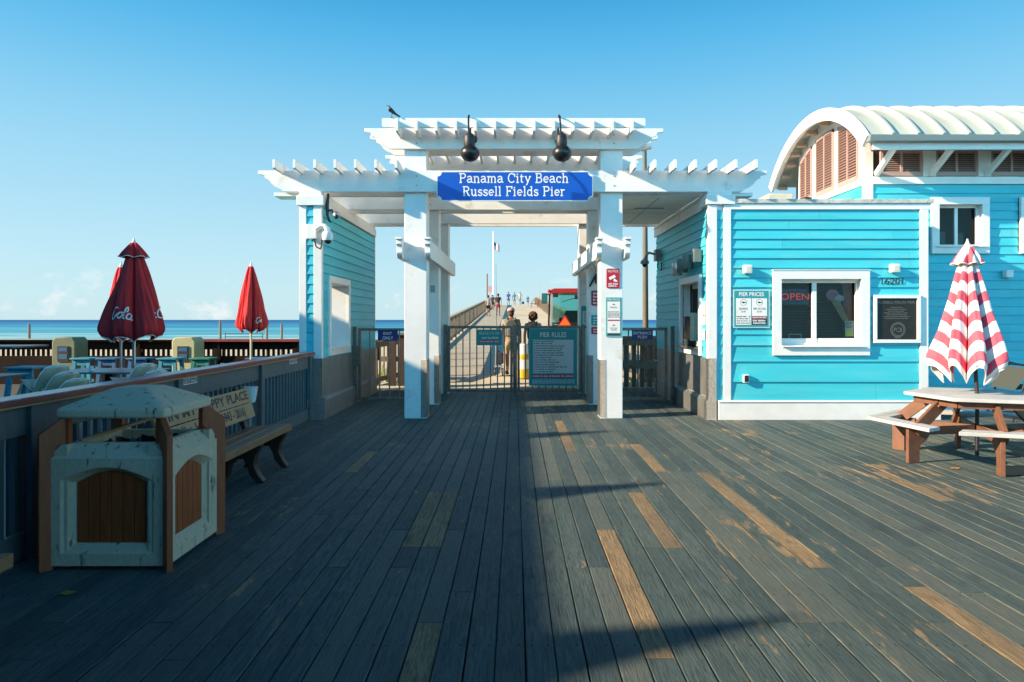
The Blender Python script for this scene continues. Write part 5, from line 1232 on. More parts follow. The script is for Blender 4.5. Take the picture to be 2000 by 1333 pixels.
# script capital and letters drawn as strokes
SCR = {'C': (1.0, [arc(.52,.52,.42,.50,60,330,18)+[(.98,.45)], arc(.66,.86,.26,.16,200,20,8)]), 'o': (.52, [arc(.26,.28,.20,.27,100,460,14)+[(.42,.56),(.56,.5)]]),
       'l': (.34, [[(.0,.25)]+arc(.2,.80,.11,.28,-20,180,8)+[(.12,.12)]+arc(.22,.1,.10,.10,180,330,6)]), 'a': (.60, [arc(.25,.27,.21,.27,60,400,14), [(.46,.52),(.44,.12),(.52,.02),(.66,.14)]]),
       'c': (.46, [arc(.26,.28,.21,.27,50,320,12)]), '-': (.34, [[(.04,.32),(.30,.36)]])}
def scripttext(par, S, s, th0, v0, h, rad, L, w=.12, m='canvaswhite', kx=1.0):
    tot = sum(SCR[c][0] for c in s); x = 0; mb = MB(); k = 0
    for c in s:
        for st in SCR[c][1]:
            k += 1
            strip(mb, [((px_+.32*py_+x-tot/2), py_) for px_, py_ in st], w, lambda a, b, kk=k % 3: S(th0+a*h*kx/rad, v0-b*h/L, .009+.0008*kk))
        x += SCR[c][0]
    make(mb, 'lettering', M[m], par, recalc=False, smooth=0)
t, cn, S = umbrella('closed_umbrella', 'large closed dark red umbrella with white script lettering and white hem', -5.58, 10.0, 2.70, 1.37, .46, (M['coke'], M['coke'], M['canvaswhite'], M['silver']), nf=6, ph=1.62, cp=.45, depth=.45, tuck=.16, rpow=.92)
scripttext(cn, S, '-Cola', R(-96), .80, .150, .40, 1.33)
scripttext(cn, S, 'ca', R(-11), .80, .13, .40, 1.33)
scripttext(cn, S, 'Co', R(17), .80, .15, .40, 1.33)
t, cn, S = umbrella('closed_umbrella', 'closed red umbrella partly hidden behind the big dark red one', -7.50, 13.0, 2.60, 1.27, .36, (M['cokebright'], M['cokebright'], M['canvaswhite'], M['silver']), nf=6, ph=1.1, vent=False, cp=.5, tuck=.2)
t, cn, S = umbrella('closed_umbrella', 'bright red closed umbrella standing alone nearer the turquoise wall', -5.45, 14.1, 2.70, 1.42, .33, (M['cokebright'], M['cokebright'], M['cokebright'], M['plasticwhite']), nf=6, ph=1.0, vent=False, tw=.25, cp=.5, tuck=.2)
scripttext(cn, S, 'Co', R(-38), .90, .10, .3, 1.28)

# ------------------------------------------------------------------ far side of the restaurant deck
ff = thing('sea_fence', 'dark railing with a counter top along the sea edge of the restaurant deck', 'fence', (-9, 17, 0))
mb = MB(); mb.box(-15.5, -3.45, 16.80, 17.25, 1.075, 1.11); mb.box(-15.5, -8.3, 16.79, 17.26, 1.111, 1.118, 1); mb.box(-8.3, -3.45, 16.79, 16.80, 1.06, 1.118, 2); mb.box(-8.3, -3.45, 16.80, 17.26, 1.111, 1.118, 2); make(mb, 'counter_top', [M['fencedark'], M['picnicwhite'], M['redcap']], ff)
mb = MB(); mb.box(-15.5, -3.45, 16.98, 17.03, .86, 1.07); mb.box(-15.5, -3.45, 16.98, 17.03, .0, .70); make(mb, 'boards', M['fencedark'], ff)
for k in range(7):
    x = -15.3+k*1.97; mb = MB(); mb.box(x-.06, x+.06, 16.9, 17.05, 0, 1.07); make(mb, 'post', M['fencedark'], ff)
    mb = MB(); mb.beam((x+.1, 16.88, 1.05), (x+.1, 16.95, .6), .05, .08, (0,1,0)); make(mb, 'counter_bracket', M['fencedark'], ff)
x = -15.4
while x < -3.5:
    mb = MB(); mb.box(x-.032, x+.032, 17.035, 17.06, .5, .95); make(mb, 'baluster', M['fencedark'], ff); x += .125
def bin_box(x, mt, lab):
    t = thing('rounded_bin', lab, 'litter bin', (x, 16.2, 0), 'rounded bins along the sea fence')
    mb = MB(); mb.prism([(x-.27, 0), (x+.27, 0), (x+.27, 1.10), (x+.20, 1.19), (x-.20, 1.19), (x-.27, 1.10)], 'xz', 15.95, 16.45); make(mb, 'body', mt, t, bevel=.02)
    mb = MB(); mb.box(x-.13, x+.13, 15.93, 15.949, .62, .98); mb.box(x-.10, x+.10, 15.925, 15.929, .86, .95, 1); mb.box(x-.10, x+.10, 15.925, 15.929, .68, .80, 1); make(mb, 'flap', [M['darkbrown'], M['bluewood']], t)
bin_box(-7.75, M['cream'], 'pale yellow rounded bin in the sun between the two umbrellas by the sea fence'); bin_box(-10.55, pmat('olive_paint', (.16,.19,.11), (.13,.15,.09), 6), 'olive green rounded bin with a dark flap at the far left by the sea fence')
def stool(x, y, h, mt, lab, w=.36):
    t = thing('bar_stool', lab, 'stool', (x, y, 0), 'painted wooden stools on the restaurant deck')
    mb = MB(); mb.box(x-w/2-.02, x+w/2+.02, y-w/2-.02, y+w/2+.02, h-.035, h); make(mb, 'seat', mt, t, bevel=.006)
    for sx_ in (-1, 1):
        for sy_ in (-1, 1):
            mb = MB(); mb.beam((x+sx_*w*.5, y+sy_*w*.5, 0), (x+sx_*w*.36, y+sy_*w*.36, h-.036), .075, .05, (0,1,0)); make(mb, 'leg', mt, t)
    mb = MB(); mb.box(x-w*.38, x+w*.38, y-w*.42, y-w*.36, h-.16, h-.04); mb.box(x-w*.44, x+w*.44, y-w*.02, y+w*.02, .25, .32); make(mb, 'apron', mt, t)
stool(-8.35, 11.7, .80, M['turq'], 'bright turquoise stool standing apart at the far left', .46)
stool(-9.55, 11.9, .80, M['turq'], 'turquoise stool cut by the left edge of the photo', .46)
for x, mt, lab in ((-9.3, 'turq', 'turquoise stool beside the olive bin'), (-8.75, 'bluewood', 'blue stool left of the big umbrella pole'), (-8.1, 'bluewood', 'dark blue stool behind the big umbrella'), (-7.45, 'turq', 'teal stool right of the umbrella poles'), (-6.75, 'greenwood', 'green stool left of the yellow bin'), (-5.55, 'bluewood', 'blue stool in front of the yellow bin'), (-4.9, 'greenwood', 'green stool right of the yellow bin'), (-4.35, 'bluewood', 'blue stool under the lone red umbrella')):
    stool(x*1.0, 14.8, .78, M[mt], lab, .40)
def table(x, y, z, w, d, lab, mt=None):
    t = thing('deck_table', lab, 'table', (x, y, 0), 'tables on the restaurant deck')
    mb = MB(); mb.box(x-w/2, x+w/2, y-d/2, y+d/2, z-.03, z); make(mb, 'tabletop', mt or M['turq'], t, bevel=.006)
    mb = MB(); mb.box(x-.06, x+.06, y-.06, y+.06, .06, z-.03); make(mb, 'pedestal', M['blackmatt'], t); mb = MB(); mb.box(x-.3, x+.3, y-.3, y+.3, .0, .06); make(mb, 'foot', M['blackmatt'], t)
paint = pmat('blue_grey_top', (.10,.22,.27), (.06,.15,.2), 4, .35)
table(-6.75, 11.4, .76, 1.5, 1.0, 'blue grey table behind the white plastic chairs', paint)
table(-4.95, 12.0, .76, 1.3, .9, 'blue grey table under the bright red umbrella', paint)
table(-10.15, 13.2, 1.10, 1.6, 1.0, 'tall dark table at the far left edge of the restaurant deck', pmat('slate_top', (.09,.12,.14), rough=.4))
table(-7.9, 10.1, .78, .9, .8, 'low dark table cut by the left edge of the photo', pmat('slate_top_b', (.05,.07,.09), rough=.4))
for x, y, lab in ((-6.95, 11.2, 'small white cup on the blue grey table near the chairs'), (-5.1, 11.9, 'small white cup on the blue grey table under the umbrella')):
    mb = MB(); mb.lathe([(.03,.761),(.035,.84),(.03,.842)], (x,y,0), 10); single(mb, 'paper_cup', M['lettering'], lab, 'cup')
# plastic armchairs
def chair_at(x, y, z, lab, rz, grp):
    t = thing('plastic_chair', lab, 'chair', (x, y, z), grp, rz)
    mb = MB()    # one-piece shell, facing -x locally
    n = 10; vs = []; rows = []
    prof = [(-.22,.42),(-.10,.405),(.06,.40),(.17,.42),(.215,.50),(.24,.62),(.265,.74),(.28,.83),(.29,.87)]
    wid = [.19,.20,.20,.20,.20,.20,.19,.155,.07]
    for (px_, pz_), wq in zip(prof, wid):
        for i in range(n+1):
            s = i/n*2-1; vs.append((px_-(.05*s*s if pz_ > .45 else 0), s*wq, pz_+(.02*s*s if pz_ < .45 else 0)))
    mb.raw(vs, [(j*(n+1)+i, j*(n+1)+i+1, (j+1)*(n+1)+i+1, (j+1)*(n+1)+i) for j in range(len(prof)-1) for i in range(n)])
    o = make(mb, 'shell', M['plasticwhite'], t, local=True, recalc=False); so = o.modifiers.new('t', 'SOLIDIFY'); so.thickness = .008
    mb = MB(); ed_ = [(p_[0]-.05, -w_, p_[1]) for p_, w_ in zip(prof[4:], wid[4:])] + [(p_[0]-.05, w_, p_[1]) for p_, w_ in list(zip(prof[4:], wid[4:]))[::-1]]; mb.tube(ed_, .011, 6); make(mb, 'rim', M['lettering'], t, local=True)
    for s in (-1, 1):
        mb = MB(); mb.tube([(-.20,s*.20,.0),(-.16,s*.18,.40)], .022, 8); make(mb, 'front_leg', M['plasticwhite'], t, local=True)
        mb = MB(); mb.tube([(.27,s*.23,0),(.22,s*.22,.44)], .024, 8); make(mb, 'rear_leg', M['plasticwhite'], t, local=True)
    return t
rk = ['topmost', 'second from the top', 'third from the top', 'lowest']
for k in range(4):
    c_ = chair_at(-6.95+.15*k, 9.9-.05*k,   .26-.045*k, 'white plastic chair, %s of the leaning left stack' % rk[k], R(-28), 'white plastic chairs in the left stack'); c_.rotation_euler = (0, R(24+4*k), R(-28))
for k in range(3):
    c_ = chair_at(-5.85+.15*k, 10.2-.05*k,   .26-.045*k, 'white plastic chair, %s of the right stack nearer the bench' % ['topmost', 'middle one', 'lowest'][k], R(-28), 'white plastic chairs in the right stack'); c_.rotation_euler = (0, R(24+4*k), R(-28))
for k in range(2):
    c_ = chair_at(-4.1+.2*k, 12.6+.05*k, .14-.03*k, 'white plastic chair, %s of the pair beside the turquoise wall' % ['upper', 'lower'][k], R(-28), 'white plastic chairs beside the wall'); c_.rotation_euler = (0, R(24+4*k), R(-28))
# posts on the beach
for k, (px, top, lab) in enumerate(((57, 633, 'weathered pole on the beach at the far left'), (430, 627, 'tall weathered pole on the beach left of the bright red umbrella'), (521, 634, 'weathered pole on the beach right of the bright red umbrella'), (550, 633, 'weathered pole on the beach nearest the turquoise wall'))):
    Y = 62; x = PX(px, Y); z1 = PZ(top, Y); zb = sandz(x, Y)
    mb = MB(); mb.tube([(x+.03,Y,zb-.2),(x,Y,z1)], [.13,.11], 8); single(mb, 'beach_post', M['weathered'] if k else M['weathered'], lab, 'post', 'timber poles on the beach')
t = thing('volleyball_net', 'thin dark net frame on the beach between the weathered poles', 'net', (PX(455, 70), 70, sandz(-28, 70)))
mb = MB(); xa, xb = PX(440, 70), PX(513, 70)
for z in (PZ(652, 70), PZ(658, 70)): mb.tube([(xa,70,z),(xb,70,z)], .03, 5)
make(mb, 'net_band', M['ink'], t)
mb = MB()
for x in (xa, xb): mb.tube([(x,70,sandz(x,70)),(x,70,PZ(650, 70))], .04, 6)
make(mb, 'net_pole', M['ink'], t)
# ------------------------------------------------------------------ picnic table and striped umbrella
TX, TY = 5.27, 7.78
pt = thing('picnic_table', 'six sided picnic table with pale top and seats on brown timber legs', 'picnic table', (TX, TY, 0))
def hexv(r, a, cx_=None, cy_=None): return ((cx_ if cx_ is not None else TX)+r*math.cos(R(a)), (cy_ if cy_ is not None else TY)+r*math.sin(R(a)))
VA = [160, 220, 280, 340, 40, 100]
# top boards clipped to the hexagon, running along the front edge
def clip(poly, n, d):
    out = []
    for i in range(len(poly)):
        p, q = poly[i-1], poly[i]; a = p[0]*n[0]+p[1]*n[1]-d; b = q[0]*n[0]+q[1]*n[1]-d
        if (a <= 0) != (b <= 0): k = a/(a-b); out.append((p[0]+(q[0]-p[0])*k, p[1]+(q[1]-p[1])*k))
        if b <= 0: out.append(q)
    return out
hx = [hexv(.74, a) for a in VA]
ang = R(70); dn = (math.cos(ang), math.sin(ang)); c0 = TX*dn[0]+TY*dn[1]
for k in range(-5, 5):
    a, b = c0+k*.138+.002, c0+(k+1)*.138-.002
    p = clip(hx, (-dn[0], -dn[1]), -a); p = clip(p, dn, b)
    if len(p) >= 3:
        ar = abs(sum(p[i-1][0]*p[i][1]-p[i][0]*p[i-1][1] for i in range(len(p))))/2
        if ar > .005: mb = MB(); mb.prism(p, 'xy', .722, .76); make(mb, 'top_board', M['picnicwhite'], pt, bevel=.004)
for i in range(6):      # apron under the edge
    p, q = hexv(.62, VA[i]), hexv(.62, VA[(i+1) % 6]); mb = MB(); mb.beam((*p, .680), (*q, .680), .035, .075); make(mb, 'apron_board', M['picnicbrown'], pt, bevel=.003)
# mitred seats in three pairs
def seat(va, vb, ta, tb):
    ro, ri = 1.13, .89; (ax, ay), (bx_, by_) = hexv(ro, va), hexv(ro, vb); (cx1, cy1), (dx1, dy1) = hexv(ri, va), hexv(ri, vb)
    def lerp(p, q, t_): return (p[0]+(q[0]-p[0])*t_, p[1]+(q[1]-p[1])*t_)
    o0, o1 = lerp((ax,ay),(bx_,by_),ta), lerp((ax,ay),(bx_,by_),tb); i0, i1 = lerp((cx1,cy1),(dx1,dy1),ta), lerp((cx1,cy1),(dx1,dy1),tb)
    for f0, f1 in ((0, .49), (.51, 1)):
        p = [lerp(o0,i0,f0), lerp(o1,i1,f0), lerp(o1,i1,f1), lerp(o0,i0,f1)]
        mb = MB(); mb.prism(p, 'xy', .41, .45); make(mb, 'seat_board', M['picnicwhite'], pt, bevel=.004)
for va, s in ((160, -60), (160, 60), (280, -60), (280, 60), (40, -60), (40, 60)):
    seat(va, va-s, .004, .86)
for va in (160, 280, 40):
    d = Vector((math.cos(R(va)), math.sin(R(va)), 0)); c = Vector((TX, TY, 0))
    for off in (-.0,):
        # diagonal leg from the deck by the seat up to the table top, and a floor-to-seat leg with a curved inner edge
        mb = MB(); mb.beam(c+d*.86+Vector((0,0,.40)), c+d*.50+Vector((0,0,.70)), .038, .14, (-d.x*.4, -d.y*.4, 1)); 
    sd = Vector((-d.y, d.x, 0))
for va in (190, 250, 310, 10, 70, 130):
    d = Vector((math.cos(R(va)), math.sin(R(va)), 0)); c = Vector((TX, TY, 0)); s = Vector((-d.y, d.x, 0))
    # seat post: wide plank, narrower toward the floor
    pr = [(.90, 0), (.76, 0), (.76, .17), (.74, .21), (.68, .245), (.64, .30), (.64, .405), (.90, .405)]
    mb = MB(); q = len(pr); th = .022
    f_ = [c+d*a+Vector((0,0,z))+s*th for a, z in pr]; g_ = [c+d*a+Vector((0,0,z))-s*th for a, z in pr]
    mb.raw(f_+g_, [tuple(range(q)), tuple(range(2*q-1, q-1, -1))] + [(i_, i_+q, (i_+1) % q+q, (i_+1) % q) for i_ in range(q)])
    make(mb, 'seat_leg', M['picnicbrown'], pt, bevel=.003)
    mb = MB(); mb.beam(c+d*.84+s*.045+Vector((0,0,.36)), c+d*.46+s*.045+Vector((0,0,.70)), .04, .13, (d.x*.3, d.y*.3, 1)); make(mb, 'brace_leg', M['picnicbrown'], pt, bevel=.003)
for va in (190, 250, 310):
    d = Vector((math.cos(R(va)), math.sin(R(va)), 0)); c = Vector((TX, TY, 0))
    z = .36 + (va-250)/60*.0
    mb = MB(); mb.beam(c+d*.62+Vector((0,0,.355)), c+d*.045+Vector((0,0,.355)), .038, .09); mb.beam(c-d*.62+Vector((0,0,.355)), c-d*.045+Vector((0,0,.355)), .038, .09); make(mb, 'cross_rail', M['picnicbrown'], pt, bevel=.003)
p, q = hexv(.84, 250), hexv(.84, 310)
mb = MB(); mb.beam((*p, .05), (*q, .05), .04, .09); make(mb, 'floor_rail', M['picnicbrown'], pt, bevel=.003)
mb = MB()
for va in (190, 250, 310, 130):
    d = Vector((math.cos(R(va)), math.sin(R(va)), 0)); s = Vector((-d.y, d.x, 0))
    for k in (.56,):
        pz_ = Vector((TX, TY, .635))+d*k+s*.07; mb.ball(tuple(pz_), .012, n=8, k=4)
make(mb, 'bolt_heads', M['silver'], pt)
# chevron umbrella
def stripemat():
    m = pmat('pink_and_white_canvas', (.7,.7,.68), rough=.8); nt = m.node_tree; N = nt.nodes; L = nt.links; b = N['Principled BSDF']
    uv = N.new('ShaderNodeUVMap'); sp = N.new('ShaderNodeSeparateXYZ'); L.new(uv.outputs[0], sp.inputs[0])
    ml = N.new('ShaderNodeMath'); ml.operation = 'MULTIPLY_ADD'; ml.inputs[1].default_value = 6.05; ml.inputs[2].default_value = .30; L.new(sp.outputs[1], ml.inputs[0])
    fr = N.new('ShaderNodeMath'); fr.operation = 'FRACT'; L.new(ml.outputs[0], fr.inputs[0]); gt = N.new('ShaderNodeMath'); gt.operation = 'GREATER_THAN'; gt.inputs[1].default_value = .52; L.new(fr.outputs[0], gt.inputs[0])
    mx = N.new('ShaderNodeMix'); mx.data_type = 'RGBA'; mx.inputs[6].default_value = (.78,.77,.75,1); mx.inputs[7].default_value = (.66,.10,.15,1); L.new(gt.outputs[0], mx.inputs[0]); L.new(mx.outputs[2], b.inputs['Base Color'])
    nz = N.new('ShaderNodeTexNoise'); nz.inputs['Scale'].default_value = 12; nz.inputs['Detail'].default_value = 4; tc = N.new('ShaderNodeTexCoord'); L.new(tc.outputs['Object'], nz.inputs[0])
    bp = N.new('ShaderNodeBump'); bp.inputs['Strength'].default_value = .35; bp.inputs['Distance'].default_value = .03; L.new(nz.outputs[0], bp.inputs['Height']); L.new(bp.outputs[0], b.inputs['Normal'])
    return m
ventm = pmat('pink_and_white_cap', (.72,.71,.70), rough=.8)
def capmat():
    m = pmat('capstripe', (.75,.75,.73), rough=.8); nt = m.node_tree; N = nt.nodes; L = nt.links; b = N['Principled BSDF']
    tc = N.new('ShaderNodeTexCoord'); gr = N.new('ShaderNodeTexGradient'); gr.gradient_type = 'RADIAL'; L.new(tc.outputs['Object'], gr.inputs[0])
    ml = N.new('ShaderNodeMath'); ml.operation = 'MULTIPLY'; ml.inputs[1].default_value = 8; L.new(gr.outputs[1], ml.inputs[0]); fr = N.new('ShaderNodeMath'); fr.operation = 'FRACT'; L.new(ml.outputs[0], fr.inputs[0])
    gt = N.new('ShaderNodeMath'); gt.operation = 'GREATER_THAN'; gt.inputs[1].default_value = .55; L.new(fr.outputs[0], gt.inputs[0])
    mx = N.new('ShaderNodeMix'); mx.data_type = 'RGBA'; mx.inputs[6].default_value = (.78,.77,.75,1); mx.inputs[7].default_value = (.66,.10,.15,1); L.new(gt.outputs[0], mx.inputs[0]); L.new(mx.outputs[2], b.inputs['Base Color']); return m
t, cn, S = umbrella('striped_umbrella', 'closed pink and white chevron striped umbrella over the picnic table', TX, TY, 2.42, 1.08, .405, (stripemat(), capmat(), M['canvaswhite'], M['blackmatt']), nf=8, ph=.55, drop=.20, base=False, rpow=1.0, cp=.9, depth=.42, dx=-.11, vw=.82, tw=.10, tuck=.14)
# things at the right edge
t = thing('sling_chair', 'black framed sling chair in the shade behind the picnic table', 'chair', (8.2, 11.0, 0))
mb = MB(); x, y = 8.35, 11.0
for s in (-.30, .30): mb.tube([(x-.55,y+s,.0),(x-.42,y+s,.42),(x-.25,y+s,.86),(x-.18,y+s,.90),(x+.0,y+s,.86),(x+.45,y+s,.78)], .018, 8); mb.tube([(x+.45,y+s,.78),(x+.35,y+s,.0)], .018, 8)
mb.tube([(x-.25,y-.3,.88),(x-.25,y+.3,.88)], .018, 8); make(mb, 'frame', M['black'], t)
mb = MB(); mb.raw([(x-.50,y-.29,.50),(x-.50,y+.29,.50),(x-.22,y+.29,.84),(x-.22,y-.29,.84)], [(0,1,2,3)]); mb.raw([(x-.50,y-.29,.50),(x-.50,y+.29,.50),(x+.40,y+.29,.56),(x+.40,y-.29,.56)], [(0,1,2,3)]); make(mb, 'sling', pmat('dark_sling', (.05,.06,.05), rough=.8), t, recalc=False)
t = thing('ceramic_planter', 'pale mottled ceramic planter cut by the right edge of the photo', 'planter', (7.25, 9.4, 0))
mb = MB(); mb.lathe([(.12,0),(.16,.03),(.22,.22),(.23,.40),(.16,.56),(.13,.66),(.16,.80),(.165,.96),(.13,.98)], (7.28,9.4,0), 24); make(mb, 'pot', pmat('mottled_glaze', (.50,.47,.33), (.30,.33,.16), 6, .4, c3=(.10,.09,.07), s3=9, t3=(.55,.62)), t)
# fallen leaves and litter on the boards
for k, (px, py, lab) in enumerate(((1865, 917, 'small orange leaf on the boards under the picnic table'), (1980, 921, 'curled orange leaf on the boards near the right edge'), (131, 1162, 'small yellow leaf on the dark boards before the litter bin'))):
    Y = 1.6*F/(py-HY); x = PX(px, Y); mb = MB()
    mb.raw([(x-.05,Y,.006),(x-.02,Y+.03,.016),(x+.03,Y+.025,.012),(x+.06,Y,.02),(x+.02,Y-.025,.008),(x-.03,Y-.02,.014)], [(0,1,2,3,4,5)]); single(mb, 'fallen_leaf', pmat('leaf_%d' % k, ((.45,.20,.06),(.5,.25,.07),(.35,.27,.03))[k]), lab, 'leaf', recalc=False)
# ------------------------------------------------------------------ pier railings
def pier_rail(sx_, lab):
    t = thing('pier_railing', lab, 'railing', (sx_*2.85, 50, 0)); X = sx_*2.8
    path = [(sx_*3.45, 16.3), (X, 17.9)] + [(X, y) for y in range(20, 122, 3)]
    pm = M['weathered']
    mb = MB(); rl_ = MB(); lw_ = MB()
    for a, b in zip(path, path[1:]):
        za, zb = pz(a[1]), pz(b[1])
        mb.beam((*a, za+1.08), (*b, zb+1.08), .17, .04); rl_.beam((*a, za+.97), (*b, zb+.97), .04, .14); lw_.beam((*a, za+.12), (*b, zb+.12), .04, .12)
    make(mb, 'cap_rail', pmat('pale_cap', (.45,.37,.26), (.34,.28,.2), 5, .7), t); make(rl_, 'upper_rail', pm, t); make(lw_, 'lower_rail', pm, t)
    for y in [16.4, 17.9] + list(range(20, 92, 2)):
        x = X if y > 17 else sx_*3.4
        mb = MB(); mb.box(x-.06, x+.06, y-.06, y+.06, pz(y)-.1, pz(y)+1.06); make(mb, 'post', pm, t)
    n = 0; rest = MB(); y = 16.55
    while y < 96:
        f = min(1, (y-16.3)/1.6); x = sx_*(3.45+(2.8-3.45)*f)
        z = pz(y); m_ = MB() if n < 100 else rest
        m_.box(x-.014, x+.014, y-.019, y+.019, z+.10, z+1.0)
        if n < 100: make(m_, 'baluster', pm, t)
        n += 1; y += .15 if n < 60 else .19
    setprops(make(rest, 'distant_balusters', pm, t), kind='stuff')
    return t
pier_rail(-1, 'weathered timber railing climbing the left side of the pier ramp'); pier_rail(1, 'weathered timber railing climbing the right side of the pier ramp behind the tractor')
# wing of dark fence left, grey planter box right
t = thing('timber_screen', 'dark vertical timber screen behind the left side gate', 'fence', (-3.0, 15.5, 0))
for k in range(5):
    x = -2.96+.22*k; mb = MB(); mb.box(x, x+.19, 15.95, 15.99, .05, 1.24); make(mb, 'board', M['fencebrown'], t)
mb = MB(); mb.box(-3.15, -1.85, 15.992, 16.03, .62, .74); mb.box(-3.15, -1.85, 15.9, 16.04, 1.242, 1.29); make(mb, 'rail', M['weathered'], t)
t = thing('slatted_bench_end', 'grey weathered slatted screen behind the right side gate', 'fence', (2.9, 16, 0))
for k in range(4):
    x = 2.55+.19*k; mb = MB(); mb.box(x, x+.10, 15.95, 15.99, .02, 1.14); make(mb, 'slat', pmat('grey_timber', (.18,.17,.14), (.13,.125,.1), 8) if k == 0 else M['weathered'], t)
mb = MB(); mb.box(2.45, 3.35, 15.90, 15.949, .46, .66); mb.box(2.45, 3.35, 15.88, 15.949, 1.0, 1.22); make(mb, 'rail', pmat('grey_timber_rail', (.24,.23,.19), (.16,.155,.12), 8), t)

# poles and flag
t = thing('flagpole', 'slim white flagpole on the pier crest with a small flag below its top', 'flagpole', (PX(963.5, 92), 92, 3.5))
x = PX(963.5, 92); zt = PZ(455, 92)
mb = MB(); mb.tube([(x,92,3.4),(x,92,zt)], [.14,.08], 8); make(mb, 'pole', M['whiteclean'], t); mb = MB(); mb.ball((x,92,zt+.06), .12); make(mb, 'finial', M['whiteclean'], t)
mb = MB(); z1 = PZ(472, 92); n = 13; nz_ = 13
for j in range(nz_+1):
    for i in range(n+1):
        u = i/n; v = j/nz_; mb.v.append((x+.1+.75*u, 92+.08*math.sin(7*u), z1-.95*v-.55*u-.05*math.sin(6*u)))
for j in range(nz_):
    for i in range(n): mb.f.append([j*(n+1)+i, j*(n+1)+i+1, (j+1)*(n+1)+i+1, (j+1)*(n+1)+i]); mb.m.append(2 if (j < 7 and i < 5) else j % 2)
single(mb, 'flag', [pmat('flag_red', (.5,.04,.06)), M['canvaswhite'], pmat('flag_blue', (.03,.05,.2))], 'small striped flag hanging below the top of the white flagpole', 'flag', recalc=False)
for px, y, top, rad, lab, c in ((951.5, 80, 535, .09, 'short weathered pole beside the flagpole at the pier crest', M['weathered']), (1053, 90, 548, .03, 'hair thin mast right of the walkers at the pier crest', M['grey'])):
    x = PX(px, y); mb = MB(); mb.tube([(x,y,pz(y)-.1),(x,y,PZ(top, y))], rad, 7); single(mb, 'slim_pole', c, lab, 'pole')
mb = MB(); x = PX(957.5, 78); mb.box(x-.22, x+.22, 77.98, 78.0, PZ(571, 78), PZ(559, 78), 0); mb.tube([(x,78.02,pz(78)),(x,78.02,PZ(571, 78))], .03, 6, 1)
single(mb, 'small_sign', [pmat('faded_pink', (.55,.25,.25)), M['grey']], 'tiny faded pink sign between the slim pole and the flagpole', 'sign')
YP = 18.5; x = PX(1260.5, YP)
t = thing('lamp_post', 'tall slim rusty lamp post rising behind the right side of the pergola', 'lamp post', (x, YP, -2.6))
mb = MB(); mb.tube([(x+.02,YP,-2.6),(x,YP,2.9),(x-.02,YP,PZ(295, YP))], [.09,.075,.055], 12); make(mb, 'pole', pmat('rusty_grey', (.085,.095,.075), (.15,.11,.07), 2, .6), t)
mb = MB(); zt = PZ(297, YP); mb.beam((x-.32,YP,zt+.02), (x+.16,YP,zt+.12), .1, .07); mb.ball((x-.38,YP,zt+.0), .13, .09, .07); make(mb, 'lamp_head', pmat('tan_head', (.3,.22,.15), rough=.6), t)

# ------------------------------------------------------------------ tractor
TY0 = 20.8; zg = pz(21.5); tx0 = PX(1066, TY0)
tr = thing('tractor', 'red tractor with a glazed cab and orange triangle parked on the pier ramp', 'tractor', (1.85, 21.8, zg))
redp = pmat('tractor_red', (.42,.03,.025), (.36,.025,.02), 4, .35); C_ = 1.80
mb = MB(); zr = PZ(572, TY0); mb.prism([(C_-.74, zr-.02), (C_+.74, zr-.02), (C_+.72, zr+.08), (C_+.6, zr+.13), (C_-.6, zr+.13), (C_-.72, zr+.08)], 'xz', TY0-.05, TY0+1.65); make(mb, 'cab_roof', redp, tr, bevel=.02)
for s in (-1, 1):
    for y in (TY0+.02, TY0+1.5):
        mb = MB(); mb.beam((C_+s*.70, y, zg+.95), (C_+s*.66, y, zr-.02), .06, .07, (0,1,0)); make(mb, 'cab_pillar', M['grey'] if y < TY0+1 else M['blackmatt'], tr)
gm = M['glass']
tint = bpy.data.materials.new('tinted_cab_glass'); tint.use_nodes = True; nt = tint.node_tree; nt.nodes.remove(nt.nodes['Principled BSDF'])
tb = nt.nodes.new('ShaderNodeBsdfTransparent'); tb.inputs[0].default_value = (.25,.72,.66,1); gb = nt.nodes.new('ShaderNodeBsdfGlossy'); gb.inputs[0].default_value = (.7,.95,.9,1); gb.inputs['Roughness'].default_value = .05; mxs = nt.nodes.new('ShaderNodeMixShader'); mxs.inputs[0].default_value = .22
nt.links.new(tb.outputs[0], mxs.inputs[1]); nt.links.new(gb.outputs[0], mxs.inputs[2]); nt.links.new(mxs.outputs[0], nt.nodes['Material Output'].inputs[0])
mb = MB(); mb.raw([(C_-.66,TY0+.03,zg+1.25),(C_+.66,TY0+.03,zg+1.25),(C_+.64,TY0+.03,zr-.02),(C_-.64,TY0+.03,zr-.02)], [(0,1,2,3)]); make(mb, 'rear_window', tint, tr, recalc=False)
mb = MB(); mb.raw([(C_-.64,TY0+1.5,zg+1.2),(C_+.64,TY0+1.5,zg+1.2),(C_+.62,TY0+1.5,zr-.02),(C_-.62,TY0+1.5,zr-.02)], [(0,1,2,3)]); make(mb, 'windscreen', M['glass'], tr, recalc=False)
mb = MB(); mb.box(C_-.68, C_+.68, TY0-.01, TY0+.05, zg+1.20, zg+1.25); mb.beam((C_-.35,TY0-.0,zr-.28),(C_+.12,TY0-.0,zr-.14), .015, .02); mb.box(C_+.02, C_+.22, TY0-.02, TY0+.01, zr-.20, zr-.08); mb.box(C_-.64, C_-.48, TY0-.04, TY0+.0, zr-.14, zr-.03); make(mb, 'rear_wiper', M['blackmatt'], tr)
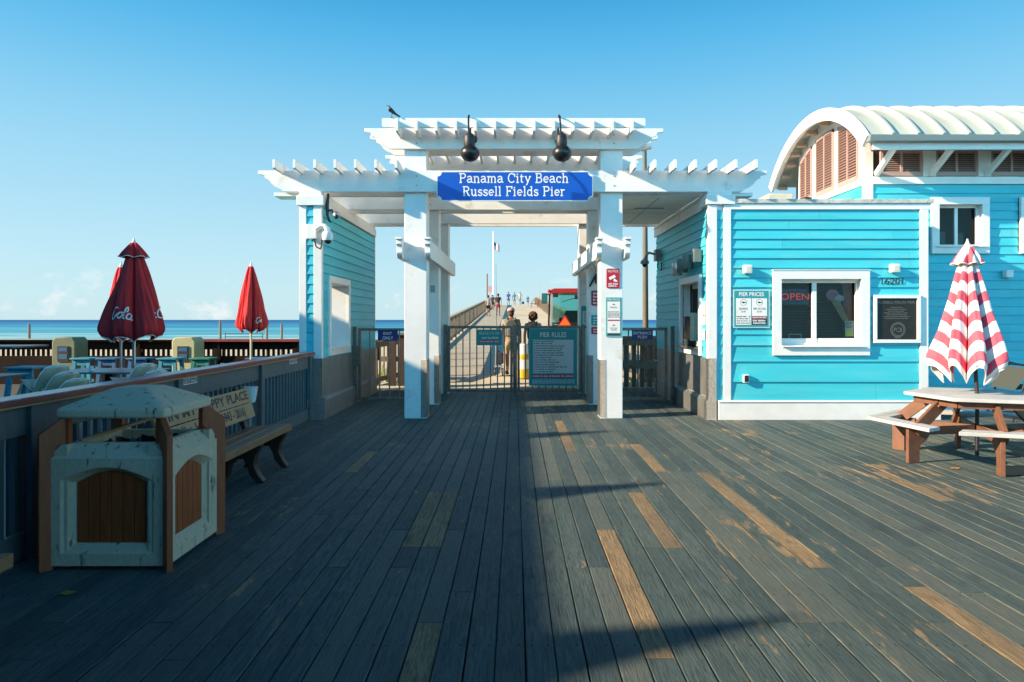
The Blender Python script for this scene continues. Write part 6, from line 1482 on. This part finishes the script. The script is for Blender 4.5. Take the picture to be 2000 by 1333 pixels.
mb = MB(); mb.box(C_-.25, C_+.25, TY0+.6, TY0+1.0, zg+.9, zg+1.05); mb.prism([(C_-.30, zg+1.0), (C_+.30, zg+1.0), (C_+.30, zg+1.50), (C_+.2, zg+1.62), (C_-.2, zg+1.62), (C_-.30, zg+1.50)], 'xz', TY0+.45, TY0+.6); make(mb, 'driver_seat', M['blackmatt'], tr, bevel=.02)
mb = MB(); mb.box(C_-.42, C_+.42, TY0+.05, TY0+1.5, zg+.45, zg+.95); mb.box(C_-.3, C_+.3, TY0-.1, TY0+.05, zg+.3, zg+.85); mb.box(C_-.35, C_+.35, TY0+1.5, TY0+3.0, zg+.6, zg+1.25); make(mb, 'body', M['blackmatt'], tr, bevel=.02)
mb = MB(); mb.box(C_-.36, C_+.36, TY0+1.55, TY0+3.05, zg+1.26, zg+1.4); make(mb, 'bonnet', redp, tr, bevel=.03)
for s in (-1, 1):
    mb = MB(); xf = C_+s*.62; mb.box(xf-.2, xf+.2, TY0-.05, TY0+1.3, zg+.98, zg+1.06); mb.box(xf-.2, xf+.2, TY0-.09, TY0-.03, zg+.72, zg+1.04); make(mb, 'mudguard', redp, tr, bevel=.02)
    mb = MB(); mb.box(xf-.13, xf+.05, TY0-.12, TY0-.09, zg+.86, zg+.97); make(mb, 'tail_light', pmat('tail_red', (.6,.05,.03), rough=.3) if s < 0 else M['red'], tr)
    w_ = MB(); w_.lathe([(.22,-.14),(.52,-.17),(.58,-.12),(.60,0),(.58,.12),(.52,.17),(.22,.14)], (xf, TY0+.55, zg+.60), 26, 0, 'x'); wh = make(w_, 'rear_wheel', M['blackmatt'], tr)
    w_ = MB(); w_.lathe([(.0,-.1),(.26,-.1),(.28,-.15),(.30,0),(.28,.15),(.26,.1),(0,.1)], (xf, TY0+.55, zg+.60), 20, 0, 'x'); make(w_, 'rim', redp, wh)
    w_ = MB(); w_.lathe([(.12,-.1),(.30,-.12),(.36,-.07),(.36,.07),(.30,.12),(.12,.1)], (C_+s*.5, TY0+2.6, zg+.36), 22, 0, 'x'); make(w_, 'front_wheel', M['blackmatt'], tr)
mb = MB(); zq = PZ(637, TY0); mb.prism([(PX(1090.5,TY0-.15), zq), (PX(1116.5,TY0-.15), zq), (PX(1105,TY0-.15), PZ(616.5,TY0)), (PX(1102,TY0-.15), PZ(616.5,TY0))], 'xz', TY0-.16, TY0-.15); tri = make(mb, 'triangle_sign', M['red'], tr)
mb = MB(); mb.prism([(PX(1092.5,TY0-.16), zq+.02), (PX(1114.5,TY0-.16), zq+.02), (PX(1103.5,TY0-.16), PZ(619.5,TY0))], 'xz', TY0-.166, TY0-.161); make(mb, 'reflector', pmat('fluorescent_orange', (.95,.16,.01), rough=.5), tri)
mb = MB(); mb.beam((C_-.70,TY0+.3,zr-.05),(C_-.90,TY0+.1,zr-.05), .02,.02); mb.box(C_-.98, C_-.80, TY0+.05, TY0+.09, zr-.33, zr-.02); make(mb, 'mirror', M['blackmatt'], tr, bevel=.01)
mb = MB(); mb.box(C_-.965, C_-.815, TY0+.04, TY0+.049, zr-.31, zr-.04); make(mb, 'mirror_glass', pmat('mirror_face', (.03,.16,.17), rough=.25), tr)
mb = MB(); mb.ball((C_-.76,TY0-.02,zr+.05), .05); make(mb, 'beacon', pmat('beacon_red', (.45,.03,.03), rough=.3), tr)

# ------------------------------------------------------------------ people
def skinmesh(name, nodes, edges, root, mat, parent, sub=1):
    names = list(nodes); me = bpy.data.meshes.new('tmp')
    me.from_pydata([nodes[k][0] for k in names], [(names.index(a), names.index(b)) for a, b in edges], [])
    o = bpy.data.objects.new('tmp', me); COL.objects.link(o)
    sk = o.modifiers.new('s', 'SKIN'); sk.use_smooth_shade = True
    if not me.skin_vertices: raise RuntimeError('no skin layer')
    for i, k in enumerate(names):
        r = nodes[k][1]; r = r if isinstance(r, tuple) else (r, r)
        me.skin_vertices[0].data[i].radius = r; me.skin_vertices[0].data[i].use_root = (k == root)
    if sub: ss = o.modifiers.new('d', 'SUBSURF'); ss.levels = sub; ss.render_levels = sub
    dg = bpy.context.evaluated_depsgraph_get(); dg.update()
    m2_ = bpy.data.meshes.new_from_object(o.evaluated_get(dg)); m2_.name = name
    bpy.data.objects.remove(o); bpy.data.meshes.remove(me)
    m2_.materials.clear(); m2_.materials.append(mat); m2_.polygons.foreach_set('use_smooth', [True]*len(m2_.polygons)); m2_.polygons.foreach_set('material_index', [0]*len(m2_.polygons))
    b = bpy.data.objects.new(name, m2_); COL.objects.link(b)
    if parent is not None: b.parent = parent
    return b
def person(lab, x, y, z, hgt, rz, shirt, shorts, hair, skin='skin', stride=.5, arms=(.15, -.15), sleeves=True, hat=None, curly=False, trousers=False, fingers=False, skirt=False, grip=None):
    """local frame: +y is forward, +x right, z up; unit height scaled to hgt"""
    k = hgt/1.75
    st = stride*.5
    N = {'pel': ((0,0,.95), (.125,.09)), 'wa': ((0,.0,1.10), (.115,.085)), 'ch': ((0,.0,1.30), (.15,.105)), 'sh': ((0,-.01,1.42), (.11,.085)), 'nk': ((0,0,1.50), .052), 'hd0': ((0,.01,1.575), (.072,.082)), 'hd1': ((0,.01,1.665), (.078,.09)), 'hd2': ((0,.0,1.725), (.05,.06)), 'nose': ((0,.105,1.62), .014)}
    E = [('pel','wa'),('wa','ch'),('ch','sh'),('sh','nk'),('nk','hd0'),('hd0','hd1'),('hd1','hd2'),('hd0','nose')]
    for s, n in ((-1,'l'),(1,'r')):
        ph = s*st
        N['hip'+n] = ((s*.09,0,.90), (.085,.09)); N['kn'+n] = ((s*.10,ph*.45+.04,.50), .056); N['cf'+n] = ((s*.10,ph*.62-.015,.33), .054)
        lift = .06 if ph < 0 else 0
        N['an'+n] = ((s*.10,ph*.95-.03,.09+lift), .036); N['ft'+n] = ((s*.115,ph*.95+.05,.045+lift*.6), (.04,.03)); N['to'+n] = ((s*.12,ph*.95+.15,.028+lift*.1), (.038,.022))
        E += [('pel','hip'+n),('hip'+n,'kn'+n),('kn'+n,'cf'+n),('cf'+n,'an'+n),('an'+n,'ft'+n),('ft'+n,'to'+n)]
        sw = arms[0 if s < 0 else 1]
        N['so'+n] = ((s*.185,-.01,1.405), .055); N['el'+n] = ((s*.235,-.02+sw*.6,1.13), .041); N['wr'+n] = ((s*.245,.03+sw*1.5,.90), .027); 
        N['pm'+n] = ((s*.245,.04+sw*1.65,.83), (.022,.034))
        E += [('sh','so'+n),('so'+n,'el'+n),('el'+n,'wr'+n),('wr'+n,'pm'+n)]
        if fingers:
            for q in range(4):
                yy = .04+sw*1.65-.03+.02*q
                N['fa%d%s' % (q,n)] = ((s*.24,yy,.785), .010); N['fb%d%s' % (q,n)] = ((s*.228,yy+.005,.745+.008*abs(q-1.5)), .0085); N['fc%d%s' % (q,n)] = ((s*.21,yy+.006,.722+.010*abs(q-1.5)), .007)
                E += [('pm'+n,'fa%d%s' % (q,n)),('fa%d%s' % (q,n),'fb%d%s' % (q,n)),('fb%d%s' % (q,n),'fc%d%s' % (q,n))]
            N['th'+n] = ((s*.225,.04+sw*1.65+.045,.825), .011); N['ti'+n] = ((s*.21,.04+sw*1.65+.06,.79), .009); E += [('pm'+n,'th'+n),('th'+n,'ti'+n)]
        else:
            N['fi'+n] = ((s*.235,.045+sw*1.7,.755), (.016,.026)); E += [('pm'+n,'fi'+n)]
    for s, n in ((-1,'l'),(1,'r')):
        N['ear'+n] = ((s*.088,-.0,1.615), .012); E.append(('hd0','ear'+n))
    def sc(d): return {a: (tuple(c*k for c in p), (r[0]*k, r[1]*k) if isinstance(r, tuple) else r*k) for a, (p, r) in d.items()}
    NS = sc(N)
    b = skinmesh('person', NS, E, 'pel', M[skin], None)
    b.location = (x, y, z); b.rotation_euler = (0, 0, rz); setprops(b, lab, 'person')
    def sub(names, edges, grow, extra=None):
        d = {}
        for a in names:
            p, r = NS[a]; r = r if isinstance(r, tuple) else (r, r); d[a] = (p, (r[0]+grow, r[1]+grow))
        if extra: d.update({a: (tuple(c*k for c in p), r) for a, (p, r) in extra.items()})
        return d
    def mid(a, b_, f): return tuple(N[a][0][i]*(1-f)+N[b_][0][i]*f for i in range(3))
    ex = {'sl': (mid('sol','ell',.62), (.062*k,.062*k)), 'sr': (mid('sor','elr',.62), (.062*k,.062*k)), 'hem': ((0,0,.93), (.15*k,.115*k)), 'nk2': ((0,0,1.455), (.072*k,.066*k))}
    skinmesh('shirt', sub(['wa','ch','sh','sol','sor'], None, .018*k, ex), [('hem','wa'),('wa','ch'),('ch','sh'),('sh','nk2'),('sh','sol'),('sol','sl'),('sh','sor'),('sor','sr')], 'ch', shirt, b)
    f = .95 if trousers else .78
    ex = {'bl': (mid('hipl','knl',f) if not trousers else mid('cfl','anl',.8), (.085*k if not trousers else .055*k,)*2), 'br': (mid('hipr','knr',f) if not trousers else mid('cfr','anr',.8), (.085*k if not trousers else .055*k,)*2), 'top': ((0,0,1.03), (.128*k,.10*k))}
    nm = ['pel','hipl','hipr'] + (['knl','knr'] if trousers else [])
    ed = [('top','pel'),('pel','hipl'),('pel','hipr')] + ([('hipl','knl'),('knl','bl'),('hipr','knr'),('knr','br')] if trousers else [('hipl','bl'),('hipr','br')])
    skinmesh('shorts' if not trousers else 'trousers', sub(nm, None, .016*k, ex), ed, 'pel', shorts, b)
    for n in 'lr':
        mb = MB(); p = NS['ft'+n][0]; q = NS['to'+n][0]; a = NS['an'+n][0]
        mb.tube([(a[0],a[1]-.03*k,p[2]*.8),(p[0],p[1],p[2]),(q[0],q[1]+.02*k,q[2])], [.042*k,.046*k,.032*k], 10); make(mb, 'shoe', M['blackmatt'], b, local=True)
    mb = MB(); hr = random.Random(4)
    if curly:
        for i in range(90):
            u = hr.uniform(-1, 1); th = hr.uniform(0, 6.28); rr_ = math.sqrt(1-u*u)
            px_, py_, pz_ = rr_*math.cos(th)*.115, rr_*math.sin(th)*.12-.02, 1.655+u*.115
            if py_ > .06 and pz_ < 1.68: continue
            mb.ball((px_*k, py_*k, pz_*k), .034*k, n=7, k=5)
    else:
        mb.ball((0, -.012*k, 1.672*k), .092*k, .102*k, .092*k, 16, 10)
        mb.ball((0, -.045*k, 1.60*k), .078*k, .062*k, .07*k, 12, 8)
    make(mb, 'hair', hair, b, local=True, smooth=80)
    if hat:
        mb = MB(); mb.ball((0, 0, 1.69*k), .102*k, .112*k, .085*k, 16, 8); mb.ball((0, .12*k, 1.675*k), .075*k, .08*k, .012*k, 12, 6); make(mb, 'cap', hat, b, local=True, smooth=60)
    return b
def backpack(x, y, z, k, rz, mt, mt2, lab):
    t = thing('backpack', lab, 'backpack', (x, y, z), None, rz)
    mb = MB(); mb.prism([(-.15*k,1.0*k),(.15*k,1.0*k),(.165*k,1.15*k),(.15*k,1.36*k),(.08*k,1.45*k),(-.08*k,1.45*k),(-.15*k,1.36*k),(-.165*k,1.15*k)], 'xz', -.27*k, -.125*k); make(mb, 'bag', mt, t, local=True, bevel=.03)
    mb = MB(); mb.prism([(-.11*k,1.02*k),(.11*k,1.02*k),(.11*k,1.22*k),(-.11*k,1.22*k)], 'xz', -.32*k, -.272*k); make(mb, 'pocket', mt2, t, local=True, bevel=.02)
    for s in (-1, 1):
        mb = MB(); mb.tube([(s*.10*k,-.13*k,1.40*k),(s*.11*k,-.06*k,1.50*k),(s*.12*k,.05*k,1.47*k),(s*.125*k,.135*k,1.36*k),(s*.125*k,.14*k,1.22*k),(s*.15*k,.02*k,1.08*k),(s*.14*k,-.13*k,1.05*k)], .016*k, 6); make(mb, 'strap', mt, t, local=True)
    return t
def cm(n, c, c2=None): return pmat(n, c, c2, 8, .85, .15, 30)
hairbr = cm('brown_hair', (.10,.05,.025), (.06,.03,.016)); hairdk = cm('dark_hair', (.02,.014,.01)); hairgr = cm('grey_hair', (.3,.29,.27))
khaki = cm('khaki_cloth', (.30,.24,.13)); beige = cm('beige_shirt', (.30,.28,.22), (.24,.22,.17)); 
# the pair at the gate
Yp = 18.4; zp = pz(Yp)
person('man in a pale cap, beige shirt and khaki shorts walking away just beyond the gate', PX(998, Yp), Yp, zp, 1.80, R(3), beige, khaki, hairbr, 'skin2', .42, (.12, -.10), hat=cm('pale_pink_cap', (.42,.33,.31), (.3,.3,.32)), fingers=True)
backpack(PX(998, Yp), Yp, zp, 1.03, R(3), cm('grey_green_bag', (.13,.13,.10), (.09,.09,.075)), cm('grey_pocket', (.17,.17,.15)), 'grey green backpack worn by the man in the pale cap')
Yw = 18.6; zw = pz(Yw)
person('woman with curly brown hair and a white and blue top walking away beside the tractor', PX(1041, Yw), Yw, zw, 1.66, R(-3), cm('white_blue_top', (.48,.53,.58), (.06,.07,.10)), cm('blue_shorts', (.10,.16,.30)), hairbr, 'skin', .3, (-.10, .10), curly=True, fingers=True)
backpack(PX(1041, Yw), Yw, zw, .95, R(-3), cm('black_bag', (.018,.016,.02)), cm('dark_red_pocket', (.10,.02,.025)), 'black backpack with a dark red pocket worn by the curly haired woman')
mb = MB(); mb.tube([(PX(971,Yp),Yp-.0,zp+.25),(PX(969.5,Yp),Yp+.05,zp+1.6),(PX(968.5,Yp),Yp+.1,zp+3.0)], [.012,.008,.004], 6); mb.tube([(PX(971,Yp),Yp,zp+.25),(PX(971,Yp),Yp,zp+.6)], .02, 8); mb.ball((PX(973,Yp),Yp-.03,zp+.62), .04)
single(mb, 'fishing_rod', M['blackmatt'], 'long thin fishing rod standing upright left of the man in the cap', 'fishing rod')
t = thing('gear_cart', 'small dark fishing cart left of the man in the cap', 'cart', (PX(976,Yp-.2), Yp-.2, pz(Yp-.2)))
xx = PX(976, Yp-.2); yy = Yp-.2; zz = pz(yy)
mb = MB(); mb.box(xx-.11, xx+.10, yy-.12, yy+.12, zz+.32, zz+.62); make(mb, 'bag', cm('navy_bag', (.03,.035,.05)), t, bevel=.03)
mb = MB(); mb.tube([(xx-.12,yy,zz+.08),(xx-.10,yy,zz+.95)], .012, 6); mb.tube([(xx+.05,yy,zz+.08),(xx+.02,yy,zz+.5)], .012, 6); mb.box(xx-.14,xx+.08,yy-.1,yy+.1,zz+.24,zz+.27); make(mb, 'frame', M['grey'], t)
mb = MB(); mb.lathe([(.0,-.02),(.10,-.02),(.11,0),(.10,.02),(0,.02)], (xx-.12,yy-.1,zz+.11), 16, 0, 'x'); mb.lathe([(.0,-.02),(.10,-.02),(.11,0),(.10,.02),(0,.02)], (xx+.08,yy-.1,zz+.11), 16, 0, 'x'); make(mb, 'wheels', M['blackmatt'], t)
t = thing('yellow_bucket', 'white and yellow drum standing on the ramp between the man and the woman', 'drum', (PX(1022,17.6), 17.6, pz(17.6)))
xx, yy, zz = PX(1022, 17.6), 17.6, pz(17.6)
ym = pmat('yellow_plastic', (.62,.40,.02), rough=.5)
mb = MB(); mb.lathe([(.10,zz),(.155,zz+.03),(.165,zz+.22),(.155,zz+.26)], (xx,yy,0), 20, 0); mb.lathe([(.155,zz+.50),(.16,zz+.60),(.14,zz+.64)], (xx,yy,0), 20, 0); make(mb, 'yellow_band', ym, t)
mb = MB(); mb.lathe([(.152,zz+.24),(.155,zz+.52)], (xx,yy,0), 20); mb.lathe([(.13,zz+.64),(.125,zz+.88),(.10,zz+.90)], (xx,yy,0), 20); make(mb, 'white_body', M['lettering'], t)
# walkers farther up
def walker(px, feet, head, lab, away, shirt, shorts, **kw):
    # distance from the foot line on the ramp
    y = 20
    for _ in range(60):
        y_ = (H-pz(y))*F/(feet-HY) if feet > HY else None
        zz_ = pz(y); py = HY+(H-zz_)*F/y
        if py < feet: break
        y += 1.2
    hgt = (feet-head)/F*y
    return person(lab, PX(px, y), y, pz(y), max(1.2, min(1.9, hgt)), 0 if away else math.pi, shirt, shorts, kw.pop('hair', hairdk), **kw)
walker(954, 619, 578, 'woman in a grey top and black shorts walking away up the left of the ramp', True, cm('light_grey_top', (.25,.26,.28)), cm('black_shorts', (.015,.015,.02)), stride=.3)
walker(962, 606, 577, 'figure in dark clothes almost hidden beside the woman in grey', True, cm('dark_top', (.04,.035,.03)), cm('dark_shorts', (.02,.02,.02)))
walker(973, 617, 574, 'person in a black shirt and bright red shorts walking up the ramp', True, cm('black_shirt', (.015,.015,.018)), cm('red_shorts', (.45,.03,.04)), skin='skin2')
walker(993, 594, 567, 'person in an all blue outfit coming down from the pier crest', False, cm('bright_blue_top', (.01,.10,.45)), cm('blue_bottoms', (.01,.06,.28)), arms=(.1, .3))
walker(1004.5, 595, 569, 'person in a teal top and tan shorts coming down from the pier crest', False, cm('teal_top', (.03,.20,.26)), cm('tan_shorts', (.33,.24,.10)), hair=hairbr)
walker(1015.5, 594, 565.5, 'tall person in a pale shirt carrying a dark bag down from the pier crest', False, cm('pale_shirt', (.45,.43,.38)), cm('pale_trousers', (.42,.37,.29)), hair=hairgr, trousers=True)
walker(1031, 594, 575, 'child in a blue top at the pier crest near the right railing', False, cm('child_blue_top', (.02,.07,.30)), cm('child_shorts', (.05,.06,.12)))
y = 80; mb = MB(); x = PX(1021.5, y); z = pz(y); mb.box(x-.14, x+.14, y-.08, y+.08, z+.33, z+.60); mb.tube([(x-.08,y,z+.6),(x,y,z+.80),(x+.08,y,z+.6)], .015, 6); single(mb, 'hand_bag', M['blackmatt'], 'dark bag carried by the tall person in the pale shirt', 'bag', bevel=.02)
t = thing('seat_on_crest', 'small reddish seat by the right railing near the pier crest', 'seat', (PX(1044, 78), 78, pz(78)))
x, y, z = PX(1044, 78), 78, pz(78); bm_ = pmat('red_brown', (.22,.06,.05))
mb = MB(); mb.box(x-.45, x+.40, y-.25, y+.25, z+.38, z+.46); make(mb, 'seat', bm_, t)
mb = MB(); mb.beam((x+.38,y,z+.4),(x+.55,y,z+1.15), .4, .06, (1,0,0)); make(mb, 'backrest', bm_, t)
for s in (-.38, .34): mb = MB(); mb.box(x+s-.03, x+s+.03, y-.22, y+.22, z, z+.38); make(mb, 'leg', bm_, t)

# ------------------------------------------------------------------ bird
mb = MB(); bx_, by_, bz0 = PX(765, 10.62), 10.62, 4.745; bd = pmat('black_feathers', (.02,.02,.024), (.035,.04,.055), 14, .5)
NB_ = {'tail2': ((.135,.0,-.02+.03), (.006,.016)), 'tail': ((.075,0,.045), (.010,.018)), 'rump': ((.035,0,.075), .024), 'body': ((0,0,.10), .034), 'br': ((-.022,0,.125), .030), 'nk': ((-.035,0,.155), .017), 'hd': ((-.042,0,.178), .018), 'bk': ((-.066,0,.188), .006), 'bt': ((-.088,0,.196), .002)}
o = skinmesh('bird', NB_, [('tail2','tail'),('tail','rump'),('rump','body'),('body','br'),('br','nk'),('nk','hd'),('hd','bk'),('bk','bt')], 'body', bd, None)
o.location = (bx_, by_, bz0); setprops(o, 'black bird perched on the left end of the pergola top', 'bird')
mb = MB()
for s in (-.012, .012): mb.tube([(.005,s,.07),(.0,s,.035),(.003,s,.0)], .0035, 5); mb.tube([(-.02,s,.003),(.014,s,.003)], .003, 5)
make(mb, 'legs', M['ink'], o, local=True)
